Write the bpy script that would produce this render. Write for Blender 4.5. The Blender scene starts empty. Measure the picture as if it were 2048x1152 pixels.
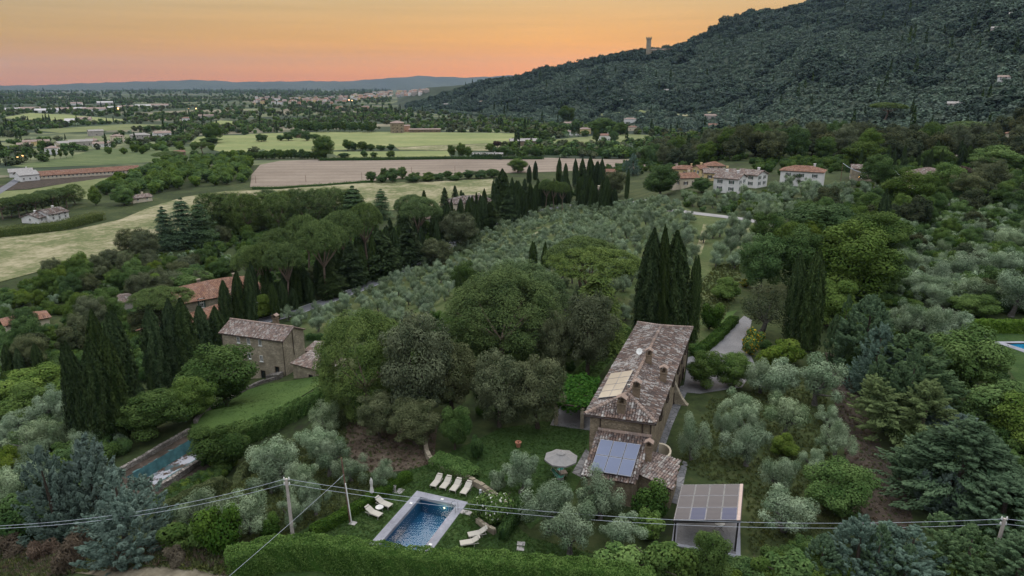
import bpy, math, random
import numpy as np
from mathutils import Vector, Matrix
from mathutils.geometry import delaunay_2d_cdt
S = bpy.context.scene
COL = S.collection
R0 = random.Random(7)
RN = np.random.default_rng(7)
rad = math.radians

# ------------------------------------------------------------------ camera
PITCH, FP, CZ = rad(16.5), 1365.0, 36.0          # focal length in pixels of the 2048 px wide photograph
cam = bpy.data.cameras.new('camera'); camo = bpy.data.objects.new('camera', cam); COL.objects.link(camo)
camo.location = (0, 0, CZ); camo.rotation_euler = (rad(90) - PITCH, 0, 0)
cam.sensor_width = 36.0; cam.lens = 36.0 * FP / 2048.0; cam.clip_start = 0.5; cam.clip_end = 60000
S.camera = camo

# ------------------------------------------------------------------ dusk sky and light
W = bpy.data.worlds.new('World'); S.world = W; W.use_nodes = True
nt = W.node_tree; nt.nodes.clear()
def N(t, **kw):
    n = nt.nodes.new(t)
    for k, v in kw.items(): setattr(n, k, v)
    return n
def ramp(stops):
    n = N('ShaderNodeValToRGB'); cr = n.color_ramp
    while len(cr.elements) < len(stops): cr.elements.new(0.5)
    for e, (p, c) in zip(cr.elements, stops): e.position = p; e.color = (*c, 1)
    return n
L = nt.links.new
tc = N('ShaderNodeTexCoord'); sp = N('ShaderNodeSeparateXYZ'); L(tc.outputs['Generated'], sp.inputs[0])
ZEN = (2.2, 2.3, 2.42)
sun_side = ramp([(0.0, (.78, .225, .030)), (.02, (.80, .285, .035)), (.06, (.75, .37, .075)), (.115, (.63, .445, .20)), (.24, (.54, .50, .41)), (.48, (.76, .79, .82)), (1.0, ZEN)])
side = ramp([(0.0, (.60, .195, .025)), (.02, (.61, .245, .035)), (.06, (.57, .335, .095)), (.115, (.50, .40, .235)), (.24, (.48, .47, .42)), (.48, (.74, .78, .82)), (1.0, ZEN)])
back = ramp([(0.0, (.44, .43, .48)), (.06, (.47, .46, .51)), (.24, (.54, .56, .62)), (.48, (.84, .88, .94)), (1.0, ZEN)])
for r in (sun_side, side, back): L(sp.outputs['Z'], r.inputs['Fac'])
dot = N('ShaderNodeVectorMath', operation='DOT_PRODUCT'); dot.inputs[1].default_value = (math.sin(rad(6)), math.cos(rad(6)), 0)
L(tc.outputs['Generated'], dot.inputs[0])
m1 = N('ShaderNodeMapRange'); m1.interpolation_type = 'SMOOTHSTEP'; m1.inputs['From Min'].default_value = .70; m1.inputs['From Max'].default_value = .99
m2 = N('ShaderNodeMapRange'); m2.interpolation_type = 'SMOOTHSTEP'; m2.inputs['From Min'].default_value = -.5; m2.inputs['From Max'].default_value = .75
L(dot.outputs['Value'], m1.inputs['Value']); L(dot.outputs['Value'], m2.inputs['Value'])
x1 = N('ShaderNodeMix', data_type='RGBA'); L(m1.outputs[0], x1.inputs['Factor']); L(side.outputs[0], x1.inputs['A']); L(sun_side.outputs[0], x1.inputs['B'])
x2 = N('ShaderNodeMix', data_type='RGBA'); L(m2.outputs[0], x2.inputs['Factor']); L(back.outputs[0], x2.inputs['A']); L(x1.outputs['Result'], x2.inputs['B'])
# thin streaks of dusk haze low in the sky
mp = N('ShaderNodeMapping'); mp.inputs['Scale'].default_value = (2.2, 2.2, 60); L(tc.outputs['Generated'], mp.inputs[0])
nz = N('ShaderNodeTexNoise'); nz.inputs['Scale'].default_value = 1.6; nz.inputs['Detail'].default_value = 3; L(mp.outputs[0], nz.inputs['Vector'])
mr = N('ShaderNodeMapRange'); mr.inputs['From Min'].default_value = .3; mr.inputs['From Max'].default_value = .7; mr.inputs['To Min'].default_value = .95; mr.inputs['To Max'].default_value = 1.05
L(nz.outputs['Fac'], mr.inputs['Value'])
vm = N('ShaderNodeVectorMath', operation='SCALE'); L(x2.outputs['Result'], vm.inputs[0]); L(mr.outputs[0], vm.inputs['Scale'])
# the physical sky just after sunset, added faintly underneath
sky = N('ShaderNodeTexSky', sky_type='NISHITA'); sky.sun_disc = False; sky.sun_elevation = rad(1.0); sky.sun_rotation = rad(6)
vs = N('ShaderNodeVectorMath', operation='SCALE'); vs.inputs['Scale'].default_value = 0.012; L(sky.outputs[0], vs.inputs[0])
ad = N('ShaderNodeVectorMath', operation='ADD'); L(vm.outputs[0], ad.inputs[0]); L(vs.outputs[0], ad.inputs[1])
bg = N('ShaderNodeBackground'); bg.inputs['Strength'].default_value = 1.0; L(ad.outputs[0], bg.inputs['Color'])
wo = N('ShaderNodeOutputWorld'); L(bg.outputs[0], wo.inputs['Surface'])
sl = bpy.data.lights.new('sun', 'SUN'); sl.energy = 1.35; sl.angle = rad(28); sl.color = (1, .87, .70)
so = bpy.data.objects.new('sun', sl); COL.objects.link(so); so.rotation_euler = (rad(-52), 0, rad(-6)); so.location = (0, 200, 200)
S.view_settings.view_transform = 'Standard'; S.view_settings.look = 'None'; S.view_settings.gamma = 1; S.view_settings.exposure = 0.0
S.cycles.max_bounces = 5; S.cycles.diffuse_bounces = 1; S.cycles.transparent_max_bounces = 6; S.cycles.glossy_bounces = 2; S.cycles.transmission_bounces = 3

# ------------------------------------------------------------------ terrain: height field and photo-pixel lookup
def ray(px, py):
    a = (px - 1024) / FP; b = (576 - py) / FP
    return np.array([a, math.cos(PITCH) + b * math.sin(PITCH), -math.sin(PITCH) + b * math.cos(PITCH)])
CR = [(780,178),(820,177),(900,172),(960,166),(1020,160),(1040,157),(1100,142),(1150,132),(1230,113),(1290,106),(1345,100),(1400,78),(1450,46),(1500,29),(1560,25),(1600,14),(1640,2),(1750,-30),(1900,-62),(2048,-90),(2400,-120),(3000,-120)]
_u = np.array([ray(*p)[0] / ray(*p)[1] for p in CR]); _e = np.array([ray(*p)[2] / math.hypot(ray(*p)[0], ray(*p)[1]) for p in CR])
_ux = (np.array([780, 1040, 1300, 1640, 2048, 2600.]) - 1024) / FP
D0 = [1900, 1300, 950, 700, 450, 400.]; DC = [2600, 2000, 1700, 1900, 1700, 1600.]
PADS = []
def H(x, y):
    x = np.asarray(x, float); y = np.asarray(y, float)
    q = np.maximum(0, (-x - 14) + 0.45 * (y - 60)); z = -22 * q * q / (q * q + 1600)
    yy = np.maximum(y, 1.); u = x / yy; r = np.hypot(x, y)
    e = np.interp(u, _u, _e); d0 = np.interp(u, _ux, D0); dc = np.interp(u, _ux, DC); zc = 36 + dc * e
    t = (r - d0) / (dc - d0); tcl = np.clip(t, 0, 1)
    s = tcl * tcl * (1.6 - 0.6 * tcl) * 0.5 + 0.5 * tcl
    wob = (np.sin(u * 23 + r * .004) + .6 * np.sin(u * 51 - r * .007)) * 10 * np.sin(tcl * math.pi)
    bk = np.clip((t - 1) * .8, 0, 1); bk = bk * bk * (3 - 2 * bk)
    k = np.clip((u - _u[0]) / .05, 0, 1)
    z = z + np.where((t > 0) & (y > 50), ((zc - z) * s * (1 - bk) + wob) * k, 0)
    for cx_, cy_, r0_, r1_, zz in PADS:                      # levelled terraces
        w = np.clip((r1_ - np.hypot(x - cx_, y - cy_)) / (r1_ - r0_), 0, 1); w = w * w * (3 - 2 * w); z = z + (zz - z) * w
    return z
def h1(x, y): return float(H(x, y))
_TS = np.geomspace(20, 20000, 1200)
def G(px, py, h=0.0):
    "point of the ground (raised by h) seen at a photograph pixel"
    d = ray(px, py); o = np.array([0, 0, CZ]); p = o + _TS[:, None] * d
    b = p[:, 2] < H(p[:, 0], p[:, 1]) + h
    if not b.any(): i = len(_TS) - 1; print('no ground under', px, py)
    else: i = int(np.argmax(b))
    lo, hi = _TS[i - 1], _TS[i]
    for _ in range(26):
        m = (lo + hi) / 2; q = o + m * d
        if q[2] < h1(q[0], q[1]) + h: hi = m
        else: lo = m
    q = o + hi * d
    return Vector((q[0], q[1], q[2]))
def at(px, py, z):
    d = ray(px, py); t = (z - CZ) / d[2]
    return Vector((t * d[0], t * d[1], z))
def up(g, py, px=None):
    "height above g at which a vertical line through g crosses the pixel row py"
    d = ray(px if px is not None else 1024 + FP * g.x / (g.y * math.cos(PITCH) - (g.z - CZ) * math.sin(PITCH)), py)
    t = math.hypot(g.x, g.y) / math.hypot(d[0], d[1])
    return CZ + t * d[2] - g.z
def dist(g): return (Vector(g) - Vector((0, 0, CZ))).length
def inpoly(x, y, P):
    c = False; n = len(P); j = n - 1
    for i in range(n):
        if (P[i][1] > y) != (P[j][1] > y) and x < (P[j][0] - P[i][0]) * (y - P[i][1]) / (P[j][1] - P[i][1]) + P[i][0]: c = not c
        j = i
    return c

# ------------------------------------------------------------------ helpers: materials
def newmat(name):
    m = bpy.data.materials.new(name); m.use_nodes = True
    t = m.node_tree; t.nodes.clear(); return m, t
def nd(t, typ, ins=None, **kw):
    n = t.nodes.new(typ)
    for k, v in kw.items(): setattr(n, k, v)
    for k, v in (ins or {}).items():
        if isinstance(v, bpy.types.NodeSocket): t.links.new(v, n.inputs[k])
        else: n.inputs[k].default_value = v
    return n
def c4(c): return (*c, 1)
def mixc(t, f, a, b, mode='MIX'):
    n = nd(t, 'ShaderNodeMix', data_type='RGBA', blend_type=mode)
    for k, v in (('Factor', f), ('A', a), ('B', b)):
        if isinstance(v, bpy.types.NodeSocket): t.links.new(v, n.inputs[k])
        else: n.inputs[k].default_value = v if k == 'Factor' else c4(v)
    return n.outputs['Result']
def maprange(t, v, a, b, c=0., d=1.):
    return nd(t, 'ShaderNodeMapRange', {'Value': v, 'From Min': a, 'From Max': b, 'To Min': c, 'To Max': d}).outputs[0]
def noise(t, vec, scale, detail=3, rough=.55):
    return nd(t, 'ShaderNodeTexNoise', {'Vector': vec, 'Scale': scale, 'Detail': detail, 'Roughness': rough}).outputs['Fac']
def objc(t): return nd(t, 'ShaderNodeTexCoord').outputs['Object']
def worldpos(t): return nd(t, 'ShaderNodeNewGeometry').outputs['Position']
def principled(t, col, rough=.8, bump=None, bs=.3, bd=.05, spec=.3, metal=0.):
    p = nd(t, 'ShaderNodeBsdfPrincipled', {'Roughness': rough, 'Specular IOR Level': spec, 'Metallic': metal})
    if isinstance(col, bpy.types.NodeSocket): t.links.new(col, p.inputs['Base Color'])
    else: p.inputs['Base Color'].default_value = c4(col)
    if bump is not None:
        b = nd(t, 'ShaderNodeBump', {'Height': bump, 'Strength': bs, 'Distance': bd}); t.links.new(b.outputs[0], p.inputs['Normal'])
    o = nd(t, 'ShaderNodeOutputMaterial'); t.links.new(p.outputs[0], o.inputs['Surface']); return p
def plain(name, col, rough=.7, var=.25, scale=4., spec=.3, metal=0., bump=0.):
    "one paint or stuff with gentle mottling"
    m, t = newmat(name); n = noise(t, objc(t), scale, 4)
    a = mixc(t, maprange(t, n, .3, .7), tuple(c * (1 - var) for c in col), tuple(min(1, c * (1 + var)) for c in col))
    principled(t, a, rough, n if bump else None, bump, .03, spec, metal); return m
def leafmat(name, a, b, trans=.12, hue=.02, val=.25, rough=.65):
    "leaves: each leaf takes its own mix of two greens, each plant its own shift"
    m, t = newmat(name)
    at_ = nd(t, 'ShaderNodeAttribute', attribute_name='v').outputs['Fac']
    oi = nd(t, 'ShaderNodeObjectInfo').outputs['Random']
    c = mixc(t, at_, a, b)
    hs = nd(t, 'ShaderNodeHueSaturation', {'Hue': maprange(t, oi, 0, 1, .5 - hue, .5 + hue), 'Saturation': maprange(t, oi, 0, 1, 1.1, .85), 'Value': maprange(t, nd(t, 'ShaderNodeMath', {0: oi, 1: 7.31}, operation='MULTIPLY').outputs[0], 0, 7.31, 1 - val, 1 + val), 'Color': c})
    wn = nd(t, 'ShaderNodeTexWhiteNoise', {'W': oi}, noise_dimensions='1D').outputs['Value']
    t.links.new(maprange(t, wn, 0, 1, 1 - val, 1 + val), hs.inputs['Value'])
    p = nd(t, 'ShaderNodeBsdfPrincipled', {'Base Color': hs.outputs[0], 'Roughness': .8, 'Specular IOR Level': .05})
    tr = nd(t, 'ShaderNodeBsdfTranslucent', {'Color': hs.outputs[0]})
    mx = nd(t, 'ShaderNodeMixShader', {0: trans, 1: p.outputs[0], 2: tr.outputs[0]})
    o = nd(t, 'ShaderNodeOutputMaterial', {'Surface': mx.outputs[0]}); return m
def stonemat(name, a, b, mortar, scale=3.2, bump=.6):
    "rubble stone walling: uneven stones in courses"
    m, t = newmat(name)
    mp_ = nd(t, 'ShaderNodeMapping', {'Vector': objc(t), 'Scale': (1, 1, 1.9)})
    wob = nd(t, 'ShaderNodeTexNoise', {'Vector': mp_.outputs[0], 'Scale': 2.0}).outputs['Color']
    va = nd(t, 'ShaderNodeVectorMath', {0: wob, 'Scale': .25}, operation='SCALE').outputs[0]
    vv = nd(t, 'ShaderNodeVectorMath', {0: mp_.outputs[0], 1: va}, operation='ADD').outputs[0]
    vo = nd(t, 'ShaderNodeTexVoronoi', {'Vector': vv, 'Scale': scale}); ed = nd(t, 'ShaderNodeTexVoronoi', {'Vector': vv, 'Scale': scale}, feature='DISTANCE_TO_EDGE').outputs['Distance']
    rnd = nd(t, 'ShaderNodeSeparateColor', {0: vo.outputs['Color']}).outputs[0]
    c = mixc(t, rnd, a, b)
    big = noise(t, objc(t), .5, 5, .65)
    c = mixc(t, maprange(t, big, .38, .68), c, tuple(x * .62 for x in a))
    e = maprange(t, ed, .0, .09)
    c = mixc(t, e, mortar, c)
    principled(t, c, .9, e, bump, .04, .15); return m
def tilemat(name, cols, lichen=.35):
    "old clay tiles: every tile its own fired colour, pale lichen on some"
    m, t = newmat(name)
    v = nd(t, 'ShaderNodeAttribute', attribute_name='v').outputs['Fac']
    r = nd(t, 'ShaderNodeValToRGB', {'Fac': v}); cr = r.color_ramp; cr.interpolation = 'CONSTANT'
    while len(cr.elements) < len(cols): cr.elements.new(.5)
    for i, (e, c) in enumerate(zip(cr.elements, cols)): e.position = i / len(cols); e.color = c4(c)
    n = noise(t, objc(t), 6., 5, .7); n2 = noise(t, objc(t), .35, 4, .6)
    th = nd(t, 'ShaderNodeMath', {0: n, 1: maprange(t, n2, .3, .7, -.12, .12)}, operation='ADD').outputs[0]
    c = mixc(t, nd(t, 'ShaderNodeMath', {0: maprange(t, th, .55, .66), 1: lichen}, operation='MULTIPLY').outputs[0], r.outputs[0], (.56, .54, .52))
    c = mixc(t, maprange(t, noise(t, objc(t), 2.3, 4), .55, .75, 0, .6), c, (.09, .07, .07))
    principled(t, c, .9, n, .3, .02, .15); return m
def groundmat(name, stops, s1=.05, s2=.9, bump=.4, extra=None):
    "soil and grass: broad patches broken by finer mottling"
    m, t = newmat(name); p = worldpos(t)
    n1 = noise(t, p, s1, 5, .6); n2 = noise(t, p, s2, 5, .7)
    f = nd(t, 'ShaderNodeMath', {0: nd(t, 'ShaderNodeMath', {0: n1, 1: .55}, operation='MULTIPLY').outputs[0], 1: nd(t, 'ShaderNodeMath', {0: n2, 1: .45}, operation='MULTIPLY').outputs[0]}, operation='ADD').outputs[0]
    r = nd(t, 'ShaderNodeValToRGB', {'Fac': maprange(t, f, .32, .68)}); cr = r.color_ramp
    while len(cr.elements) < len(stops): cr.elements.new(.5)
    for e, (q, c) in zip(cr.elements, stops): e.position = q; e.color = c4(c)
    c = r.outputs[0]
    if extra: c = extra(t, p, c)
    principled(t, c, .95, n2, bump, .15, .1); return m

# ------------------------------------------------------------------ helpers: meshes
class MB:
    def __init__(s): s.v = []; s.f = []; s.m = []; s.a = []; s.cur = 0; s.val = 0.5
    def quad(s, *p):
        b = len(s.v); s.v += [tuple(q) for q in p]; s.f.append(tuple(range(b, b + len(p)))); s.m.append(s.cur); s.a.append(s.val)
    def faces(s, vs, fs):
        b = len(s.v); s.v += [tuple(q) for q in vs]
        for f in fs: s.f.append(tuple(b + i for i in f)); s.m.append(s.cur); s.a.append(s.val)
    def prism(s, base, h, top=None):
        "closed prism on a base polygon of 3-D points; h is a vector or a height"
        hv = Vector((0, 0, h)) if not isinstance(h, Vector) else h
        b = [Vector(p) for p in base]; tp = [p + hv for p in b] if top is None else [Vector(p) for p in top]
        n = len(b); s.faces(b + tp, [tuple(range(n))[::-1], tuple(range(n, 2 * n))] + [(i, (i + 1) % n, n + (i + 1) % n, n + i) for i in range(n)])
    def box(s, c, size, ex=Vector((1, 0, 0)), ey=None, ez=Vector((0, 0, 1))):
        "box centred in plan on c, standing on c.z"
        ex = Vector(ex).normalized(); ez = Vector(ez).normalized(); ey = ez.cross(ex) if ey is None else Vector(ey)
        c = Vector(c); a, b, h = size
        s.prism([c - ex * a / 2 - ey * b / 2, c + ex * a / 2 - ey * b / 2, c + ex * a / 2 + ey * b / 2, c - ex * a / 2 + ey * b / 2], ez * h)
    def tube(s, pts, rs, n=6, cap=True):
        pts = [Vector(p) for p in pts]; rs = rs if hasattr(rs, '__len__') else [rs] * len(pts)
        vs = []; ref = None
        for i, p in enumerate(pts):
            d = (pts[min(i + 1, len(pts) - 1)] - pts[max(i - 1, 0)]).normalized()
            if ref is None or abs(d.dot(ref)) > .95: ref = Vector((0, 0, 1)) if abs(d.z) < .9 else Vector((1, 0, 0))
            a = d.cross(ref).normalized(); b = d.cross(a)
            ref = b.cross(d) if False else ref
            vs += [p + (a * math.cos(2 * math.pi * k / n) + b * math.sin(2 * math.pi * k / n)) * rs[i] for k in range(n)]
        fs = [(i * n + k, i * n + (k + 1) % n, (i + 1) * n + (k + 1) % n, (i + 1) * n + k) for i in range(len(pts) - 1) for k in range(n)]
        if cap: fs += [tuple(range(n))[::-1], tuple(range((len(pts) - 1) * n, len(pts) * n))]
        s.faces(vs, fs)
    def lathe(s, prof, c=(0, 0, 0), n=12):
        c = Vector(c); vs = [c + Vector((r * math.cos(2 * math.pi * k / n), r * math.sin(2 * math.pi * k / n), z)) for r, z in prof for k in range(n)]
        fs = [(i * n + k, i * n + (k + 1) % n, (i + 1) * n + (k + 1) % n, (i + 1) * n + k) for i in range(len(prof) - 1) for k in range(n)]
        s.faces(vs, fs)
    def mesh(s, name, mats, smooth=False):
        me = bpy.data.meshes.new(name); me.from_pydata(s.v, [], s.f)
        for m in (mats if isinstance(mats, (list, tuple)) else [mats]): me.materials.append(m)
        if any(s.m): me.polygons.foreach_set('material_index', s.m)
        at_ = me.attributes.new('v', 'FLOAT', 'FACE'); at_.data.foreach_set('value', s.a)
        if smooth: me.polygons.foreach_set('use_smooth', [True] * len(s.f))
        me.update(); return me
    def build(s, name, mats, parent=None, loc=None, smooth=False):
        return link(name, s.mesh(name, mats, smooth), parent, loc)
def link(name, me, parent=None, loc=None, rotz=0., scale=None):
    o = bpy.data.objects.new(name, me); COL.objects.link(o)
    if parent is not None: o.parent = parent
    if loc is not None: o.location = loc
    if rotz: o.rotation_euler = (0, 0, rotz)
    if scale is not None: o.scale = scale
    return o
def tag(o, label, cat, group=None):
    o['label'] = label; o['category'] = cat
    if group: o['group'] = group
    return o
def thing(name, label, cat, loc=(0, 0, 0), rotz=0., group=None):
    o = bpy.data.objects.new(name, None); COL.objects.link(o); o.location = loc; o.rotation_euler = (0, 0, rotz)
    o.empty_display_size = .3
    return tag(o, label, cat, group)
def kind(o, k): o['kind'] = k; return o
def npmesh(name, V, F, mats, attr=None, midx=None):
    "mesh from numpy arrays: V (n,3), F (m,k)"
    me = bpy.data.meshes.new(name); n, (m, k) = len(V), F.shape
    me.vertices.add(n); me.vertices.foreach_set('co', np.ascontiguousarray(V, np.float32).ravel())
    me.loops.add(m * k); me.loops.foreach_set('vertex_index', np.ascontiguousarray(F, np.int32).ravel())
    me.polygons.add(m); me.polygons.foreach_set('loop_start', np.arange(0, m * k, k, dtype=np.int32))
    for q in (mats if isinstance(mats, (list, tuple)) else [mats]): me.materials.append(q)
    if midx is not None: me.polygons.foreach_set('material_index', midx.astype(np.int32))
    me.update(calc_edges=True)
    if attr is not None:
        a = me.attributes.new('v', 'FLOAT', 'FACE'); a.data.foreach_set('value', attr.astype(np.float32))
    return me
HOLES = []
def drape(name, P, mat, off=.03, cell=6., world=False, k='structure', holes=False):
    "a sheet lying on the ground inside a polygon given in photograph pixels (or in world x, y)"
    P2 = [Vector((p[0], p[1])) if world else Vector(G(*p)[:2]) for p in P]
    xs = [p.x for p in P2]; ys = [p.y for p in P2]; area = (max(xs) - min(xs)) * (max(ys) - min(ys))
    cell = max(cell, math.sqrt(area / 9000))
    co = []; n = len(P2)
    for i in range(n):
        a, b = P2[i], P2[(i + 1) % n]; m = max(1, int((b - a).length / cell))
        co += [a.lerp(b, q / m) for q in range(m)]
    nb = len(co); inn = []; hp = []; he = []
    for h_ in (HOLES if holes else []):
        q0 = len(hp); hp += [Vector(p) for p in h_]; he += [(q0 + i, q0 + (i + 1) % len(h_)) for i in range(len(h_))]
    y = min(ys) + cell / 2
    while y < max(ys):
        x = min(xs) + cell / 2
        while x < max(xs):
            if inpoly(x, y, P2) and not (holes and any(inpoly(x, y, h_) for h_ in HOLES)): inn.append(Vector((x, y)))
            x += cell
        y += cell
    hk = [i for i, p in enumerate(hp) if inpoly(p.x, p.y, P2)]
    if len(hk) < len(hp): he = [e for e in he if e[0] in hk and e[1] in hk]
    r = delaunay_2d_cdt(co + inn + hp, [(a + nb + len(inn), b + nb + len(inn)) for a, b in he], [list(range(nb))], 1, 1e-4)
    v = np.array([(p.x, p.y) for p in r[0]]); z = H(v[:, 0], v[:, 1]) + off
    fs = []
    for f in r[2]:
        a, b, c = [r[0][i] for i in f[:3]]
        if holes and any(inpoly((a.x + b.x + c.x) / 3, (a.y + b.y + c.y) / 3, h_) for h_ in HOLES): continue
        fs.append(f if (b.x - a.x) * (c.y - a.y) - (b.y - a.y) * (c.x - a.x) > 0 else f[::-1])
    me = bpy.data.meshes.new(name); me.from_pydata([(q[0], q[1], w) for q, w in zip(v, z)], [], fs); me.materials.append(mat); me.update()
    me.polygons.foreach_set('use_smooth', [True] * len(me.polygons))
    return kind(link(name, me), k)
def ribbon(name, pts, width, mat, off=.04, world=False, step=2., k='structure'):
    "a road or path of even width along a line of ground points"
    P = [Vector(p[:2]) if world else Vector(G(*p)[:2]) for p in pts]
    Q = []
    for i in range(len(P) - 1):
        m = max(1, int((P[i + 1] - P[i]).length / step)); Q += [P[i].lerp(P[i + 1], j / m) for j in range(m)]
    Q.append(P[-1])
    for _ in range(6): Q = [Q[0]] + [(Q[i - 1] + Q[i] * 2 + Q[i + 1]) / 4 for i in range(1, len(Q) - 1)] + [Q[-1]]
    b = MB(); vs = []
    for i, p in enumerate(Q):
        d = (Q[min(i + 1, len(Q) - 1)] - Q[max(i - 1, 0)]).normalized(); n = Vector((-d.y, d.x))
        for q in (p + n * width / 2, p - n * width / 2): vs.append((q.x, q.y, h1(q.x, q.y) + off))
    b.faces(vs, [(2 * i + 1, 2 * i + 3, 2 * i + 2, 2 * i) for i in range(len(Q) - 1)])
    return kind(b.build(name, mat), k), Q
# ------------------------------------------------------------------ materials
M = {}
M['ground'] = groundmat('ground_mix', [(0, (.030, .024, .018)), (.3, (.026, .036, .015)), (.55, (.040, .056, .020)), (.8, (.065, .074, .030)), (1, (.085, .075, .042))], .06, .8)
M['lawn'] = groundmat('lawn_grass', [(0, (.020, .038, .012)), (.5, (.034, .066, .018)), (1, (.062, .090, .030))], .35, 3., .7)
M['bright_grass'] = groundmat('bright_grass', [(0, (.036, .066, .018)), (.5, (.058, .100, .026)), (1, (.090, .132, .038))], .12, 5., .7)
M['dirt'] = groundmat('bare_dirt', [(0, (.034, .026, .018)), (.35, (.075, .055, .040)), (.7, (.115, .088, .066)), (1, (.20, .165, .125))], .45, 3.2, .9)
M['dark_dirt'] = groundmat('dark_dirt', [(0, (.020, .020, .013)), (.35, (.042, .034, .027)), (.7, (.070, .054, .044)), (1, (.13, .105, .085))], .5, 3.4, .9)
M['dry'] = groundmat('dry_meadow', [(0, (.070, .090, .036)), (.4, (.125, .138, .062)), (.62, (.235, .215, .130)), (1, (.37, .33, .225))], .05, .45, .5)
M['slope'] = groundmat('slope_grass', [(0, (.036, .062, .020)), (.5, (.066, .090, .032)), (1, (.14, .135, .065))], .08, 1.2, .6)
M['track'] = groundmat('track_dirt', [(0, (.10, .085, .06)), (.5, (.2, .17, .12)), (1, (.28, .25, .19))], .2, 1.6, .6)
M['gravel'] = groundmat('gravel', [(0, (.13, .125, .13)), (.5, (.20, .195, .20)), (1, (.28, .265, .265))], .25, 7., .8)
M['asphalt'] = groundmat('asphalt', [(0, (.10, .10, .11)), (.5, (.14, .14, .155)), (1, (.18, .18, .2))], .3, 4., .2)
M['lane'] = groundmat('pale_lane', [(0, (.20, .19, .19)), (.5, (.26, .25, .25)), (1, (.33, .32, .31))], .3, 4., .2)
def rows(direction, width, amount, dark):
    def f(t, p, c):
        w = nd(t, 'ShaderNodeMapping', {'Vector': p, 'Rotation': (0, 0, direction)}).outputs[0]
        v = nd(t, 'ShaderNodeTexWave', {'Vector': w, 'Scale': .314 / width, 'Distortion': 1.2, 'Detail': 2, 'Detail Scale': .4}).outputs['Fac']
        return mixc(t, nd(t, 'ShaderNodeMath', {0: v, 1: amount}, operation='MULTIPLY').outputs[0], c, dark)
    return f
M['plough'] = groundmat('ploughed_soil', [(0, (.165, .132, .106)), (.5, (.225, .182, .146)), (1, (.285, .235, .19))], .02, .4, .5, rows(rad(87), 17., .3, (.12, .095, .075)))
M['wheat'] = groundmat('green_wheat', [(0, (.125, .158, .062)), (.5, (.20, .218, .09)), (1, (.285, .28, .135))], .012, .12, .3, rows(rad(86), 60., .4, (.12, .17, .065)))
M['pale_green'] = groundmat('pale_green_field', [(0, (.085, .105, .042)), (.5, (.135, .155, .066)), (1, (.20, .21, .10))], .03, .3, .3)
M['vine_rows'] = groundmat('vine_rows', [(0, (.06, .085, .036)), (.5, (.10, .128, .055)), (1, (.16, .18, .08))], .03, .3, .3, rows(rad(70), 14., .55, (.05, .08, .03)))
# far plain: a patchwork of fields and scrub
m, t = newmat('plain_fields'); p = worldpos(t)
pv = nd(t, 'ShaderNodeMapping', {'Vector': p, 'Rotation': (0, 0, .5), 'Scale': (.0042, .0085, 0)}).outputs[0]
vo = nd(t, 'ShaderNodeTexVoronoi', {'Vector': pv, 'Scale': 1., 'Randomness': .8}, distance='CHEBYCHEV')
r = nd(t, 'ShaderNodeValToRGB', {'Fac': nd(t, 'ShaderNodeSeparateColor', {0: vo.outputs['Color']}).outputs[0]}); cr = r.color_ramp; cr.interpolation = 'CONSTANT'
pc = [(.026, .040, .028), (.040, .054, .034), (.030, .046, .030), (.11, .13, .066), (.20, .215, .11), (.044, .058, .036), (.24, .21, .15), (.15, .165, .085)]
while len(cr.elements) < len(pc): cr.elements.new(.5)
for i, (e, c) in enumerate(zip(cr.elements, pc)): e.position = i / len(pc); e.color = c4(c)
c = mixc(t, maprange(t, noise(t, p, .006, 5, .7), .44, .58), r.outputs[0], (.035, .055, .03))
c = mixc(t, maprange(t, noise(t, p, .05, 4), .3, .7, 0, .5), c, (.04, .055, .03))
principled(t, c, .95, spec=.1); M['plain'] = m
M['hillside'] = groundmat('hillside_soil', [(0, (.016, .028, .020)), (.5, (.026, .040, .027)), (.85, (.044, .060, .038)), (1, (.075, .085, .055))], .008, .05, .3)
M['far_hill'] = groundmat('far_hill_woods', [(0, (.030, .045, .04)), (1, (.06, .075, .055))], .0012, .004, .2)

# ------------------------------------------------------------------ levelled terraces and pool basins cut into the ground
_g = G(352, 925); PADS.append((_g.x, _g.y, 11., 24., _g.z))
PE, PD = Vector((math.cos(rad(-20.5)), math.sin(rad(-20.5)))), Vector((-math.sin(rad(20.5)), -math.cos(rad(20.5))))     # across and along the villa's pool
POOL0 = Vector((-8.80, 55.25))                                                                                      # its far left outer corner
def pool_pt(a, b): return POOL0 + PE * a + PD * b
PW, PLn, PC = 5.15, 11.5, .78
HOLES.append([pool_pt(.4, .4), pool_pt(PW - .4, .4), pool_pt(PW - .4, PLn - .4), pool_pt(.4, PLn - .4)])
_a, _b, _c = [Vector(at(x, y, _g.z)[:2]) for x, y in ((393, 873), (430, 880), (291, 933))]
TX = (_b - _a); TY = (_c - _a).normalized(); TX = (TX - TY * TX.dot(TY)).normalized(); TARP = [_a, _a + TX * 4.6, _a + TX * 4.6 + TY * 11, _a + TY * 11]; TZ = _g.z
HOLES.append(TARP)
_a = Vector(at(2010, 687, 0)[:2]); RPOOL = [_a, _a + Vector((8, 0)), _a + Vector((8, -4)) + Vector((1.2, 0)), _a + Vector((2.0, -4.6))]
HOLES.append(RPOOL)

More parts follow.
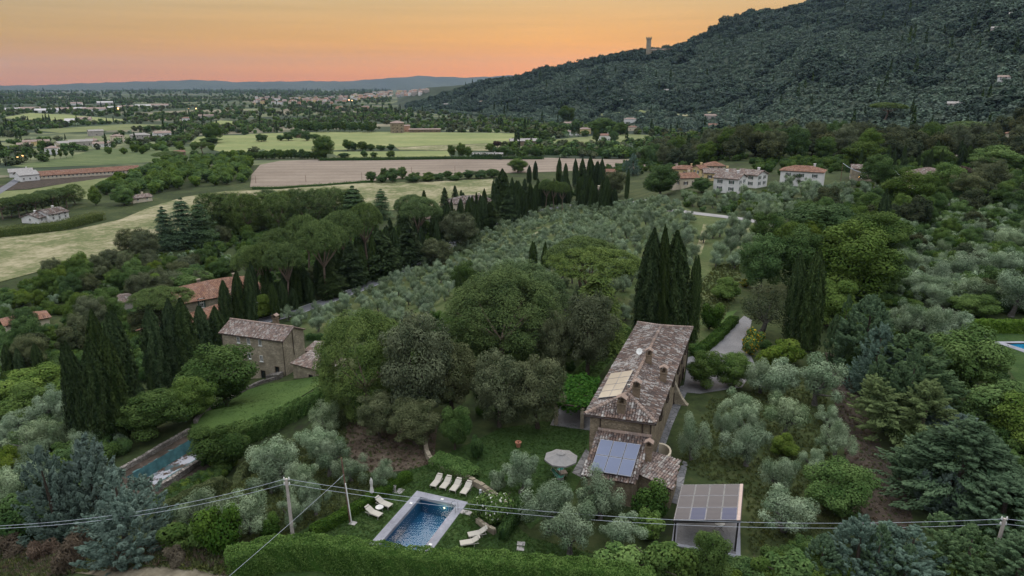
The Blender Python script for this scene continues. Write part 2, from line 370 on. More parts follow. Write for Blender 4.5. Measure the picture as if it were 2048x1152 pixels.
# ------------------------------------------------------------------ setting: ground out to the horizon
az = np.concatenate([np.arange(-180, -52, 4), np.arange(-52, 52, .4), np.arange(52, 180, 4)]); rr = np.geomspace(3, 17000, 290)
A, Rr = np.meshgrid(np.radians(az), rr, indexing='ij'); X = Rr * np.sin(A); Y = Rr * np.cos(A); Z = H(X, Y)
na, nr = A.shape; idx = np.arange(na * nr).reshape(na, nr); nxt = np.roll(idx, -1, axis=0)
F = np.stack([idx[:, :-1], nxt[:, :-1], nxt[:, 1:], idx[:, 1:]], -1).reshape(-1, 4)[:, ::-1]
V = np.stack([X, Y, Z], -1).reshape(-1, 3)
cx = V[F].mean(1); u = cx[:, 0] / np.maximum(cx[:, 1], 1); rc = np.hypot(cx[:, 0], cx[:, 1]); d0 = np.interp(u, _ux, D0)
mi = np.where(rc < 560, 0, np.where((rc > d0 * .9) & (u > _u[0] + .01) & (cx[:, 1] > 50), 2, 1)); mi = np.where((mi == 1) & (u > .1), 2, mi)
hit = np.zeros(len(F), bool)
for h_ in HOLES:
    hx = np.array([p[0] for p in h_]); hy = np.array([p[1] for p in h_])
    fx, fy = V[F][:, :, 0], V[F][:, :, 1]
    near_ = np.nonzero((fx.max(1) > hx.min()) & (fx.min(1) < hx.max()) & (fy.max(1) > hy.min()) & (fy.min(1) < hy.max()))[0]
    for i in near_:
        q = [(x, y) for x, y in zip(fx[i], fy[i])]
        if any(inpoly(x, y, h_) for x, y in q) or any(inpoly(p[0], p[1], q) for p in h_) or inpoly(cx[i, 0], cx[i, 1], h_) or any(inpoly((q[j][0] + q[(j + 1) % 4][0]) / 2, (q[j][1] + q[(j + 1) % 4][1]) / 2, h_) for j in range(4)): hit[i] = True
mi[hit] = 9
for i_, (nm) in enumerate(('ground', 'plain', 'hillside')):
    f = F[mi == i_]; us, inv = np.unique(f, return_inverse=True)
    me = npmesh(nm, V[us], inv.reshape(f.shape), M[nm]); me.polygons.foreach_set('use_smooth', [True] * len(me.polygons)); kind(link(nm, me), 'structure')
# far hills: a long low ridge beyond the plain
FH = [(-700,170),(-300,172),(0,171),(100,170),(130,168),(180,166),(250,164),(380,160),(430,161),(470,164),(560,163),(620,162),(680,163),(740,159),(800,155),(838,151),(880,154),(930,155),(1000,152),(1100,148),(1300,150),(1800,150),(2600,155)]
hv = []; px_ = np.arange(-700, 2600, 12)
py_ = np.interp(px_, [q[0] for q in FH], [q[1] for q in FH]) + .5 * np.sin(px_ * .11) + .35 * np.sin(px_ * .29)
prof = [(10200, -.05), (10900, .25), (11600, .55), (12300, .9), (12700, 1.), (13400, .8), (15000, -.05)]
for q, y_ in zip(px_, py_):
    d = ray(q, y_); hd = math.hypot(d[0], d[1]); zt = CZ + 12700 * d[2] / hd
    for k_, (r_, f_) in enumerate(prof):
        rj = r_ + 260 * math.sin(q * .05 + k_); hv.append((d[0] / hd * rj, d[1] / hd * rj, -24 + (zt + 24) * f_ + (6 * math.sin(q * .21 + k_ * 2) if 0 < k_ < 4 else 0)))
n_, k_ = len(px_), len(prof); ii = np.arange(n_ * k_).reshape(n_, k_)
hf = np.stack([ii[:-1, :-1], ii[1:, :-1], ii[1:, 1:], ii[:-1, 1:]], -1).reshape(-1, 4)
kind(link('far_hills', npmesh('far_hills', np.array(hv), hf[:, ::-1], M['far_hill'])), 'structure')

# fields, roads, lawns
drape('ploughed_field', [(500,374),(503,350),(520,330),(560,322),(700,317),(900,314),(1100,316),(1260,319),(1360,326),(1360,334),(1250,338),(1150,342),(1000,347),(850,352),(745,362),(640,370),(560,375)], M['plough'], .15, 12)
drape('wheat_field', [(425,300),(440,282),(500,268),(640,264),(800,264),(1000,266),(1058,268),(1040,280),(1000,286),(820,293),(660,301),(560,306),(450,306)], M['wheat'], .2, 25)
drape('stubble_strip', [(790,294),(1000,288),(1020,291),(1005,302),(800,301)], M['dry'], .25, 25)
drape('wheat_field', [(660,304),(895,302),(900,313),(680,316)], M['wheat'], .22, 20)
drape('wheat_field', [(380,286),(395,274),(430,271),(520,270),(500,280),(440,288)], M['wheat'], .18, 20)
drape('wheat_field', [(395,252),(440,241),(480,243),(470,250),(420,257)], M['wheat'], .2, 30)
drape('wheat_field', [(0,236),(60,226),(140,230),(260,240),(210,246),(60,240)], M['wheat'], .2, 40)
drape('meadow', [(-40,490),(0,476),(150,460),(240,440),(300,415),(370,394),(450,383),(560,379),(700,367),(850,364),(985,358),(1000,385),(905,402),(880,420),(800,420),(600,430),(420,450),(330,470),(250,500),(110,535),(0,565),(-60,575)], M['dry'], .18, 7)
drape('hay_field', [(-30,404),(-30,385),(60,380),(140,366),(240,352),(262,356),(240,366),(180,376),(182,400),(130,394),(60,400),(0,412)], M['pale_green'], .15, 10)
drape('farm_yard', [(-30,384),(0,372),(90,356),(250,349),(250,353),(140,366),(60,378)], M['dark_dirt'], .13, 10)
drape('vineyard', [(20,332),(120,318),(190,300),(300,296),(420,292),(360,320),(250,328),(60,336)], M['vine_rows'], .15, 15)
drape('green_field', [(1000,300),(1060,292),(1200,286),(1310,284),(1300,270),(1230,268),(1100,280),(1020,290)], M['pale_green'], .15, 15)
drape('green_field', [(60,260),(260,248),(340,250),(330,256),(120,266)], M['pale_green'], .15, 30)
drape('green_field', [(1150,224),(1280,220),(1300,226),(1180,232)], M['pale_green'], .6, 30)
drape('stubble_strip', [(1330,222),(1440,218),(1440,226),(1340,228)], M['dry'], .6, 30)
drape('slope_meadow', [(1385,650),(1400,572),(1430,528),(1485,530),(1475,590),(1445,640),(1400,690)], M['slope'], .05, 3)
drape('grove_floor', [(575,640),(640,602),(740,570),(850,515),(960,455),(1060,420),(1190,398),(1390,425),(1560,455),(1500,500),(1400,560),(1385,640),(1240,640),(1120,700),(900,660),(760,680),(640,690)], M['slope'], .07, 4)
lane_sheet, lane_line = ribbon('grove_track', [(1055,478),(1085,460),(1105,452),(1150,443)], 2.2, M['dry'], .14)
ribbon('grove_track', [(1395,510),(1405,480),(1412,450)], 1.5, M['dry'], .14)
ribbon('grove_track', [(1480,500),(1490,475),(1496,455)], 1.5, M['dry'], .14)
road, ROAD = ribbon('road', [(430,665),(520,645),(575,631),(640,608),(740,571),(850,518),(960,458),(1060,424),(1190,402),(1320,398)], 5.5, M['asphalt'], .16)
for sd in (-2.55, 2.55):
    P = []
    for i, p in enumerate(ROAD):
        d = (ROAD[min(i + 1, len(ROAD) - 1)] - ROAD[max(i - 1, 0)]).normalized(); P.append((p.x - d.y * sd, p.y + d.x * sd))
    if sd == -2.55: EDGE = P
M['white_line'] = plain('road_paint', (.62, .62, .6), .8, .15)
for nm, sd in (('road_edge_line', 2.45), ('road_edge_line', -2.45)):
    P = []
    for i, p in enumerate(ROAD):
        d = (ROAD[min(i + 1, len(ROAD) - 1)] - ROAD[max(i - 1, 0)]).normalized(); P.append((p.x - d.y * sd, p.y + d.x * sd))
    ribbon(nm, P, .14, M['white_line'], .175, True)
ribbon('lane', [(1340,421),(1385,427),(1440,433),(1500,441),(1560,454),(1640,480)], 4.2, M['lane'], .16)
ribbon('farm_road', [(-20,395),(20,370),(45,352),(60,340)], 5, M['asphalt'], .2)
ribbon('path', [(1735,368),(1752,380),(1765,395)], 1.6, M['lane'], .15)
drape('lawn', [(560,1090),(610,1058),(690,1015),(815,935),(865,928),(900,940),(950,965),(1000,1000),(1020,1040),(1060,1075),(1290,1135),(1290,1175),(440,1175)], M['lawn'], .02, 2, holes=True)
drape('lawn', [(872,930),(900,905),(1000,858),(1090,842),(1178,855),(1178,930),(1160,960),(1150,980),(1060,1060),(1022,1012),(960,962)], M['lawn'], .026, 2)
drape('lawn', [(1100,790),(1180,775),(1270,662),(1240,640),(1190,700)], M['bright_grass'], .03, 2)
drape('lawn', [(380,852),(440,795),(540,768),(640,752),(652,765),(560,822),(470,875),(405,888)], M['bright_grass'], .12, 2)
drape('lawn', [(1390,690),(1404,648),(1440,628),(1475,620),(1440,660),(1400,702)], M['bright_grass'], .03, 2)
drape('lawn', [(1925,650),(2250,650),(2300,800),(2060,800),(1990,700),(1950,672)], M['lawn'], .03, 2, holes=True)
drape('dirt_clearing', [(680,845),(760,835),(875,850),(868,925),(822,940),(745,948),(700,925)], M['dirt'], .035, 2)
drape('orchard_soil', [(1340,1000),(1365,900),(1400,800),(1500,775),(1650,700),(1700,720),(1730,800),(1770,900),(1810,960),(1850,1070),(1700,1090),(1500,1110),(1480,1000)], M['ground'], .02, 2)
drape('dirt_path', [(1650,705),(1688,715),(1722,800),(1765,900),(1805,965),(1835,1070),(1710,1075),(1695,930),(1668,800)], M['dark_dirt'], .04, 2)
drape('driveway', [(1366,785),(1376,715),(1420,702),(1452,664),(1488,632),(1504,640),(1498,668),(1482,700),(1502,712),(1512,735),(1484,775),(1400,788)], M['gravel'], .05, 2)
drape('track', [(-20,1100),(120,1122),(280,1128),(450,1146),(520,1175),(250,1165),(100,1142),(-20,1122)], M['track'], .03, 2)
drape('terrace_soil', [(180,1000),(255,935),(330,890),(400,852),(440,862),(445,890),(430,930),(340,1000),(240,1030)], M['dark_dirt'], .10, 2, holes=True)
M['paving'] = stonemat('stone_paving', (.17, .17, .18), (.27, .26, .26), (.08, .08, .08), 1.3, .4)
drape('paving', [(1144,946),(1172,898),(1180,905),(1180,955),(1165,957)], M['paving'], .045, 2)
drape('cobble_strip', [(1306,905),(1342,782),(1368,770),(1378,776),(1345,850),(1326,905)], M['paving'], .045, 2)
drape('paving', [(1335,1004),(1366,922),(1376,926),(1358,1010)], M['paving'], .045, 2)

# ------------------------------------------------------------------ leaf materials
LM = {
 'olive': leafmat('olive_leaf', (.060, .108, .048), (.305, .380, .235), .1, .015, .28),
 'ilex': leafmat('ilex_leaf', (.022, .038, .016), (.165, .182, .095), .1, .012, .15),
 'broad': leafmat('broad_leaf', (.022, .056, .012), (.110, .172, .048), .15, .02, .22),
 'bright': leafmat('bright_leaf', (.036, .080, .014), (.155, .225, .052), .2, .02, .18),
 'plantation': leafmat('plantation_leaf', (.045, .095, .018), (.145, .215, .055), .2, .015, .2),
 'cypress': leafmat('cypress_leaf', (.012, .028, .010), (.062, .092, .032), .08, .012, .2),
 'pine': leafmat('pine_needle', (.016, .042, .012), (.150, .208, .064), .1, .012, .15),
 'blue': leafmat('blue_conifer_leaf', (.028, .060, .044), (.165, .230, .180), .08, .01, .12),
 'green_conifer': leafmat('green_conifer_leaf', (.016, .044, .018), (.115, .175, .085), .08, .015, .15),
 'gold': leafmat('golden_conifer_leaf', (.028, .050, .012), (.145, .182, .055), .1, .015, .15),
 'hedge': leafmat('hedge_leaf', (.030, .082, .010), (.150, .240, .055), .15, .01, .1),
 'boxhedge': leafmat('box_hedge_leaf', (.018, .050, .010), (.080, .140, .032), .15, .01, .1),
 'olivehedge': leafmat('privet_leaf', (.034, .056, .016), (.165, .19, .075), .15, .01, .1),
 'copper': leafmat('copper_leaf', (.024, .016, .015), (.085, .050, .040), .15, .01, .15),
 'dusky': leafmat('dusky_leaf', (.018, .032, .014), (.095, .105, .050), .15, .03, .2),
 'slope_wood': leafmat('slope_wood_leaf_hazed', (.018, .037, .030), (.066, .096, .072), .15, .02, .2),  # bluish cast of distance haze mixed into the leaf colours
 'slope_olive': leafmat('slope_olive_leaf_hazed', (.046, .078, .058), (.140, .188, .136), .15, .012, .2),  # olive greens also tinted bluish, standing in for haze over the hillside
 'flower': leafmat('broom_flower', (.30, .19, .01), (.62, .42, .02), .3, .01, .1),
 'white_flower': leafmat('white_flower', (.5, .5, .42), (.7, .7, .62), .3, .01, .1),
 'dry': leafmat('dry_stalk', (.060, .045, .032), (.17, .135, .095), .2, .02, .25),
 'grassblade': leafmat('grass_blade', (.040, .065, .018), (.15, .16, .06), .25, .02, .3),
 'lawnblade': leafmat('lawn_blade', (.022, .052, .012), (.070, .115, .028), .25, .01, .2),
}
M['bark'] = plain('bark', (.075, .060, .048), .95, .4, 9., .1, 0., .6)
M['pale_bark'] = plain('pale_bark', (.17, .125, .10), .95, .35, 7., .1, 0., .6)
M['grey_bark'] = plain('grey_bark', (.12, .11, .10), .95, .4, 9., .1, 0., .6)
# ------------------------------------------------------------------ plants: leaf clouds, crowns, trunks
def unit(v): return v / np.maximum(np.linalg.norm(v, axis=1, keepdims=True), 1e-6)
def rdir(rng, n): return unit(rng.normal(size=(n, 3)))
def leafcloud(Pp, Nn, s, asp, rng, T=None, v=None, fold=0.):
    "one diamond leaf (or spray of leaves) per point"
    n = len(Pp); s = s * rng.uniform(.65, 1.35, (n, 1))
    if T is None: T = rdir(rng, n)
    T = unit(T - Nn * (T * Nn).sum(1, keepdims=True)); B = np.cross(Nn, T)
    V = np.stack([Pp - T * s * .5, Pp + B * s * asp * .5 + T * s * .05, Pp + T * s * .5, Pp - B * s * asp * .5 + T * s * .05], 1).reshape(-1, 3)
    F = np.arange(4 * n).reshape(n, 4)
    if v is None: v = rng.random(n)
    return V, F, v
def blob_points(blobs, n, rng, flat=.9, deep=.42, shell=.4):
    "points on the outer skin of a heap of clumps"
    b = np.asarray(blobs, float); w = b[:, 3] ** 2; w /= w.sum(); br = rng.random(len(b))
    i = rng.choice(len(b), int(n * 1.9), p=w); d = rdir(rng, len(i)); f = 1 - shell * rng.random(len(i)) ** 2 + rng.normal(0, .05, len(i))
    Pp = b[i, :3] + d * (b[i, 3] * f)[:, None] * np.array([1, 1, flat])
    dep = np.zeros(len(i))
    for k in range(len(b)):
        q = (Pp - b[k, :3]) / np.array([1, 1, flat]); dd = 1 - np.linalg.norm(q, axis=1) / b[k, 3]; dd[i == k] = 0; dep = np.maximum(dep, dd)
    ok = np.nonzero(dep < deep)[0][:n]
    return Pp[ok], d[ok], br[i[ok]]
def crownmesh(name, blobs, n, s, asp, rng, mat, upw=.25, flat=.9, radial=.5, deep=.42, extra=None, shell=.4):
    Pp, d, br = blob_points(blobs, n, rng, flat, deep, shell)
    Nn = unit(d + rng.normal(size=d.shape) * .30 + np.array([0, 0, upw]))
    T = unit(d * radial + rng.normal(size=d.shape) * .6 + np.array([0, 0, .25]))
    v = np.clip(.55 * br[:] + .45 * rng.random(len(Pp)), 0, 1)
    V, F, v = leafcloud(Pp, Nn, s, asp, rng, T, v)
    if extra is not None: V = np.concatenate([V, extra[0]]); F = np.concatenate([F, extra[1] + len(V) - len(extra[0])]); v = np.concatenate([v, extra[2]])
    return npmesh(name, V, F, mat, v)
def branches(mb, base, tips, r0, rng, mid=.5, n=6):
    base = Vector(base)
    for q in tips:
        q = Vector(q); m_ = base.lerp(q, mid) + Vector((rng.normal(0, .15), rng.normal(0, .15), rng.normal(0, .1))) * (q - base).length * .35
        mb.tube([base, m_, q], [r0, r0 * .6, r0 * .18], 5, False)
PROTO = {}
def proto(kindname, crown, trunk, w, h):
    V0 = np.empty(len(crown.vertices) * 3, np.float32); crown.vertices.foreach_get('co', V0); V0 = V0.reshape(-1, 3)
    w = 2 * float(np.percentile(np.hypot(V0[:, 0], V0[:, 1]), 96)); h = float(np.percentile(V0[:, 2], 99.5))
    PROTO.setdefault(kindname, []).append([crown, trunk, w, h, None])
def trunkmesh(name, h, r, mat, rng, tips=(), lean=.1, r2=.55, fork=None):
    mb = MB(); a = Vector((0, 0, -.4)); m_ = Vector((rng.normal(0, lean), rng.normal(0, lean), h * .5)); e = Vector((m_.x * 1.5, m_.y * 1.5, h))
    mb.tube([a, Vector((0, 0, .15)), m_, e], [r * 1.5, r * 1.1, r * .85, r * r2], 7)
    if len(tips): branches(mb, e - Vector((0, 0, h * .08)), tips, r * r2 * .8, rng)
    return mb.mesh(name, mat)
def mk_olive(seed, n=9500, mat='olive', kindname='olive'):
    g = np.random.default_rng(seed); bl = []
    nb = g.integers(15, 22)
    for i in range(nb):
        a = i / nb * 2 * math.pi + g.normal(0, .3); ra = g.uniform(.4, 1.95); z = 2.1 + g.uniform(-1.0, 1.5) * (1.2 - .35 * ra / 1.6)
        bl.append((math.cos(a) * ra, math.sin(a) * ra, z, g.uniform(.34, .72)))
    bl.append((g.normal(0, .2), g.normal(0, .2), 2.9, .8)); bl.append((0, 0, 2.0, 1.0))
    Cm = crownmesh('crown_' + kindname, bl, n, .155, .36, g, LM[mat], .3, 1.15, 1.3, shell=.75)
    T = trunkmesh('trunk_' + kindname, 1.2, .2, M['grey_bark'], g, [b[:3] for b in bl[:7]], .14, .7)
    proto(kindname, Cm, T, 4.6, 4.3)
def mk_broad(seed, kindname, mat, n=19000, s=.215, asp=.6, lob=46, W_=7., Hh=8., zt=.02, bark='bark', tall=1., rr_=(.09, .17), flat=.9, upw=.35):
    g = np.random.default_rng(seed); bl = []
    cz = Hh * (zt + (1 - zt) / 2); az_ = Hh * (1 - zt) / 2
    for i in range(lob):
        d = g.normal(size=3); d /= np.linalg.norm(d); f = g.uniform(.5, .92); r_ = W_ * g.uniform(*rr_)
        bl.append((d[0] * W_ / 2 * f * .86, d[1] * W_ / 2 * f * .86, cz + d[2] * az_ * f * .86, r_))
    bl.append((0, 0, cz, W_ * .33))
    Cm = crownmesh('crown_' + kindname, bl, n, s, asp, g, LM[mat], upw, flat, .3)
    T = trunkmesh('trunk_' + kindname, Hh * max(zt, .2) * 1.25, W_ * .032, M[bark], g, [b[:3] for b in bl[:9]], .12, .7)
    proto(kindname, Cm, T, W_, Hh)
def mk_cypress(seed, n=14000, kindname='cypress', mat='cypress', Hh=14., W_=2.7, tips=2):
    g = np.random.default_rng(seed); V_ = []
    ph = g.uniform(0, 6.28, 5); tp = [(g.normal(0, .16 * W_), g.normal(0, .16 * W_), Hh * g.uniform(.90, 1.0)) for _ in range(tips)]; tp[0] = (tp[0][0] * .4, tp[0][1] * .4, Hh)
    k = g.integers(0, tips, n); t = g.random(n) ** .82; a = g.uniform(0, 2 * math.pi, n)
    tp = np.array(tp); hz = tp[k, 2]
    prof_ = np.interp(t, [0, .05, .2, .42, .66, .84, 1.], [.78, .96, 1., .97, .84, .54, .04])
    lump = 1 + .12 * np.sin(a * 5 + ph[0] + 3 * np.sin(t * 11 + ph[1])) + .09 * np.sin(a * 9 + t * 26 + ph[2]) + g.normal(0, .05, n)
    r_ = W_ / 2 * prof_ * lump * (1 - .35 * g.random(n) ** 2); cxx = tp[k, 0] * np.clip(t, 0, 1); cyy = tp[k, 1] * np.clip(t, 0, 1)
    Pp = np.stack([cxx + r_ * np.cos(a), cyy + r_ * np.sin(a), .25 + t * hz * .985], 1)
    d = np.stack([np.cos(a), np.sin(a), np.full(n, .3)], 1)
    Nn = unit(d + g.normal(size=(n, 3)) * .45); T = np.array([0, 0, 1.]) + d * .25 + g.normal(size=(n, 3)) * .2
    strand = .5 + .5 * np.sin(a * 7 + ph[3] + 2 * np.sin(t * 7 + ph[4]))
    V, F, v = leafcloud(Pp, Nn, .36, .36, g, T, np.clip(.45 * strand + .55 * g.random(n), 0, 1))
    Cm = npmesh('crown_' + kindname, V, F, LM[mat], v)
    Tm = trunkmesh('trunk_' + kindname, Hh * .6, .18, M['bark'], g, [], .03, .3)
    proto(kindname, Cm, Tm, W_, Hh)
def mk_pine(seed, kindname, Hh, W_, lo, n_l, per, lump, lay=1., base=None, mat='pine', fz=.35, lf=.38, bark='pale_bark', tone=0.):
    "stone pine: tufts heaped on a dome carried by a bare forked trunk; lo = underside height"
    g = np.random.default_rng(seed); bl = []; a_ = W_ / 2; c_ = (Hh - lo)
    for i in range(n_l):
        z_ = g.uniform(-.25 if lay == 1 else -.75, 1.) ; z_ = z_ if z_ > 0 else z_ * fz
        ph = g.uniform(0, 2 * math.pi); q = math.sqrt(max(0, 1 - min(1, abs(z_)) ** 2)) * (1 if z_ > 0 else g.uniform(.55, 1.0))
        und = 1 + .10 * math.sin(ph * 3 + seed) + .07 * math.sin(ph * 7 + seed * 2)
        bl.append((a_ * .92 * q * math.cos(ph) * und, a_ * .92 * q * math.sin(ph) * und, lo + c_ * .93 * z_ * (1 + .06 * math.sin(ph * 4 + z_ * 6)), lump * g.uniform(.75, 1.3)))
    b = np.array(bl); i = np.repeat(np.arange(len(b)), per); n = len(i); d = rdir(g, n); d[:, 2] = np.where(g.random(n) < .75, np.abs(d[:, 2]), d[:, 2])
    f = .74 + .32 * g.random(n) ** .7
    Pp = b[i, :3] + d * (b[i, 3] * f)[:, None] * np.array([1, 1, .85])
    out = unit(np.stack([Pp[:, 0], Pp[:, 1], (Pp[:, 2] - lo) * 1.2 + .5], 1))
    T = unit(d + out * .5 + g.normal(size=(n, 3)) * .35); Nn = unit(g.normal(size=(n, 3)) * .4 + d * .8 + np.array([0, 0, .8]))
    br = g.random(len(b)); v = np.clip(.4 * br[i] + .6 * g.random(n), 0, 1)
    V, F, v = leafcloud(Pp, Nn, lump * lf, .42, g, T, v)
    Cm = npmesh('crown_' + kindname, V, F, LM[mat], v)
    mb = MB(); th = lo * .62; lean = (g.normal(0, .25), g.normal(0, .25)); e = Vector((lean[0] * 2, lean[1] * 2, th))
    r_ = max(.22, W_ * .028); mb.tube([(0, 0, -.5), (0, 0, .3), (lean[0], lean[1], th * .5), e], [r_ * 1.4, r_, r_ * .85, r_ * .75], 8)
    for k in range(9):
        ph = k / 9 * 6.28 + g.normal(0, .25); q = a_ * g.uniform(.45, .85); tip = Vector((math.cos(ph) * q, math.sin(ph) * q, lo + c_ * g.uniform(.0, .45)))
        m_ = e.lerp(tip, .5) + Vector((0, 0, -.06 * q)); mb.tube([e + Vector((0, 0, -.4 * g.random())), m_, tip], [r_ * .5, r_ * .35, r_ * .1], 5, False)
    proto(kindname, Cm, mb.mesh('trunk_' + kindname, M[bark]), W_, Hh)
def mk_conifer(seed, kindname, mat, Hh=9., W_=5.5, nb=420, per=34, s=.34, droop=.25, shape=(0, .08, .3, .6, .85, 1.), rad_=(.75, 1., .92, .62, .3, .04), rise=.35, layered=0, asp=.4, lift=.2):
    g = np.random.default_rng(seed); Pl = []; Tl = []; Nl = []; vl = []
    for i in range(nb):
        t = g.random() ** .9
        if layered: t = (round(t * layered) + g.normal(0, .13)) / layered; t = min(max(t, .02), 1)
        ph = g.uniform(0, 6.28); Lb = W_ / 2 * float(np.interp(t, shape, rad_)) * g.uniform(.5, 1.22) * (1 + .12 * math.sin(ph * 3 + seed)); z0 = lift + t * (Hh - lift)
        s_ = g.random(per) ** .55; x = Lb * s_
        zz = z0 + rise * x * (1 - .5 * s_) - droop * Lb * s_ ** 2.2 - rise * Lb * .35
        wid = (.10 + .16 * s_ * (1.15 - s_)) * Lb * 1.2 + .06
        lat = g.normal(0, 1, per) * wid * (1.2 if layered else .8)
        up_ = g.normal(0, 1, per) * (wid * .25 if layered else wid * .6)
        c, sn = math.cos(ph), math.sin(ph)
        Pl.append(np.stack([c * x - sn * lat, sn * x + c * lat, np.maximum(zz + up_, .1)], 1))
        Tl.append(np.stack([c + g.normal(0, .35, per), sn + g.normal(0, .35, per), np.full(per, rise * .6) - droop * s_ * 1.4 + g.normal(0, .25, per)], 1))
        Nl.append(np.stack([c * .45 + g.normal(0, .3, per), sn * .45 + g.normal(0, .3, per), np.full(per, 1.)], 1))
        vl.append(np.clip(.5 * g.random() + .35 * g.random(per) + .15 * s_, 0, 1))
    Pp = np.concatenate(Pl); V, F, v = leafcloud(Pp, unit(np.concatenate(Nl)), s, asp, g, np.concatenate(Tl), np.concatenate(vl))
    Cm = npmesh('crown_' + kindname, V, F, LM[mat], v)
    Tm = trunkmesh('trunk_' + kindname, Hh * .85, W_ * .03, M['bark'], g, [], .03, .25)
    proto(kindname, Cm, Tm, W_, Hh)
def mk_leyland(seed, kindname, mat, Hh=9., W_=5.6, nc=300, per=60, cl=.95, prof=((0, .86), (.12, 1.), (.4, .93), (.65, .72), (.85, .42), (1, .06)), tops=1, s=.24, droop=0.):
    "dense garden conifer: feathery tufts of sprays pointing outwards and up, often with several tops"
    g = np.random.default_rng(seed); tp = [(0, 0, Hh)] + [(g.normal(0, .24) * W_, g.normal(0, .24) * W_, Hh * g.uniform(.68, .92)) for _ in range(tops - 1)]
    Pl = []; Tl = []; Nl = []; vl = []
    for i in range(nc):
        k = tp[g.integers(0, tops)]; t = g.random() ** .8; ph = g.uniform(0, 6.28); r_ = W_ / 2 * float(np.interp(t, [q[0] for q in prof], [q[1] for q in prof])) * (1 if tops == 1 else .78) * (1 + .13 * math.sin(3 * ph + seed + t * 5)) * g.uniform(.78, 1.06)
        c0 = np.array([k[0] * t ** .5 + r_ * math.cos(ph), k[1] * t ** .5 + r_ * math.sin(ph), .15 + t * k[2] * .95]); ax = np.array([math.cos(ph) * (1 - .55 * t), math.sin(ph) * (1 - .55 * t), .55 + .7 * t - droop]); ax /= np.linalg.norm(ax)
        ln = cl * g.uniform(.7, 1.3) * (1 - .35 * t); q = g.random(per) ** .8; wd = ln * .33 * (1.05 - q) + .04
        off = rdir(g, per); off -= ax * (off @ ax)[:, None]; off = unit(off)
        Pl.append(c0 - ax * ln * .6 + ax * (q * ln)[:, None] + off * (wd * np.sqrt(g.random(per)))[:, None]); Tl.append(ax + off * .55 + g.normal(size=(per, 3)) * .2); Nl.append(off * .8 + np.array([math.cos(ph) * .4, math.sin(ph) * .4, .75]) + g.normal(size=(per, 3)) * .25)
        vl.append(np.clip(.35 * g.random() + .35 * g.random(per) + .3 * q, 0, 1))
    V, F, v = leafcloud(np.concatenate(Pl), unit(np.concatenate(Nl)), s, .42, g, np.concatenate(Tl), np.concatenate(vl)); Cm = npmesh('crown_' + kindname, V, F, LM[mat], v)
    proto(kindname, Cm, trunkmesh('trunk_' + kindname, Hh * .8, W_ * .03, M['bark'], g, [], .03, .25), W_, Hh)
def mk_bush(seed, kindname, mat, n=2600, s=.16, asp=.6, W_=2., Hh=1.6, lob=9, mix=None):
    g = np.random.default_rng(seed); bl = [(0, 0, Hh * .45, W_ * .32)]
    for i in range(lob):
        ph = g.uniform(0, 6.28); q = g.uniform(.15, .36) * W_; r_ = W_ * g.uniform(.13, .22); bl.append((math.cos(ph) * q, math.sin(ph) * q, min(Hh - r_ * .8, max(r_ * .7, Hh * g.uniform(.3, .95))), r_))
    ex = None
    Cm = crownmesh('foliage_' + kindname, bl, n, s, asp, g, LM[mat], .35, .95, .4)
    if mix:
        Pp, d, br = blob_points(bl, int(n * (.16 if mix == 'flower' else .05)), g); Pp = Pp + d * .06
        V, F, v = leafcloud(Pp, unit(d + g.normal(size=d.shape) * .4), s * .8, .8, g)
        o = Cm; V0 = np.empty(len(o.vertices) * 3, np.float32); o.vertices.foreach_get('co', V0); V0 = V0.reshape(-1, 3); F0 = np.arange(len(V0)).reshape(-1, 4)
        Cm = npmesh('foliage_' + kindname, np.concatenate([V0, V]), np.concatenate([F0, F + len(V0)]), [LM[mat], LM[mix]], np.concatenate([g.random(len(F0)), v]), np.concatenate([np.zeros(len(F0)), np.ones(len(F))]))
    mb = MB()
    for i in range(5): mb.tube([(0, 0, -.2), (g.normal(0, .1), g.normal(0, .1), Hh * .3), (g.normal(0, W_ * .18), g.normal(0, W_ * .18), Hh * .7)], [.05, .04, .015], 4, False)
    proto(kindname, Cm, mb.mesh('stems_' + kindname, M['bark']), W_, Hh)

for i in range(10): mk_olive(100 + i)
for i in range(2): mk_olive(120 + i, 5200, 'ilex', 'old_olive')
for i in range(4): mk_broad(200 + i, 'broad', 'broad')
for i in range(2): mk_broad(210 + i, 'bright', 'bright', 16000, W_=6., Hh=6.)
for i in range(3): mk_broad(220 + i, 'ilex', 'ilex', 26000, .19, .5, 80, 8., 9., .02, 'bark', rr_=(.06, .13))
for i in range(2): mk_broad(230 + i, 'plantation', 'plantation', 1700, .5, .7, 18, 5.5, 4.6, .05)
for i in range(2): mk_broad(235 + i, 'poplar', 'broad', 2600, .8, .6, 26, 5., 18., .08, rr_=(.22, .36))
for i in range(2): mk_broad(238 + i, 'dusky', 'dusky', 6000, .42, .6, 34, 8., 7.5, .02)
mk_broad(240, 'copper', 'copper', 4000, .4, .6, 20, 5., 5., .15)
for i in range(4): mk_cypress(250 + i, tips=(1, 2, 1, 2)[i])
mk_cypress(256, 4000, 'cypress_small', Hh=6., W_=1.5, tips=1)
for i in range(3): mk_pine(260 + i, 'umbrella', 13., 13., 9.5, 380, 90, .70, fz=.35)
for i in range(2): mk_pine(263 + i, 'belt_pine', 12., 12., 6., 420, 60, .85, 2., fz=1.)
for i in range(2): mk_pine(265 + i, 'dome', 12., 14., 4.6, 330, 300, 1.05, 2., fz=1., lf=.22)
for i in range(3): mk_leyland(270 + i, 'green_conifer', 'green_conifer', 9., 5.6, 340, 62, tops=(1, 3, 2)[i])
for i in range(3): mk_leyland(275 + i, 'blue_conifer', 'blue', 8., 6., 340, 62, 1.0, tops=(3, 4, 2)[i])
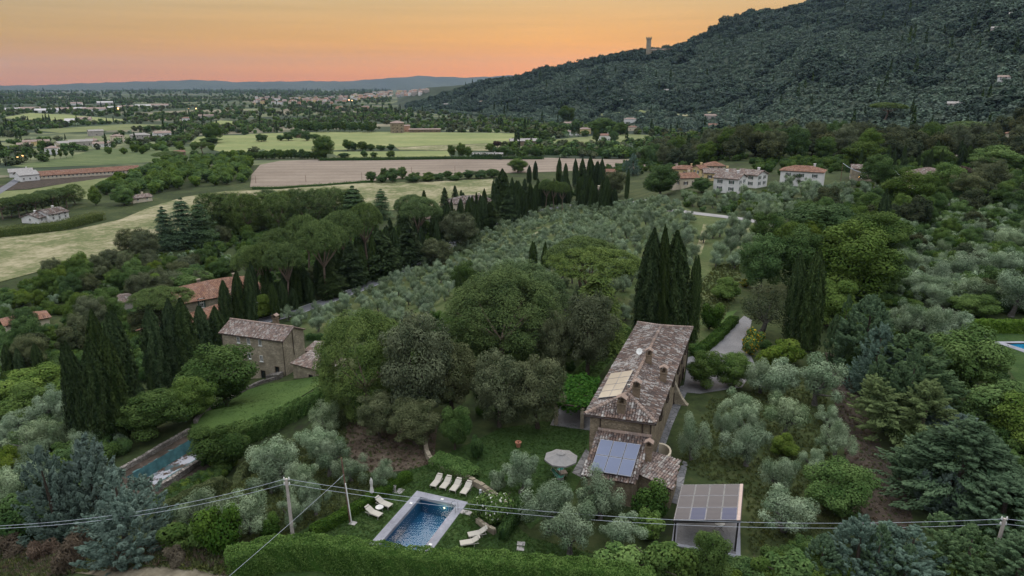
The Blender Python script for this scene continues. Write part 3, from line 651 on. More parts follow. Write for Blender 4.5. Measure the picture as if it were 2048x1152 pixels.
mk_leyland(280, 'gold_conifer', 'gold', 7., 6., 190, 130, 1.5, ((0, .9), (.12, 1.), (.35, .82), (.6, .55), (.82, .28), (1, .03)), 2, .19, .6)
mk_leyland(281, 'gold_conifer', 'green_conifer', 8.5, 6.5, 240, 130, 1.6, ((0, .9), (.12, 1.), (.35, .82), (.6, .55), (.82, .28), (1, .03)), 1, .2, .65)
for i in range(2): mk_conifer(283 + i, 'cedar', 'green_conifer', 12., 8.5, 330, 46, .42, .16, (0, .1, .35, .65, .88, 1.), (.9, 1., .88, .62, .32, .06), .08, 11, .45, .6)
mk_conifer(286, 'deodar', 'pine', 10., 8., 300, 50, .40, .55, (0, .1, .35, .65, .88, 1.), (.95, 1., .8, .5, .25, .05), .25, 8, .4, .5)
for i in range(2): mk_conifer(287 + i, 'fir', 'cypress', 14., 6., 330, 30, .6, .12, rise=.3)
for i in range(3): mk_bush(290 + i, 'shrub', 'broad', W_=2.4, Hh=1.7, lob=12)
for i in range(2): mk_bush(294 + i, 'bright_shrub', 'bright')
mk_bush(297, 'grey_shrub', 'olive'); mk_bush(298, 'broom', 'broad', mix='flower'); mk_bush(299, 'rose', 'broad', 3200, .14, .6, 2.6, 1.3, 12, 'white_flower')
mk_bush(300, 'dark_shrub', 'boxhedge', 3600, .13); mk_bush(301, 'dry_shrub', 'dry', 2000, .3, .15, 2., 1.2)

def merged(p):
    if p[4] is None:
        a, b = p[0], p[1]; vs = []; fs = []; mi_ = []; at_ = []
        V0 = np.empty(len(a.vertices) * 3, np.float32); a.vertices.foreach_get('co', V0); V0 = V0.reshape(-1, 3)
        vv = np.empty(len(a.polygons), np.float32); a.attributes['v'].data.foreach_get('value', vv)
        V1 = np.array([v.co[:] for v in b.vertices]); q = [tuple(f.vertices) for f in b.polygons if len(f.vertices) == 4]
        F1 = np.array(q) + len(V0)
        p[4] = npmesh(a.name + '_whole', np.concatenate([V0, V1]), np.concatenate([np.arange(len(V0)).reshape(-1, 4), F1]), [a.materials[0], b.materials[0]], np.concatenate([vv, np.full(len(F1), .5)]), np.concatenate([np.zeros(len(vv)), np.ones(len(F1))]))
    return p[4]
COUNT = {}
NAME = {'olive': 'olive_tree', 'old_olive': 'olive_tree', 'broad': 'broadleaf_tree', 'bright': 'broadleaf_tree', 'ilex': 'holm_oak', 'plantation': 'plantation_tree', 'poplar': 'poplar_tree', 'dusky': 'woodland_tree', 'copper': 'copper_tree', 'cypress': 'cypress_tree', 'cypress_small': 'cypress_tree', 'umbrella': 'umbrella_pine', 'belt_pine': 'umbrella_pine', 'dome': 'umbrella_pine', 'green_conifer': 'conifer_tree', 'blue_conifer': 'conifer_tree', 'gold_conifer': 'conifer_tree', 'cedar': 'cedar_tree', 'deodar': 'cedar_tree', 'fir': 'fir_tree', 'shrub': 'shrub', 'bright_shrub': 'shrub', 'grey_shrub': 'shrub', 'broom': 'flowering_shrub', 'rose': 'flowering_shrub', 'dark_shrub': 'shrub', 'dry_shrub': 'shrub'}
CAT = {'olive_tree': 'olive tree', 'cypress_tree': 'cypress', 'umbrella_pine': 'pine tree', 'conifer_tree': 'conifer', 'cedar_tree': 'cedar', 'fir_tree': 'fir tree', 'shrub': 'shrub', 'flowering_shrub': 'shrub'}
def plant(kd, base, w=None, h=None, label='', group=None, rot=None, far=None, sink=.0, var=None):
    ps = PROTO[kd]; i = COUNT.get(kd, 0); COUNT[kd] = i + 1; p = ps[(i if var is None else var) % len(ps)]
    w = p[2] if w is None else w; h = p[3] * (w / p[2]) if h is None else h
    sc = (w / p[2], w / p[2], h / p[3]); rz = R0.uniform(0, 6.28) if rot is None else rot
    nm = NAME[kd]; cat = CAT.get(nm, 'tree'); base = Vector(base) - Vector((0, 0, sink))
    far = dist(base) > 230 if far is None else far
    tl = 0.0 if 'shrub' in nm else .045
    if far:
        o = link(nm, merged(p), None, base, rz, sc); o.rotation_euler = (R0.uniform(-tl, tl), R0.uniform(-tl, tl), rz); return tag(o, label, cat, group)
    o = thing(nm, label, cat, base, rz, group); o.rotation_euler = (R0.uniform(-tl, tl), R0.uniform(-tl, tl), rz)
    link('foliage' if 'shrub' in nm else 'crown', p[0], o, None, 0, sc); link('stems' if 'shrub' in nm else 'trunk', p[1], o, None, 0, sc)
    return o
WK = {'cypress': .86, 'green_conifer': 1.14, 'blue_conifer': 1.12, 'gold_tree': 1.1, 'droop_tree': 1.1, 'olive': .95, 'ilex': 1.05, 'dry_shrub': .75}
def boxplant(kd, x0, y0, x1, y1, label, group=None, **kw):
    "plant whose outline in the photograph spans x0..x1 and whose top and foot are at rows y0 and y1"
    cx_ = (x0 + x1) / 2; g = G(cx_, y1); w = (x1 - x0) / FP * dist(g) * WK.get(kd, 1.)
    k = .1 if kd in ('umbrella', 'poplar', 'fir') else .3 if 'cypress' in kd else .15 if 'shrub' in kd else .55          # the foot stands half a crown behind the crown's near edge
    dv = Vector((g.x, g.y, 0)).normalized() * w * .5 * k; g = g + dv; g.z = h1(g.x, g.y); h = up(g, y0, cx_)
    if kd not in ('cypress', 'umbrella', 'cypress_small', 'fir'): h = min(h, w * 2.2)
    return plant(kd, g, max(w, .4), max(h, .4), label, group, **kw)

# scattered masses that nobody could count: points carrying instanced plants
def scatter(name, pts, scl, protos, ids, label=None, rz=None):
    me = bpy.data.meshes.new(name); n = len(pts); me.vertices.add(n); me.vertices.foreach_set('co', np.asarray(pts, np.float32).ravel())
    for nm, tp, dt in (('sc', 'FLOAT', scl), ('rz', 'FLOAT', rz if rz is not None else RN.uniform(0, 6.28, n))):
        a = me.attributes.new(nm, tp, 'POINT'); a.data.foreach_set('value', np.asarray(dt, np.float32))
    a = me.attributes.new('id', 'INT', 'POINT'); a.data.foreach_set('value', np.asarray(ids, np.int32)); me.update()
    o = link(name, me); kind(o, 'stuff')
    ng = bpy.data.node_groups.new(name, 'GeometryNodeTree'); ng.interface.new_socket('Geometry', in_out='INPUT', socket_type='NodeSocketGeometry'); ng.interface.new_socket('Geometry', in_out='OUTPUT', socket_type='NodeSocketGeometry')
    q = ng.nodes; gi = q.new('NodeGroupInput'); go = q.new('NodeGroupOutput'); jn = q.new('GeometryNodeJoinGeometry')
    for pm in reversed(protos):
        po = bpy.data.objects.new(pm.name + '_source', pm)
        oi = q.new('GeometryNodeObjectInfo'); oi.inputs['Object'].default_value = po; oi.inputs['As Instance'].default_value = True
        ng.links.new(oi.outputs['Geometry'], jn.inputs[0])
    ip = q.new('GeometryNodeInstanceOnPoints'); ip.inputs['Pick Instance'].default_value = True
    def na_(nm, tp):
        a = q.new('GeometryNodeInputNamedAttribute'); a.data_type = tp; a.inputs['Name'].default_value = nm; return a.outputs['Attribute']
    cx_ = q.new('ShaderNodeCombineXYZ'); ng.links.new(na_('rz', 'FLOAT'), cx_.inputs['Z'])
    ng.links.new(gi.outputs[0], ip.inputs['Points']); ng.links.new(jn.outputs[0], ip.inputs['Instance']); ng.links.new(na_('id', 'INT'), ip.inputs['Instance Index'])
    ng.links.new(cx_.outputs[0], ip.inputs['Rotation']); ng.links.new(na_('sc', 'FLOAT'), ip.inputs['Scale']); ng.links.new(ip.outputs[0], go.inputs[0])
    md = o.modifiers.new('scatter', 'NODES'); md.node_group = ng
    return o
# ------------------------------------------------------------------ buildings
M['stone'] = stonemat('villa_stone', (.235, .185, .125), (.43, .345, .245), (.17, .14, .105))
M['stone2'] = stonemat('grey_stone', (.31, .26, .19), (.50, .43, .33), (.23, .195, .15), 2.6)
M['dry_wall'] = stonemat('dry_stone', (.16, .14, .125), (.34, .31, .28), (.05, .045, .04), 3., .8)
M['tile_old'] = tilemat('old_roof_tiles', [(.088, .064, .056), (.118, .080, .068), (.066, .052, .048), (.145, .100, .082), (.10, .076, .068), (.27, .25, .235), (.078, .060, .055), (.17, .118, .095), (.115, .088, .078), (.22, .20, .185)], .55)
M['tile_mid'] = tilemat('weathered_tiles', [(.16, .115, .10), (.20, .142, .118), (.13, .098, .088), (.24, .175, .148), (.175, .132, .115), (.29, .26, .235)], .5)
M['tile_red'] = tilemat('red_roof_tiles', [(.22, .115, .078), (.26, .138, .092), (.185, .10, .075), (.29, .165, .11)], .25)
M['ridge'] = tilemat('ridge_tiles', [(.22, .16, .13), (.26, .19, .155), (.185, .14, .12)], .5)
M['deck'] = plain('roof_underside', (.11, .075, .06), .9)
M['gutter'] = plain('copper_gutter', (.06, .042, .036), .5, .2, 3, .5, .4)
M['glass_dark'] = plain('window_glass', (.015, .017, .02), .08, .1, 1, .6)
M['white_frame'] = plain('white_frame', (.70, .69, .66), .6, .08)
M['shutter'] = plain('green_shutter', (.04, .075, .06), .7, .15)
M['wood_dark'] = plain('dark_wood', (.05, .035, .026), .8, .3)
M['brick'] = stonemat('brickwork', (.185, .135, .09), (.29, .215, .15), (.16, .13, .10), 7., .4)
M['plaster_white'] = plain('white_plaster', (.68, .66, .64), .9, .1, .7)
M['plaster_yellow'] = plain('yellow_plaster', (.60, .46, .24), .9, .12, .7)
M['plaster_cream'] = plain('cream_plaster', (.60, .52, .40), .9, .12, .7)
M['plaster_pink'] = plain('pink_plaster', (.55, .32, .23), .9, .12, .7)
M['plaster_grey'] = plain('grey_plaster', (.36, .33, .30), .9, .2, .6)
M['concrete'] = plain('concrete', (.38, .36, .35), .85, .2, 1.5, .2, 0., .2)
M['metal'] = plain('galvanised_metal', (.45, .46, .47), .4, .15, 4, .5, .6)
def shifted(mb, base):
    b = Vector(base); mb.v = [(p[0] - b.x, p[1] - b.y, p[2] - b.z) for p in mb.v]; return mb
def tiles(mb, O, X, Y, poly, rng, s=.25, c=.38):
    "overlapping half-round tiles laid in columns on a sloping polygon (x along the eave, y up the slope)"
    O, X, Y = Vector(O), Vector(X), Vector(Y); Nn = X.cross(Y).normalized(); xs = [p[0] for p in poly]; x = min(xs) + s * .5
    prof_ = ((-.50, .02), (-.27, .36), (.27, .36), (.50, .02))
    while x < max(xs):
        ys = []
        for i in range(len(poly)):
            (x0, y0), (x1, y1) = poly[i], poly[(i + 1) % len(poly)]
            if (x0 > x) != (x1 > x): ys.append(y0 + (x - x0) / (x1 - x0) * (y1 - y0))
        if len(ys) >= 2:
            y, y1 = min(ys) - rng.uniform(.03, .10), max(ys)
            while y < y1 - .05:
                e = min(y + c * 1.12, y1 + .06); mb.val = rng.random(); jx = rng.uniform(-.02, .02); dz = rng.uniform(0, .018); vs = []
                for yy, lift, wd in ((y, .045 + dz, 1.04), (e, .012 + dz, .9)):
                    for a, b in prof_: vs.append(O + X * (x + jx + a * s * wd) + Y * yy + Nn * (b * s + lift))
                mb.faces(vs, [(0, 1, 5, 4), (1, 2, 6, 5), (2, 3, 7, 6), (3, 2, 1, 0)])
                y += c * rng.uniform(.94, 1.05)
        x += s
def caps(mb, a, b, rng, r=.17, c=.42):
    "a line of half-round ridge tiles from a to b"
    a, b = Vector(a), Vector(b); d = (b - a).normalized(); n = Vector((-d.y, d.x, 0)).normalized(); u_ = n.cross(d) * -1 if n.cross(d).z < 0 else n.cross(d); Lh = (b - a).length; y = 0
    while y < Lh - .05:
        e = min(y + c * 1.1, Lh); mb.val = rng.random(); vs = []
        for yy, k, z in ((y, 1.08, .03), (e, .92, 0)):
            for q in range(5): th = math.pi * q / 4; vs.append(a + d * yy + n * (math.cos(th) * r * k) + u_ * (math.sin(th) * r * k * .8 + z + .03))
        mb.faces(vs, [(q, q + 1, q + 6, q + 5) for q in range(4)] + [(4, 3, 2, 1, 0)]); y += c
def slope_frame(e0, e1, top):
    "frame of a roof plane from its eave e0-e1 and one point up the slope"
    e0, e1, top = Vector(e0), Vector(e1), Vector(top); X = (e1 - e0).normalized(); Nn = X.cross(top - e0).normalized(); Y = Nn.cross(X); return e0, X, Y
def plane_poly(O, X, Y, pts): return [((Vector(p) - O).dot(X), (Vector(p) - O).dot(Y)) for p in pts]
def slab(mb, pts, th=.10):
    pts = [Vector(p) for p in pts]; n = (pts[1] - pts[0]).cross(pts[2] - pts[0]).normalized(); n = n if n.z > 0 else -n
    mb.prism([p - n * th for p in pts], n * th)
def window(parent, base, c, right, w, h, out, frame='white_frame', shut=None, name='window', sill=True, depth=.14, arch=False, panes=2):
    "window set on a wall: c = middle of its foot on the wall face; frame, panes and shutters stand a little proud"
    c, right, out = Vector(c), Vector(right).normalized(), Vector(out).normalized(); b = MB(); up_ = Vector((0, 0, 1)); t_ = max(.06, w * .08)
    o_ = c + out * .02
    def bar(x0, x1, z0, z1, d): b.prism([o_ + right * x0 + up_ * z0, o_ + right * x1 + up_ * z0, o_ + right * x1 + up_ * z0 + out * d, o_ + right * x0 + up_ * z0 + out * d], z1 - z0)
    bar(-w / 2, -w / 2 + t_, 0, h, .08); bar(w / 2 - t_, w / 2, 0, h, .08); bar(-w / 2 + t_, w / 2 - t_, 0, t_, .08); bar(-w / 2 + t_, w / 2 - t_, h - t_, h, .08)
    for k in range(1, panes): x = -w / 2 + w * k / panes; bar(x - t_ * .5, x + t_ * .5, t_, h - t_, .07)
    if sill: bar(-w / 2 - .1, w / 2 + .1, -.1, -.002, .16)
    o = shifted(b, base).build(name, M[frame], parent)
    g = MB(); o2 = c + out * .025
    g.quad(o2 - right * (w / 2 - .01) + up_ * .01, o2 + right * (w / 2 - .01) + up_ * .01, o2 + right * (w / 2 - .01) + up_ * (h - .01), o2 - right * (w / 2 - .01) + up_ * (h - .01))
    shifted(g, base).build('pane', M['glass_dark'], o)
    if shut:
        for sd in (-1, 1):
            s_ = MB(); p = c + right * sd * (w / 2 + w * .27) + out * .02
            s_.prism([p - right * w * .25, p + right * w * .25, p + right * w * .25 + out * .06, p - right * w * .25 + out * .06], h); shifted(s_, base).build('shutter', M[shut], o)
    return o
def chimney(parent, base, p, w, d, h, X, Y, mat='brick', tall=.5):
    "square stack with a little gabled hood over its smoke opening"
    p, X, Y = Vector(p), Vector(X).normalized(), Vector(Y).normalized(); b = MB()
    b.box(p - Vector((0, 0, .6)), (w, d, h + .6), X); b.box(p + Vector((0, 0, h)), (w * 1.18, d * 1.18, .09), X)
    q = p + Vector((0, 0, h + .09))
    for sd in (-1, 1): b.box(q + X * sd * w * .38, (w * .2, d * .95, tall), X)
    b.box(q + Y * d * .36, (w * .5, d * .16, tall * .9), X)
    b.cur = 1
    for sd in (-1, 1):
        e = q + Vector((0, 0, tall)); b.prism([e - Y * d * .62 + X * sd * w * .68, e + Y * d * .62 + X * sd * w * .68, e + Y * d * .62 + Vector((0, 0, w * .42)), e - Y * d * .62 + Vector((0, 0, w * .42))][::sd], Vector((0, 0, .08)))
    return shifted(b, base).build('chimney', [M[mat], M['ridge']], parent)
rt = random.Random(3)

# --- the villa: long hipped stone house in the middle
ZE, ZR = 5.6, 6.72
A, B, C_, D_ = [at(x, y, ZE) for x, y in ((1170, 829), (1311, 847.5), (1385, 656), (1276, 646))]
m0, m1 = (A + B) / 2, (C_ + D_) / 2; VL = (m1 - m0).normalized(); VW = (B - A).normalized(); LEN = (m1 - m0).length
R1 = m0 + VL * 3.5 + Vector((0, 0, ZR - ZE)); R2 = m0 + VL * 24.5 + Vector((0, 0, ZR - ZE))
VB = Vector((m0.x, m0.y, 0))
villa = thing('villa', 'long stone villa with a hipped roof of old tiles, four chimneys and a panelled lean-to', 'house', VB)
IN = .42
def inset(P, s1, s2): return P + VW * s1 * IN + VL * s2 * IN
wa, wb, wc, wd_ = inset(A, 1, 1), inset(B, -1, 1), inset(C_, -1, -1), inset(D_, 1, -1)
b = MB(); b.prism([Vector((p.x, p.y, -.5)) for p in (wa, wb, wc, wd_)], ZE + .38)
shifted(b, VB).build('wall', M['stone'], villa)
b = MB(); slab(b, [A, B, R1], .12); slab(b, [B, C_, R2, R1], .12); slab(b, [C_, D_, R2], .12); slab(b, [D_, A, R1, R2], .12)
roof = shifted(b, VB).build('roof', M['deck'], villa)
b = MB()
for pts in ([A, B, R1], [B, C_, R2, R1], [C_, D_, R2], [D_, A, R1, R2]):
    O, X, Y = slope_frame(pts[0], pts[1], pts[2]); tiles(b, O, X, Y, plane_poly(O, X, Y, pts), rt, .26, .40)
kind(shifted(b, VB).build('roof_tile', M['tile_old'], roof), 'stuff')
b = MB()
for p, q in ((R1, R2), (A, R1), (B, R1), (C_, R2), (D_, R2)): caps(b, p + Vector((0, 0, .06)), q + Vector((0, 0, .06)), rt, .2)
kind(shifted(b, VB).build('ridge_tile', M['ridge'], roof), 'stuff')
# gutters and downpipes
b = MB()
for p, q in ((A, B), (B, C_), (D_, A)): b.tube([p + Vector((0, 0, -.13)), q + Vector((0, 0, -.13))], .085, 6)
shifted(b, VB).build('gutter', M['gutter'], villa)
FN = Vector((VW.y, -VW.x, 0)); FN = FN if FN.dot(VL) < 0 else -FN          # outward normal of the short front wall
RNm = Vector((VL.y, -VL.x, 0))                                            # outward normal of the long right wall
for f in (.17, .86, .995):
    p = wa.lerp(wb, f) + FN * .09; b = MB(); b.tube([p + Vector((0, 0, -.1)) , Vector((p.x, p.y, 2.6 if f < .9 else 0))], .06, 6); shifted(b, VB).build('downpipe', M['gutter'], villa)
p = wb.lerp(wc, .993) + RNm * .09; b = MB(); b.tube([p + Vector((0, 0, -.1)), Vector((p.x, p.y, 0))], .06, 6); shifted(b, VB).build('downpipe', M['gutter'], villa)
# windows of the long right wall, and of the hidden left wall
wallR = (wc - wb).normalized(); outR = Vector((wallR.y, -wallR.x, 0)); outR = outR if outR.dot(VW) > 0 else -outR
wallL = (wd_ - wa).normalized(); outL = -Vector((wallL.y, -wallL.x, 0)); outL = outL if outL.dot(VW) < 0 else -outL
for f in (.22, .38, .54, .68, .80, .92):
    p = wb.lerp(wc, f); window(villa, VB, (p.x, p.y, 3.1), wallR, .95, 1.35, outR, 'wood_dark', 'wood_dark')
for f in (.60, .74, .88):
    p = wb.lerp(wc, f); window(villa, VB, (p.x, p.y, .25 if f != .74 else 0.0), wallR, 1.0, 1.9 if f == .74 else 1.2, outR, 'wood_dark', None, 'door' if f == .74 else 'window', f != .74)
for f in (.2, .4, .6, .8):
    p = wa.lerp(wd_, f); window(villa, VB, (p.x, p.y, 3.1), wallL, .95, 1.35, outL, 'wood_dark', 'wood_dark'); window(villa, VB, (p.x, p.y, .5), wallL, .95, 1.5, outL, 'wood_dark', 'wood_dark')
# sloping buttress half way along
p0 = wb.lerp(wc, .60); b = MB(); q0 = p0 + outR * 1.7
for k in range(6):
    f0, f1 = k / 6, (k + 1) / 6; z0 = 2.7 * (1 - f0) ** 1.4; z1 = 2.7 * (1 - f1) ** 1.4 + .05
    a_, c_ = p0.lerp(q0, f0), p0.lerp(q0, f1); n_ = wallR * .35
    b.prism([Vector((a_.x, a_.y, -.2)) - n_, Vector((c_.x, c_.y, -.2)) - n_, Vector((c_.x, c_.y, -.2)) + n_, Vector((a_.x, a_.y, -.2)) + n_], 0, [Vector((a_.x, a_.y, z0)) - n_, Vector((c_.x, c_.y, z1)) - n_, Vector((c_.x, c_.y, z1)) + n_, Vector((a_.x, a_.y, z0)) + n_])
shifted(b, VB).build('buttress', M['stone2'], villa)
# chimneys
def on_roof(px, py):
    "roof point under a pixel: on one of the four slopes"
    best = None
    for pts in ([A, B, R1], [B, C_, R2], [D_, A, R1], [C_, D_, R2]):
        n = (pts[1] - pts[0]).cross(pts[2] - pts[0]).normalized(); d = Vector(ray(px, py)); o = Vector((0, 0, CZ)); t_ = (pts[0] - o).dot(n) / d.dot(n); q = o + d * t_
        z = min(ZR, q.z)
        if best is None or q.z < best.z: best = q
    return best
for px, py, w in ((1296, 730, .66), (1325, 766, .68), (1271, 797, .72), (1241, 829, .78)):
    chimney(roof, VB, on_roof(px, py) + VL * .3, w, w * .85, 1.05, VW, VL, 'brick', .42)
# satellite dish, aerial
p = on_roof(1278, 715); b = MB(); b.tube([p, p + Vector((0, 0, .7))], .03, 5); c0 = p + Vector((0, 0, .75)); dn = Vector((-.35, -.75, .55)).normalized(); e1 = dn.cross(Vector((0, 0, 1))).normalized(); e2 = dn.cross(e1)
vs = [c0 - dn * .08] + [c0 + (e1 * math.cos(k / 14 * 6.283) * .34 + e2 * math.sin(k / 14 * 6.283) * .40) for k in range(14)]; b.faces(vs, [(0, 1 + k, 1 + (k + 1) % 14) for k in range(14)]); b.tube([c0 - e2 * .3, c0 + dn * .45], .015, 4)
shifted(b, VB).build('satellite_dish', M['white_frame'], villa)
p = on_roof(1257, 784); b = MB(); b.tube([p, p + Vector((0, 0, 1.3))], .025, 5); b.tube([p + Vector((-.3, 0, 1.25)), p + Vector((.3, 0, 1.25))], .015, 4); b.box(p + Vector((0, 0, .5)), (.25, .12, .3)); shifted(b, VB).build('aerial', M['metal'], villa)
def panel_mat(name, face, line, nx, ny, rough=.08, spec=.5, lw=.03, coat=.0):
    m, t = newmat(name); uv = nd(t, 'ShaderNodeTexCoord').outputs['UV']; s_ = nd(t, 'ShaderNodeSeparateXYZ', {0: uv}); fac = None
    for o_, n_ in ((s_.outputs[0], nx), (s_.outputs[1], ny)):
        if n_ < 2: continue
        fr = nd(t, 'ShaderNodeMath', {0: nd(t, 'ShaderNodeMath', {0: o_, 1: float(n_)}, operation='MULTIPLY').outputs[0]}, operation='FRACT').outputs[0]
        l_ = nd(t, 'ShaderNodeMath', {0: fr, 1: lw * 1.0}, operation='LESS_THAN').outputs[0]; fac = l_ if fac is None else nd(t, 'ShaderNodeMath', {0: fac, 1: l_}, operation='MAXIMUM').outputs[0]
    c = mixc(t, noise(t, objc(t), .8, 2), tuple(x * .9 for x in face), tuple(x * 1.1 for x in face))
    if fac is not None: c = mixc(t, fac, c, line)
    p_ = principled(t, c, rough, spec=spec); p_.inputs['Coat Weight'].default_value = coat; p_.inputs['Coat IOR'].default_value = 2.0; p_.inputs['Coat Roughness'].default_value = .03; return m
M['pv_blue'] = panel_mat('blue_collector_glass', (.072, .092, .165), (.3, .3, .4), 1, 1, .12, .5, .03, .1)
M['pv_sky_tint'] = panel_mat('roof_panel_sky_tint', (.46, .385, .30), (.3, .3, .3), 1, 1, .12, .8, .03, .3)  # cream base colour paints in the evening sky reflected by the glass
M['pv_cell'] = panel_mat('solar_cell_glass', (.040, .038, .050), (.10, .092, .10), 1, 9, .1, .05, .22, 0.)
M['pv_cell_blue'] = panel_mat('blue_cell_glass', (.024, .034, .085), (.08, .095, .15), 1, 9, .1, .05, .2, 0.)
M['alu'] = plain('aluminium_frame', (.21, .22, .26), .4, .05, 3, .5, .3)
def panel(parent, base, quad_, mat, name='solar_panel', th=.05, fr=.04, frame='alu'):
    "framed glass panel lying on the quad p00 p10 p11 p01"
    q = [Vector(p) for p in quad_]; n = (q[1] - q[0]).cross(q[3] - q[0]).normalized(); b = MB(); b.prism([p for p in q], n * th)
    o = shifted(b, base).build(name, M[frame], parent)
    c = sum(q, Vector()) / 4; ix = fr / max((q[1] - q[0]).length, .1) * 2; g = [c + (p - c) * (1 - ix) + n * (th + .006) for p in q]
    me = bpy.data.meshes.new('glass'); me.from_pydata([p - Vector(base) for p in g], [], [(0, 1, 2, 3)]); me.materials.append(M[mat]); uvl = me.uv_layers.new(name='UVMap')
    for i, co in enumerate(((0, 0), (1, 0), (1, 1), (0, 1))): uvl.data[i].uv = co
    link('glass', me, o); return o
# panels on the left slope, sky reflection painted in their colour: two by four
O, X, Y = slope_frame(D_, A, R1); nrm = X.cross(Y).normalized()
def on_plane(px, py, O, n, lift):
    d = Vector(ray(px, py)); o = Vector((0, 0, CZ)); return o + d * ((O + n * lift - o).dot(n) / d.dot(n))
cr4 = [on_plane(px, py, O, nrm, .24) for px, py in ((1196, 797), (1241, 792), (1267, 741), (1222, 747))]
for i in range(2):
    for j in range(4):
        def bl_(u_, v_): return cr4[0].lerp(cr4[1], u_).lerp(cr4[3].lerp(cr4[2], u_), v_)
        g_ = .004; panel(villa, VB, [bl_(i / 2 + g_, j / 4 + g_), bl_((i + 1) / 2 - g_, j / 4 + g_), bl_((i + 1) / 2 - g_, (j + 1) / 4 - g_), bl_(i / 2 + g_, (j + 1) / 4 - g_)], 'pv_sky_tint', 'roof_panel', .05, .015)
# lean-to at the front with the six blue collectors, and the lower lean-to beside it
TLp, TRp, BLp, BRp = at(1196, 860, 4.15), at(1304, 875, 4.15), at(1162, 951, 2.55), at(1270, 969, 2.55)
O, X, Y = slope_frame(BLp, BRp, TLp); lt = [BLp, BRp, TRp, TLp]
pp = plane_poly(O, X, Y, lt)
b = MB(); slab(b, [O + X * x + Y * y for x, y in pp], .1); lroof = shifted(b, VB).build('lean_to_roof', M['deck'], villa)
b = MB(); tiles(b, O, X, Y, pp, rt, .25, .38); kind(shifted(b, VB).build('roof_tile', M['tile_old'], lroof), 'stuff')
b = MB(); caps(b, TLp + Vector((0, 0, .05)), TRp + Vector((0, 0, .05)), rt, .22); kind(shifted(b, VB).build('ridge_tile', M['ridge'], lroof), 'stuff')
i1, i2, i3, i4 = BLp.lerp(TRp, .06), BRp.lerp(TLp, .06), TRp.lerp(BLp, .02), TLp.lerp(BRp, .02)
b = MB(); b.prism([Vector((p.x, p.y, -.4)) for p in (i1, i2, i3, i4)], 0, [p + Vector((0, 0, -.16)) for p in (i1, i2, i3, i4)]); shifted(b, VB).build('lean_to_wall', M['stone'], villa)
nrm = X.cross(Y).normalized(); cr4 = [on_plane(px, py, O, nrm, .30) for px, py in ((1180, 942), (1262, 955), (1282, 890), (1201, 879))]
for i in range(3):
    for j in range(2):
        g_ = .008; panel(villa, VB, [bl_(i / 3 + g_, j / 2 + g_), bl_((i + 1) / 3 - g_, j / 2 + g_), bl_((i + 1) / 3 - g_, (j + 1) / 2 - g_), bl_(i / 3 + g_, (j + 1) / 2 - g_)], 'pv_blue', 'solar_collector', .08, .028)
l1, l2, l3, l4 = at(1270, 946, 2.35), at(1346, 981, 2.05), at(1361, 921, 2.85), at(1300, 903, 2.95)
O, X, Y = slope_frame(l1, l2, l4); pp = plane_poly(O, X, Y, [l1, l2, l3, l4])
b = MB(); slab(b, [O + X * x + Y * y for x, y in pp], .1); lr2 = shifted(b, VB).build('side_roof', M['deck'], villa)
b = MB(); tiles(b, O, X, Y, pp, rt, .25, .38); kind(shifted(b, VB).build('roof_tile', M['tile_mid'], lr2), 'stuff')
q_ = [l1.lerp(l3, .05), l2.lerp(l4, .06), l3.lerp(l1, .05), l4.lerp(l2, .05)]
b = MB(); b.prism([Vector((p.x, p.y, -.4)) for p in q_], 0, [p + Vector((0, 0, -.22)) for p in q_]); shifted(b, VB).build('side_wall', M['stone'], villa)
p = at(1296, 922, 2.7); chimney(lr2, VB, p, .62, .55, 1.5, VW, VL, 'brick', .3)
# round pale plastered oven dome behind the lean-to
p = at(1322, 912, 0.); b = MB(); vs = []; cD = Vector((*at(1316, 906, .9)[:2], 0))
for k in range(15):
    th = -1.2 + k / 14 * 2.9
    for r_, z in ((1.7, 0), (1.7, 1.15), (1.45, 1.15), (1.45, 0)): vs.append(cD + VW * math.cos(th) * r_ * .75 + VL * math.sin(th) * r_ + Vector((0, 0, z)))
b.faces(vs, [(k * 4 + j, (k + 1) * 4 + j, (k + 1) * 4 + j + 1, k * 4 + j + 1) for k in range(14) for j in range(3)]); o = b.build('curved_wall', M['plaster_cream']); tag(o, 'curved pale plastered wall screening the corner between villa and lean-to', 'wall')

# --- stone farmhouse on the left terrace
ZH = -6.6
E0, E1, E2 = at(437, 666, ZH), at(566, 683.5, ZH), at(616, 660, ZH)
HX = (E1 - E0).normalized(); HYv = E2 - E1; HYv = HYv - HX * HYv.dot(HX); HD = 6.6; HY = HYv.normalized(); E2 = E1 + HY * HD; E3 = E0 + HY * HD
HB = Vector((E0.x, E0.y, 0)).lerp(Vector((E2.x, E2.y, 0)), .5); HB.z = h1(HB.x, HB.y)
farm = thing('stone_house', 'two storey stone house with a gabled tile roof beside the cypress row', 'house', HB)
rz = Vector((0, 0, 1.55)); Ra, Rb = E0.lerp(E3, .5) + rz, E1.lerp(E2, .5) + rz
k_ = .3; w0, w1, w2, w3 = E0 + (HX + HY) * k_, E1 + (-HX + HY) * k_, E2 + (-HX - HY) * k_, E3 + (HX - HY) * k_
b = MB(); zb = HB.z - 2.5
b.prism([Vector((p.x, p.y, zb)) for p in (w0, w1, w2, w3)], ZH - .02 - zb)
for p, q in ((w0, w3), (w1, w2)):
    s_ = HX * (.4 if p is w0 else -.4); m_ = (p + q) / 2 + rz * (1 - k_ / HD * 2 - .02); t0 = [p + Vector((0, 0, -.02)), q + Vector((0, 0, -.02)), m_]; b.prism(t0, s_)
shifted(b, HB).build('wall', M['stone2'], farm)
b = MB(); slab(b, [E0, E1, Rb, Ra], .12); slab(b, [E2, E3, Ra, Rb], .12); hroof = shifted(b, HB).build('roof', M['deck'], farm)
b = MB()
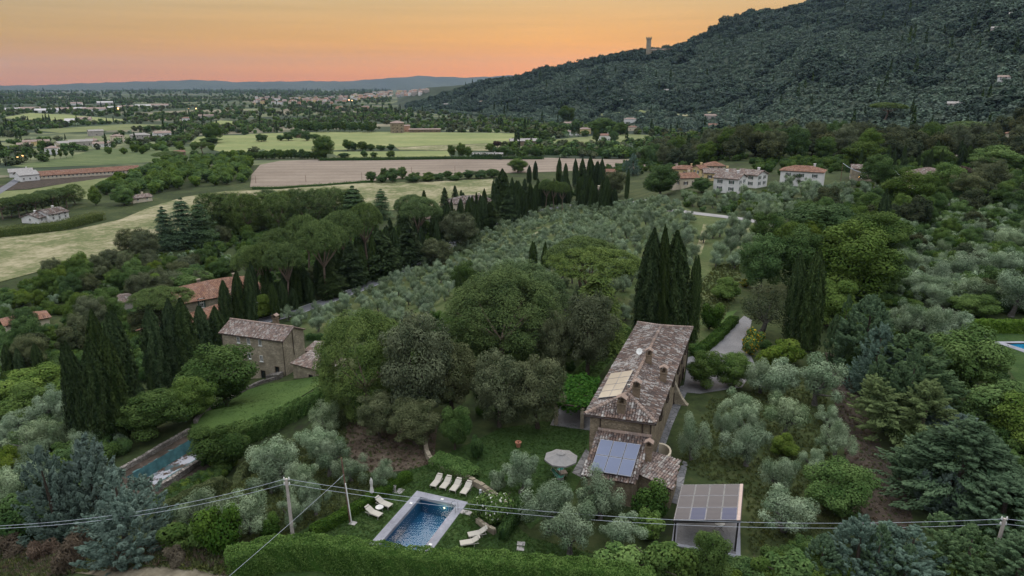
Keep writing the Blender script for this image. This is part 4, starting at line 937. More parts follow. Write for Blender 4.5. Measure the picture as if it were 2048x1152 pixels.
for pts in ([E0, E1, Rb, Ra], [E2, E3, Ra, Rb]): O, X, Y = slope_frame(*pts[:3]); tiles(b, O, X, Y, plane_poly(O, X, Y, pts), rt, .30, .42)
kind(shifted(b, HB).build('roof_tile', M['tile_mid'], hroof), 'stuff')
b = MB(); caps(b, Ra + Vector((0, 0, .06)), Rb + Vector((0, 0, .06)), rt, .2); kind(shifted(b, HB).build('ridge_tile', M['ridge'], hroof), 'stuff')
chimney(hroof, HB, Ra.lerp(Rb, .70) + HY * .5, .8, .8, 1.1, HX, HY, 'brick', .35)
hout = -HY
def onwall(px, py):
    d = Vector(ray(px, py)); o = Vector((0, 0, CZ)); return o + d * ((w0 - o).dot(hout) / d.dot(hout))
for px, py in ((478, 685.5), (498, 688), (521, 691)): p = onwall(px, py); window(farm, HB, p, HX, .62, 1.12, hout, 'white_frame')
for px, py in ((524, 722.5), (500, 717), (478, 713)): p = onwall(px, py); window(farm, HB, p, HX, .62, 1.12, hout, 'white_frame')
p = onwall(556, 750); window(farm, HB, p, HX, .95, 1.7, hout, 'brick', None, 'arched_door', False, panes=1)
p = onwall(528, 757); window(farm, HB, p, HX, .9, 1.6, hout, 'wood_dark', None, 'door', False, panes=1)
b = MB(); b.tube([E0 + Vector((0, 0, -.12)), E1 + Vector((0, 0, -.12))], .08, 6); b.tube([w0 + HX * .1 - HY * .1, Vector((w0.x, w0.y, zb)) + HX * .1 - HY * .1], .06, 6); b.tube([w1 - HX * .02 - HY * .1, Vector((w1.x, w1.y, zb)) - HX * .02 - HY * .1], .06, 6); b.tube([w1.lerp(w2, .45) + HX * .09 + rz * .8, w1.lerp(w2, .45) + HX * .09 + Vector((0, 0, -3.6))], .06, 6); shifted(b, HB).build('gutter', M['gutter'], farm)
# low wing and terrace wall with doors beside the stone house
def wing(px0, px1, pyb, pyt, depth, roofrise, lab, nm, mat='stone2', tm='tile_mid', doors=()):
    g0, g1 = G(px0, pyb), G(px1, pyb - (px1 - px0) * .1); hh = up(g0, pyt); X = (Vector((g1.x, g1.y, 0)) - Vector((g0.x, g0.y, 0))); Lw = X.length; X.normalize(); Y = Vector((-X.y, X.x, 0)); base = (g0 + g1) / 2
    t_ = thing(nm, lab, 'house', base); zb_ = min(g0.z, g1.z) - .6; top = g0.z + hh
    c = [Vector((g0.x, g0.y, zb_)), Vector((g0.x, g0.y, zb_)) + X * Lw, Vector((g0.x, g0.y, zb_)) + X * Lw + Y * depth, Vector((g0.x, g0.y, zb_)) + Y * depth]
    b = MB(); b.prism(c, top - zb_); shifted(b, base).build('wall', M[mat], t_)
    e = [Vector((p.x, p.y, top)) for p in c]; f = [e[0] - X * .25 - Y * .3, e[1] + X * .25 - Y * .3, e[2] + X * .25 + Vector((0, 0, roofrise)), e[3] - X * .25 + Vector((0, 0, roofrise))]
    f = [p + Vector((0, 0, .1)) for p in f]; b = MB(); slab(b, f, .1); r_ = shifted(b, base).build('roof', M['deck'], t_)
    O, Xx, Yy = slope_frame(*f[:3]); b = MB(); tiles(b, O, Xx, Yy, plane_poly(O, Xx, Yy, f), rt, .3, .42); kind(shifted(b, base).build('roof_tile', M[tm], r_), 'stuff')
    for fx, w_, h_ in doors: q = Vector((g0.x, g0.y, g0.z)) + X * Lw * fx; window(t_, base, (q.x, q.y, g0.z - .3), X, w_, h_, -Y, 'wood_dark', None, 'door', False, panes=1)
    return t_
wing(588, 655, 757, 727, 4.5, .7, 'low stone wing with two dark doors opening on the terrace lawn', 'stone_wing', doors=((.52, .9, 1.9), (.82, .9, 2.0)))
wing(612, 648, 718, 702, 3.5, .6, 'small stone outhouse with a tiled lean-to roof behind the stone house', 'outhouse')

# --- generic houses farther away
def house(px0, px1, pyb, pye, pyr, lab, wall='plaster_white', tm='tile_mid', rot=0., depth=None, typ='gable', wins=(3, 2), group=None, nm='house', shut='shutter', chim=1, winsz=(.9, 1.2), cat='house', side=2):
    g = G((px0 + px1) / 2, pyb); R_ = dist(g); w = (px1 - px0) / FP * R_; he = max(2.2, up(g, pye)); az_ = math.atan2(g.x, g.y)
    a = -az_ + rot; X = Vector((math.cos(a), math.sin(a), 0)); Y = Vector((-X.y, X.x, 0))
    ca = abs(math.cos(rot)); sa = abs(math.sin(rot)); depth = depth or w * .6
    w = max(3., (w - depth * sa) / max(ca, .4)); d = depth; rise = max(.8, d * .5 * .34)
    base = g + Y * (d / 2 * ca) ; t_ = thing(nm, lab, cat, base, 0, group); zg = base.z
    def P(x, y, z): return base + X * x + Y * y + Vector((0, 0, z))
    far_ = R_ > 600
    b = MB(); b.prism([P(-w / 2, -d / 2, -2), P(w / 2, -d / 2, -2), P(w / 2, d / 2, -2), P(-w / 2, d / 2, -2)], he + 2)
    if typ == 'gable':
        for sx in (-1, 1): b.prism([P(sx * w / 2, -d / 2, he), P(sx * w / 2, d / 2, he), P(sx * w / 2, 0, he + rise)], X * -sx * .3)
    shifted(b, base).build('wall', M[wall], t_)
    ov = .45; e0, e1, e2, e3 = P(-w / 2 - ov, -d / 2 - ov, he - .05), P(w / 2 + ov, -d / 2 - ov, he - .05), P(w / 2 + ov, d / 2 + ov, he - .05), P(-w / 2 - ov, d / 2 + ov, he - .05)
    if typ == 'gable': r0, r1 = P(-w / 2 - ov, 0, he + rise + .12), P(w / 2 + ov, 0, he + rise + .12)
    else: q = min(d * .5, w * .45); r0, r1 = P(-w / 2 + q, 0, he + rise + .12), P(w / 2 - q, 0, he + rise + .12)
    pl = [[e0, e1, r1, r0], [e2, e3, r0, r1]] + ([[e1, e2, r1], [e3, e0, r0]] if typ != 'gable' else [])
    b = MB()
    for q in pl: slab(b, [p + Vector((0, 0, .03)) for p in q], .14)
    r_ = shifted(b, base).build('roof', M[tm] if far_ else M['deck'], t_)
    if not far_:
        b = MB()
        for q in pl: O, Xx, Yy = slope_frame(*[p + Vector((0, 0, .03)) for p in q[:3]]); tiles(b, O, Xx, Yy, plane_poly(O, Xx, Yy, [p + Vector((0, 0, .03)) for p in q]), rt, .42 if R_ < 330 else .6, .6)
        kind(shifted(b, base).build('roof_tile', M[tm], r_), 'stuff')
    for k in range(chim):
        b = MB(); p = P(w * (.25 - .45 * k), d * .12, he + rise * .6); b.box(p, (.7, .7, 1.5), X); b.box(p + Vector((0, 0, 1.5)), (.95, .95, .15), X); shifted(b, base).build('chimney', M[wall], r_)
    nx, nz = wins
    for fl in range(nz):
        z = 1.0 + fl * (he - .4) / max(nz, 1)
        for i in range(nx): window(t_, base, P(w * ((i + .5) / nx - .5) * .94, -d / 2, z), X, winsz[0], winsz[1], -Y, 'white_frame' if not far_ else 'glass_dark', shut if not far_ else None, sill=not far_)
        if side:
            s_ = 1 if g.x < 0 else -1
            if rot > .15: s_ = -1
            if rot < -.15: s_ = 1
            for i in range(side): window(t_, base, P(s_ * w / 2, d * ((i + .5) / side - .5) * .9, z), Y * s_, winsz[0], winsz[1], X * s_, 'white_frame' if not far_ else 'glass_dark', shut if not far_ else None, sill=not far_)
    return t_
# farmhouse with the big terracotta roof behind the stone house
house(372, 540, 612, 590, 556, 'large stone farmhouse with a broad terracotta hipped roof behind slim cypresses', 'stone2', 'tile_red', .28, 15., 'hip', (3, 2), chim=2, nm='farmhouse')
house(318, 478, 668, 642, 600, 'long low stone barn with a reddish lean tile roof in front of the farmhouse', 'stone2', 'tile_red', .62, 6.5, 'gable', (4, 1), chim=0, nm='barn')
house(208, 276, 622, 611, 596, 'small shed with a grey curved roof among shrubs', 'plaster_grey', 'tile_mid', .3, 7., 'hip', (1, 1), chim=0, nm='shed')
house(28, 90, 660, 652, 642, 'low hut with an orange tile roof at the left edge below the dark pines', 'plaster_cream', 'tile_red', .1, 6., 'hip', (1, 1), chim=0, nm='hut')
# villa with three arches in the wood
house(846, 900, 466, 436, 425, 'white villa wing with three arched windows glimpsed between pines', 'plaster_white', 'tile_mid', .35, 8., 'hip', (3, 1), winsz=(1.3, 2.1), shut=None)
house(900, 1000, 440, 405, 390, 'large villa with a dark tiled roof half hidden by cypresses', 'plaster_cream', 'tile_old', .35, 12., 'hip', (4, 1), nm='villa')
# hamlet beyond the grove
HAM = [(1420, 1480, 386, 357, 345, 'white house with green shutters and a gabled roof, front of the hamlet', 'plaster_white', 'tile_mid', -.35, 8.5, 'gable', (2, 2), 'shutter', 2),
 (1462, 1520, 374, 349, 338, 'white house with a stepped tiled roof behind the gabled white one', 'plaster_white', 'tile_mid', -.5, 8., 'gable', (2, 2), 'shutter', 1),
 (1352, 1404, 374, 356, 345, 'low house with a double red gable at the left end of the hamlet', 'plaster_cream', 'tile_red', .5, 8., 'gable', (2, 1), 'wood_dark', 1),
 (1346, 1392, 352, 339, 330, 'yellow house with a red roof behind the low gabled house', 'plaster_yellow', 'tile_red', 0, 8., 'hip', (3, 1), 'wood_dark', 1),
 (1392, 1420, 352, 338, 328, 'narrow yellow house wedged in the middle of the hamlet', 'plaster_yellow', 'tile_red', .5, 7., 'gable', (1, 1), 'wood_dark', 1),
 (1412, 1450, 344, 332, 323, 'red roofed house farthest back in the hamlet', 'plaster_cream', 'tile_red', .2, 8., 'hip', (2, 1), 'wood_dark', 0),
 (1408, 1470, 362, 347, 337, 'brown roofed house just behind the gabled white house', 'plaster_yellow', 'tile_mid', .1, 8., 'gable', (3, 1), 'wood_dark', 1),
 (1562, 1638, 373, 343, 333, 'wide white and stone house with an orange hipped roof right of the hamlet', 'plaster_white', 'tile_red', -.1, 9., 'hip', (3, 2), 'shutter', 1),
 (1704, 1742, 362, 338, 332, 'bare stone house with a lit lamp on its wall beside a rounded tree', 'stone2', 'tile_mid', .1, 7., 'gable', (1, 1), 'wood_dark', 1),
 (1808, 1876, 384, 349, 334, 'yellow house with a pyramid tile roof between green trees', 'plaster_yellow', 'tile_mid', -.2, 11., 'hip', (2, 2), None, 0),
 (1184, 1228, 402, 384, 375, 'cream cottage with a dark gable at the end of the olive grove', 'plaster_cream', 'tile_old', 1.1, 9., 'gable', (1, 1), 'wood_dark', 1),
 (1205, 1232, 352, 344, 338, 'pinkish house half hidden by trees left of the blue spruce', 'plaster_pink', 'tile_red', .2, 7., 'gable', (2, 1), None, 0),
 (1890, 1916, 326, 316, 310, 'grey stone cottage behind cypresses high on the right', 'plaster_grey', 'tile_mid', .0, 6., 'gable', (1, 1), None, 0),
 (2020, 2060, 280, 268, 258, 'house with a terracotta roof at the right edge of the wood', 'plaster_cream', 'tile_red', 0, 9., 'hip', (1, 1), None, 0)]
for a in HAM: house(a[0], a[1], a[2], a[3], a[4], a[5], a[6], a[7], a[8], a[9], a[10], a[11], shut=a[12], chim=a[13])
# houses on the plain
PL = [(782, 808, 266, 246, 'tall villa with an ochre front and rows of windows above the wheat field', 'stone', 'tile_mid', 0, 14, 'hip', (3, 3)),
 (804, 820, 264, 252, 'long brick outbuilding adjoining the tall ochre villa', 'plaster_pink', 'tile_mid', 0, 8, 'gable', (3, 1)),
 (820, 880, 265, 259, 'low brick farm range stretching right from the ochre villa', 'brick', 'tile_mid', 0, 7, 'gable', (5, 1)),
 (1194, 1222, 282, 271, 'white house with a red hipped roof behind the clipped hedge', 'plaster_white', 'tile_red', 0, 10, 'hip', (3, 1)),
 (1158, 1181, 268, 258, 'pale yellow house between round trees at the valley foot', 'plaster_yellow', 'tile_mid', 0, 9, 'hip', (3, 1)),
 (1126, 1141, 269, 263, 'little white shed beside parked white vans', 'plaster_white', 'tile_mid', 0, 6, 'gable', (1, 1)),
 (1256, 1273, 262, 254, 'cream house with a red roof farther up the valley', 'plaster_cream', 'tile_red', 0, 8, 'hip', (2, 1)),
 (1128, 1146, 256, 246, 'grey house showing between two round crowns', 'plaster_grey', 'tile_mid', .2, 8, 'gable', (2, 1)),
 (1248, 1272, 247, 238, 'white house behind a screen of small cypresses', 'plaster_white', 'tile_mid', 0, 9, 'hip', (3, 1)),
 (1020, 1080, 292, 282, 'ruined low brick building with a broken roof at the field edge', 'brick', 'tile_old', .1, 12, 'gable', (3, 1)),
 (945, 1005, 315, 310, 'long low grey shed beside the ploughed field', 'plaster_grey', 'concrete', .02, 7, 'gable', (1, 1)),
 (1020, 1032, 205, 201, 'white farmhouse on the olive slope above the pines', 'plaster_grey', 'tile_old', 0, 9, 'gable', (2, 1)),
 (955, 968, 210, 203, 'pale house with two gables on the olive slope', 'plaster_cream', 'tile_mid', 0, 9, 'gable', (2, 1)),
 (888, 896, 213, 208, 'white cottage at the foot of the olive slope', 'plaster_grey', 'tile_old', 0, 7, 'gable', (1, 1)),
 (1233, 1254, 204, 199, 'long pale building low on the hillside', 'plaster_grey', 'tile_old', 0, 8, 'gable', (3, 1)),
 (1197, 1208, 210, 205, 'small house beside the long pale hillside building', 'plaster_pink', 'tile_mid', 0, 7, 'gable', (2, 1)),
 (1322, 1336, 190, 180, 'tall stone house alone in the hillside olives', 'plaster_grey', 'tile_old', 0, 9, 'gable', (2, 2)),
 (1518, 1532, 182, 173, 'pink stone house alone in woods below the ridge', 'plaster_grey', 'tile_old', 0, 9, 'gable', (2, 2)),
 (1410, 1432, 238, 231, 'grey roofed farm at the foot of the hill', 'plaster_grey', 'tile_mid', 0, 9, 'gable', (2, 1)),
 (1418, 1444, 255, 250, 'house with an orange roof just above the near wood', 'plaster_cream', 'tile_red', 0, 9, 'gable', (2, 1)),
 (2000, 2022, 162, 154, 'white farmhouse with a long front high on the right hillside', 'plaster_white', 'tile_mid', 0, 9, 'gable', (3, 2)),
 (1898, 1918, 213, 207, 'cream house with a flat top among hillside trees on the right', 'plaster_grey', 'tile_old', 0, 9, 'gable', (2, 1)),
 (1985, 2000, 60, 56, 'pale farmhouse under the top right of the mountain', 'plaster_grey', 'tile_old', 0, 12, 'gable', (2, 1)),
 (2022, 2038, 32, 27, 'long pale house highest on the mountain', 'plaster_grey', 'tile_old', 0, 12, 'gable', (2, 1)),
 (1646, 1656, 53, 46, 'stone tower house high on the mountain face', 'plaster_grey', 'tile_old', 0, 9, 'gable', (1, 2)),
 (1605, 1612, 126, 119, 'white house in the middle of the mountain terraces', 'plaster_grey', 'tile_old', 0, 9, 'gable', (1, 1)),
 (228, 250, 284, 272, 'cream three storey house standing alone among poplars on the plain', 'plaster_cream', 'tile_mid', .3, 10, 'hip', (2, 3)),
 (266, 297, 282, 270, 'grey two storey house right of the cream three storey one', 'plaster_grey', 'tile_old', 0, 11, 'hip', (4, 2)),
 (312, 342, 277, 266, 'white house with a stepped red roof near the lone round pines', 'plaster_white', 'tile_mid', .2, 11, 'gable', (3, 2)),
 (92, 114, 309, 296, 'white cube house behind a row of young poplars', 'plaster_white', 'tile_mid', -.3, 9, 'hip', (2, 2)),
 (40, 58, 296, 289, 'pink roofed house at the left end of the hamlet on the plain', 'plaster_pink', 'tile_mid', 0, 9, 'gable', (2, 1)),
 (56, 92, 291, 283, 'yellow house row with red roofs in the hamlet on the plain', 'plaster_yellow', 'tile_mid', 0, 9, 'gable', (4, 1)),
 (120, 146, 296, 286, 'cream gabled house in the middle of the hamlet on the plain', 'plaster_cream', 'tile_old', .4, 10, 'gable', (2, 1)),
 (146, 180, 292, 283, 'long stone house under a dark roof in the hamlet on the plain', 'plaster_grey', 'tile_old', 0, 10, 'gable', (4, 1)),
 (176, 192, 290, 281, 'salmon house at the right end of the hamlet on the plain', 'plaster_pink', 'tile_mid', 0, 9, 'gable', (2, 1)),
 (192, 226, 294, 287, 'white sheds with low roofs beside the salmon house', 'plaster_white', 'tile_mid', .1, 9, 'gable', (2, 1)),
 (182, 206, 272, 262, 'grey ruin with a broken gable behind the plain hamlet', 'plaster_grey', 'tile_old', .2, 9, 'gable', (1, 1)),
 (66, 104, 445, 434, 'low white farm wing under a dark gable, left of the taller white farmhouse', 'plaster_white', 'tile_old', .75, 9, 'gable', (2, 1)),
 (92, 142, 441, 426, 'taller white farmhouse with a gable end facing the reed hedge', 'plaster_white', 'tile_old', .65, 10, 'gable', (3, 2)),
 (264, 306, 404, 396, 'shed with a long pale red roof among dark bushes', 'plaster_cream', 'tile_mid', .5, 7, 'gable', (2, 1)),
 (94, 256, 353, 346, 'very long cattle barn with an orange tile roof and a row of openings', 'plaster_cream', 'tile_red', .10, 13, 'gable', (26, 1)),
 (44, 78, 362, 350, 'flat roofed white farm building in front of the long barn', 'plaster_white', 'concrete', .25, 12, 'gable', (3, 1)),
 (28, 60, 354, 344, 'white silo shed at the left end of the long barn', 'plaster_white', 'concrete', 0, 10, 'gable', (1, 1)),
 (352, 372, 312, 304, 'brick hut under umbrella pines by the plantation', 'brick', 'tile_red', .3, 7, 'gable', (1, 1)),
 (594, 606, 276, 268, 'ruined red house in a clump of trees inside the wheat', 'brick', 'tile_mid', .1, 8, 'gable', (1, 1)),
 (568, 578, 229, 220, 'cream house left of the tall poplar row', 'plaster_cream', 'tile_mid', 0, 8, 'hip', (1, 2)),
 (672, 684, 220, 214, 'house with an orange roof peeping over the poplar row', 'plaster_pink', 'tile_red', 0, 9, 'hip', (2, 1)),
 (724, 738, 218, 213, 'ruddy house peeping over the right of the poplar row', 'plaster_pink', 'tile_mid', 0, 9, 'hip', (2, 1)),
 (366, 380, 241, 236, 'white house with a red roof left of the round pine clump', 'plaster_white', 'tile_red', 0, 8, 'hip', (2, 1)),
 (400, 425, 236, 231, 'brown roofed farm right of the round pine clump', 'plaster_grey', 'tile_mid', 0, 10, 'gable', (2, 1))]
for a in PL: house(a[0], a[1], a[2], a[3], a[3] - 6, a[4], a[5], a[6], a[7], a[8], a[9], a[10], shut=None, chim=0 if a[1] - a[0] > 60 else 1, side=1)
# industrial sheds and the far town
M['shed_roof'] = plain('shed_roofing', (.42, .40, .40), .7, .15, .02)
rg = random.Random(11)
for i, (px, py, w) in enumerate([(60,221,30),(95,225,34),(130,222,26),(160,221,30),(190,222,36),(228,219,20),(252,217,26),(285,216,26),(310,215,20),(212,209,26),(152,210,18),(140,246,20),(168,242,22),(26,222,20),(330,214,14)]):
    house(px - w / 2, px + w / 2, py, py - rg.uniform(3., 4.5), 0, 'long pale industrial shed on the far plain', 'plaster_white' if i % 3 else 'plaster_grey', 'shed_roof' if i % 2 else 'tile_mid', rg.uniform(-.2, .2), 22, 'gable', (0, 0), 'sheds of the far industrial estate', 'industrial_shed', None, 0, cat='shed', side=0)
for i in range(170):
    px = rg.choice([rg.gauss(760, 60), rg.uniform(505, 700), rg.uniform(700, 850)]); f = (px - 505) / 345
    if px < 500 or px > 862: continue
    y0 = 206 - 22 * max(0, (px - 640) / 220) - rg.uniform(-4, 7) ; y0 = max(183, y0)
    w = rg.uniform(5, 11)
    house(px, px + w, y0, y0 - rg.uniform(3, 6.5), 0, 'small pale house with a red roof in the distant town below the ridge', rg.choice(['plaster_cream', 'plaster_white', 'plaster_pink', 'plaster_yellow', 'plaster_grey']), rg.choice(['tile_mid', 'tile_red', 'tile_mid']), rg.uniform(-.4, .4), 14, rg.choice(['gable', 'hip']), (2, 1), 'houses of the distant town', 'town_house', None, 0, side=0, winsz=(1.4, 1.8))
# castle on the ridge: square tower with a crown of battlements and a long keep
g = G(1296, 114); R_ = dist(g); CASTLE = g; s = R_ / FP; cz = g.z
cas = thing('castle', 'stone castle with a tall battlemented tower on the ridge against the sunset', 'castle', g)
b = MB(); X = Vector((math.cos(-math.atan2(g.x, g.y)), math.sin(-math.atan2(g.x, g.y)), 0)); Y = Vector((-X.y, X.x, 0))
b.box(g + Vector((0, 0, -8)), (8.4 * s, 8.4 * s, 8 + 31 * s), X); b.box(g + Vector((0, 0, 31 * s)), (10.4 * s, 10.4 * s, 2.2 * s), X)
for sx in (-1, -.33, .33, 1):
    for sy in (-1, 1):
        b.box(g + X * sx * 4.4 * s + Y * sy * 4.5 * s + Vector((0, 0, 33.2 * s)), (1.6 * s, 1.2 * s, 1.8 * s), X)
        if abs(sx) < .5: b.box(g + Y * sx * 4.4 * s + X * sy * 4.5 * s + Vector((0, 0, 33.2 * s)), (1.2 * s, 1.6 * s, 1.8 * s), X)
shifted(b, g).build('tower', M['stone2'], cas)
b = MB(); k0 = g + X * 22 * s + Y * 6 * s; b.box(k0 + Vector((0, 0, -10)), (38 * s, 9 * s, 10 + 13 * s), X); b.box(g + X * 36 * s + Y * 8 * s + Vector((0, 0, -10)), (14 * s, 10 * s, 10 + 15 * s), X); shifted(b, g).build('keep', M['stone2'], cas)
b = MB()
for (c0, w_, d_, z_) in ((k0, 39, 10, 13), (g + X * 36 * s + Y * 8 * s, 15, 11, 15)):
    c0 = Vector((c0.x, c0.y, cz + z_ * s)); e = [c0 - X * w_ / 2 * s - Y * d_ / 2 * s, c0 + X * w_ / 2 * s - Y * d_ / 2 * s, c0 + X * w_ / 2 * s + Y * d_ / 2 * s, c0 - X * w_ / 2 * s + Y * d_ / 2 * s]; a_, c1 = (e[0] + e[3]) / 2 + Vector((0, 0, 1.6 * s)) + X * 3 * s, (e[1] + e[2]) / 2 + Vector((0, 0, 1.6 * s)) - X * 3 * s
    for q in ([e[0], e[1], c1, a_], [e[2], e[3], a_, c1], [e[1], e[2], c1], [e[3], e[0], a_]): slab(b, q, .3)
shifted(b, g).build('roof', M['tile_mid'], cas)
for i in range(5): window(cas, g, k0 + X * (i - 2) * 7 * s - Y * 4.5 * s + Vector((0, 0, cz - k0.z + 9 * s)), X, 1.6, 2.6, -Y, 'glass_dark', None, sill=False)
# ------------------------------------------------------------------ the villa's pool
def tile_grid(name, a, b, sc):
    m, t = newmat(name); v = nd(t, 'ShaderNodeTexVoronoi', {'Vector': objc(t), 'Scale': sc}, distance='CHEBYCHEV'); r = nd(t, 'ShaderNodeSeparateColor', {0: v.outputs['Color']}).outputs[0]
    principled(t, mixc(t, r, a, b), .4, spec=.4); return m
M['pool_tile'] = tile_grid('pool_mosaic', (.026, .100, .180), (.033, .112, .195), 9.)
M['coping'] = stonemat('pool_coping', (.27, .27, .31), (.34, .34, .38), (.24, .24, .27), 1.1, .1)
def watermat(name, tint, scale, strength):
    m, t = newmat(name); n1 = noise(t, objc(t), scale, 3, .6)
    w = nd(t, 'ShaderNodeTexWave', {'Vector': objc(t), 'Scale': scale * .55, 'Distortion': 9., 'Detail': 2., 'Detail Scale': 1.2}, wave_type='RINGS').outputs['Fac']
    h = nd(t, 'ShaderNodeMath', {0: n1, 1: w}, operation='ADD').outputs[0]
    bp = nd(t, 'ShaderNodeBump', {'Height': h, 'Strength': strength, 'Distance': .03}).outputs[0]
    gl = nd(t, 'ShaderNodeBsdfGlossy', {'Roughness': .03, 'Normal': bp, 'Color': (1, 1, 1, 1)}); tr = nd(t, 'ShaderNodeBsdfTransparent', {'Color': c4(tint)})
    fr = nd(t, 'ShaderNodeFresnel', {'IOR': 1.2, 'Normal': bp}).outputs[0]
    nd(t, 'ShaderNodeOutputMaterial', {'Surface': nd(t, 'ShaderNodeMixShader', {0: fr, 1: tr.outputs[0], 2: gl.outputs[0]}).outputs[0]}); return m
M['water'] = watermat('pool_water', (.42, .76, .90), 1.6, .10)
def emit(name, c, s):
    m, t = newmat(name); e = nd(t, 'ShaderNodeEmission', {'Color': c4(c), 'Strength': s}); nd(t, 'ShaderNodeOutputMaterial', {'Surface': e.outputs[0]}); return m
M['lamp_warm'] = emit('lit_lamp', (1., .55, .2), 6.); M['lamp_pool'] = emit('lit_pool_lamp', (1., .52, .24), 6.); M['lamp_orange'] = emit('lit_orange_lamp', (1., .30, .06), 6.)
def P3(p, z): return Vector((p.x, p.y, z))
PB = P3(pool_pt(PW / 2, PLn / 2), 0)
pool = thing('swimming_pool', 'rectangular blue swimming pool with a grey stone rim, its underwater lamp lit', 'pool', PB)
b = MB(); zt_ = .07
o_ = [pool_pt(0, 0), pool_pt(PW, 0), pool_pt(PW, PLn), pool_pt(0, PLn)]; i_ = [pool_pt(PC, PC), pool_pt(PW - PC, PC), pool_pt(PW - PC, PLn - PC), pool_pt(PC, PLn - PC)]
for k in range(4): b.prism([P3(o_[k], -.25), P3(i_[k], -.25), P3(i_[(k + 1) % 4], -.25), P3(o_[(k + 1) % 4], -.25)], .25 + zt_)
shifted(b, PB).build('coping', M['coping'], pool)
b = MB(); zf = -1.5; j_ = [pool_pt(PC - .02, PC - .02), pool_pt(PW - PC + .02, PC - .02), pool_pt(PW - PC + .02, PLn - PC + .02), pool_pt(PC - .02, PLn - PC + .02)]
for k in range(4): b.quad(P3(j_[k], zf), P3(j_[k], .02), P3(j_[(k + 1) % 4], .02), P3(j_[(k + 1) % 4], zf))
b.quad(*[P3(p, zf) for p in j_]); shifted(b, PB).build('basin', M['pool_tile'], pool)
b = MB(); b.quad(*[P3(p, -.22) for p in i_][::-1]); wt = shifted(b, PB).build('water', M['water'], pool)
for px, py in ((822, 1006.5), (884.5, 998.5), (861, 1089)):
    p = at(px, py, zt_); b = MB(); b.box(p + Vector((0, 0, .005)), (.26, .2, .02), P3(PE, 0)); shifted(b, PB).build('skimmer_lid', M['white_frame'], pool)
lp = pool_pt(PW * .62, PC) + PD * .05; b = MB(); ly = P3(PD, 0); cl = P3(lp, -.48)
ex, ez = P3(PE, 0), Vector((0, 0, 1)); vs = [cl + ly * .02] + [cl + ex * math.cos(k / 12 * 6.283) * .09 + ez * math.sin(k / 12 * 6.283) * .09 for k in range(12)]; b.faces(vs, [(0, 1 + k, 1 + (k + 1) % 12) for k in range(12)]); shifted(b, PB).build('pool_lamp', M['lamp_pool'], pool)
pl_ = bpy.data.lights.new('pool_lamp_light', 'POINT'); pl_.energy = 18; pl_.color = (1., .9, .6); pl_.shadow_soft_size = .1; plo = bpy.data.objects.new('pool_lamp_light', pl_); COL.objects.link(plo); plo.location = cl + ly * .45; plo.parent = None
b = MB()
for sd in (0, .55):
    q = pool_pt(PW - PC, PC + .55 + sd); p1 = P3(q + PE * .42, zt_); b.tube([p1, p1 + Vector((0, 0, .72)), p1 - P3(PE, 0) * .25 + Vector((0, 0, .86)), p1 - P3(PE, 0) * .62 + Vector((0, 0, .6)), P3(q - PE * .2, -1.1)], .028, 6)
for z in (-.5, -.85): b.tube([P3(pool_pt(PW - PC - .2, PC + .55), z), P3(pool_pt(PW - PC - .2, PC + 1.1), z)], .03, 6)
shifted(b, PB).build('ladder', M['metal'], pool, smooth=True)

# ------------------------------------------------------------------ loungers, parasols, chairs
M['sling'] = plain('cream_sling', (.40, .37, .32), .85, .06, 9.); M['lounger_frame'] = plain('pale_lounger_frame', (.38, .35, .31), .6, .05)
M['parasol'] = plain('grey_parasol_cloth', (.215, .205, .20), .9, .08, 3.); M['white_cloth'] = plain('white_cloth', (.52, .50, .47), .9, .08); M['teal_cloth'] = plain('green_canvas', (.08, .28, .22), .9, .1)
M['terracotta'] = plain('terracotta', (.40, .18, .11), .85, .15); M['slat_wood'] = plain('grey_wood', (.30, .25, .22), .8, .15, 6.); M['black_metal'] = plain('black_metal', (.02, .018, .018), .5, .2)
M['slab'] = plain('stone_slab', (.32, .30, .29), .9, .2, 3., .1, 0, .3)
def lounger_meshes():
    L_, Wd, hz, bk = 1.02, .60, .30, .6
    s1 = MB(); s1.prism([(0, -Wd / 2, hz), (L_, -Wd / 2, hz + .02), (L_, Wd / 2, hz + .02), (0, Wd / 2, hz)], .05)
    s2 = MB(); e = (L_ + .50, hz + .30); s2.prism([(L_ + .01, -Wd / 2, hz + .03), (e[0], -Wd / 2, e[1]), (e[0], Wd / 2, e[1]), (L_ + .01, Wd / 2, hz + .03)], Vector((-.03, 0, .05)))
    s3 = MB(); s3.prism([(e[0] - .01, -Wd * .42, e[1] + .055), (e[0] + .12, -Wd * .42, e[1] + .10), (e[0] + .12, Wd * .42, e[1] + .10), (e[0] - .01, Wd * .42, e[1] + .055)], .05)
    fr = MB()
    for y in (-1, 1): fr.tube([(0, y * Wd * .5, hz - .01), (L_ + .5, y * Wd * .5, hz - .01)], .028, 5)
    fr.tube([(L_ + .4, -Wd * .45, hz), (e[0] - .1, -Wd * .45, e[1] - .03)], .02, 4); fr.tube([(L_ + .4, Wd * .45, hz), (e[0] - .1, Wd * .45, e[1] - .03)], .02, 4)
    lg = MB(); lg.tube([(0, 0, 0), (0, 0, hz - .02)], .026, 5)
    return s1.mesh('seat', M['sling']), s2.mesh('backrest', M['sling']), s3.mesh('headrest', M['sling']), fr.mesh('frame', M['lounger_frame']), lg.mesh('leg', M['lounger_frame']), Wd, L_
LG = lounger_meshes()
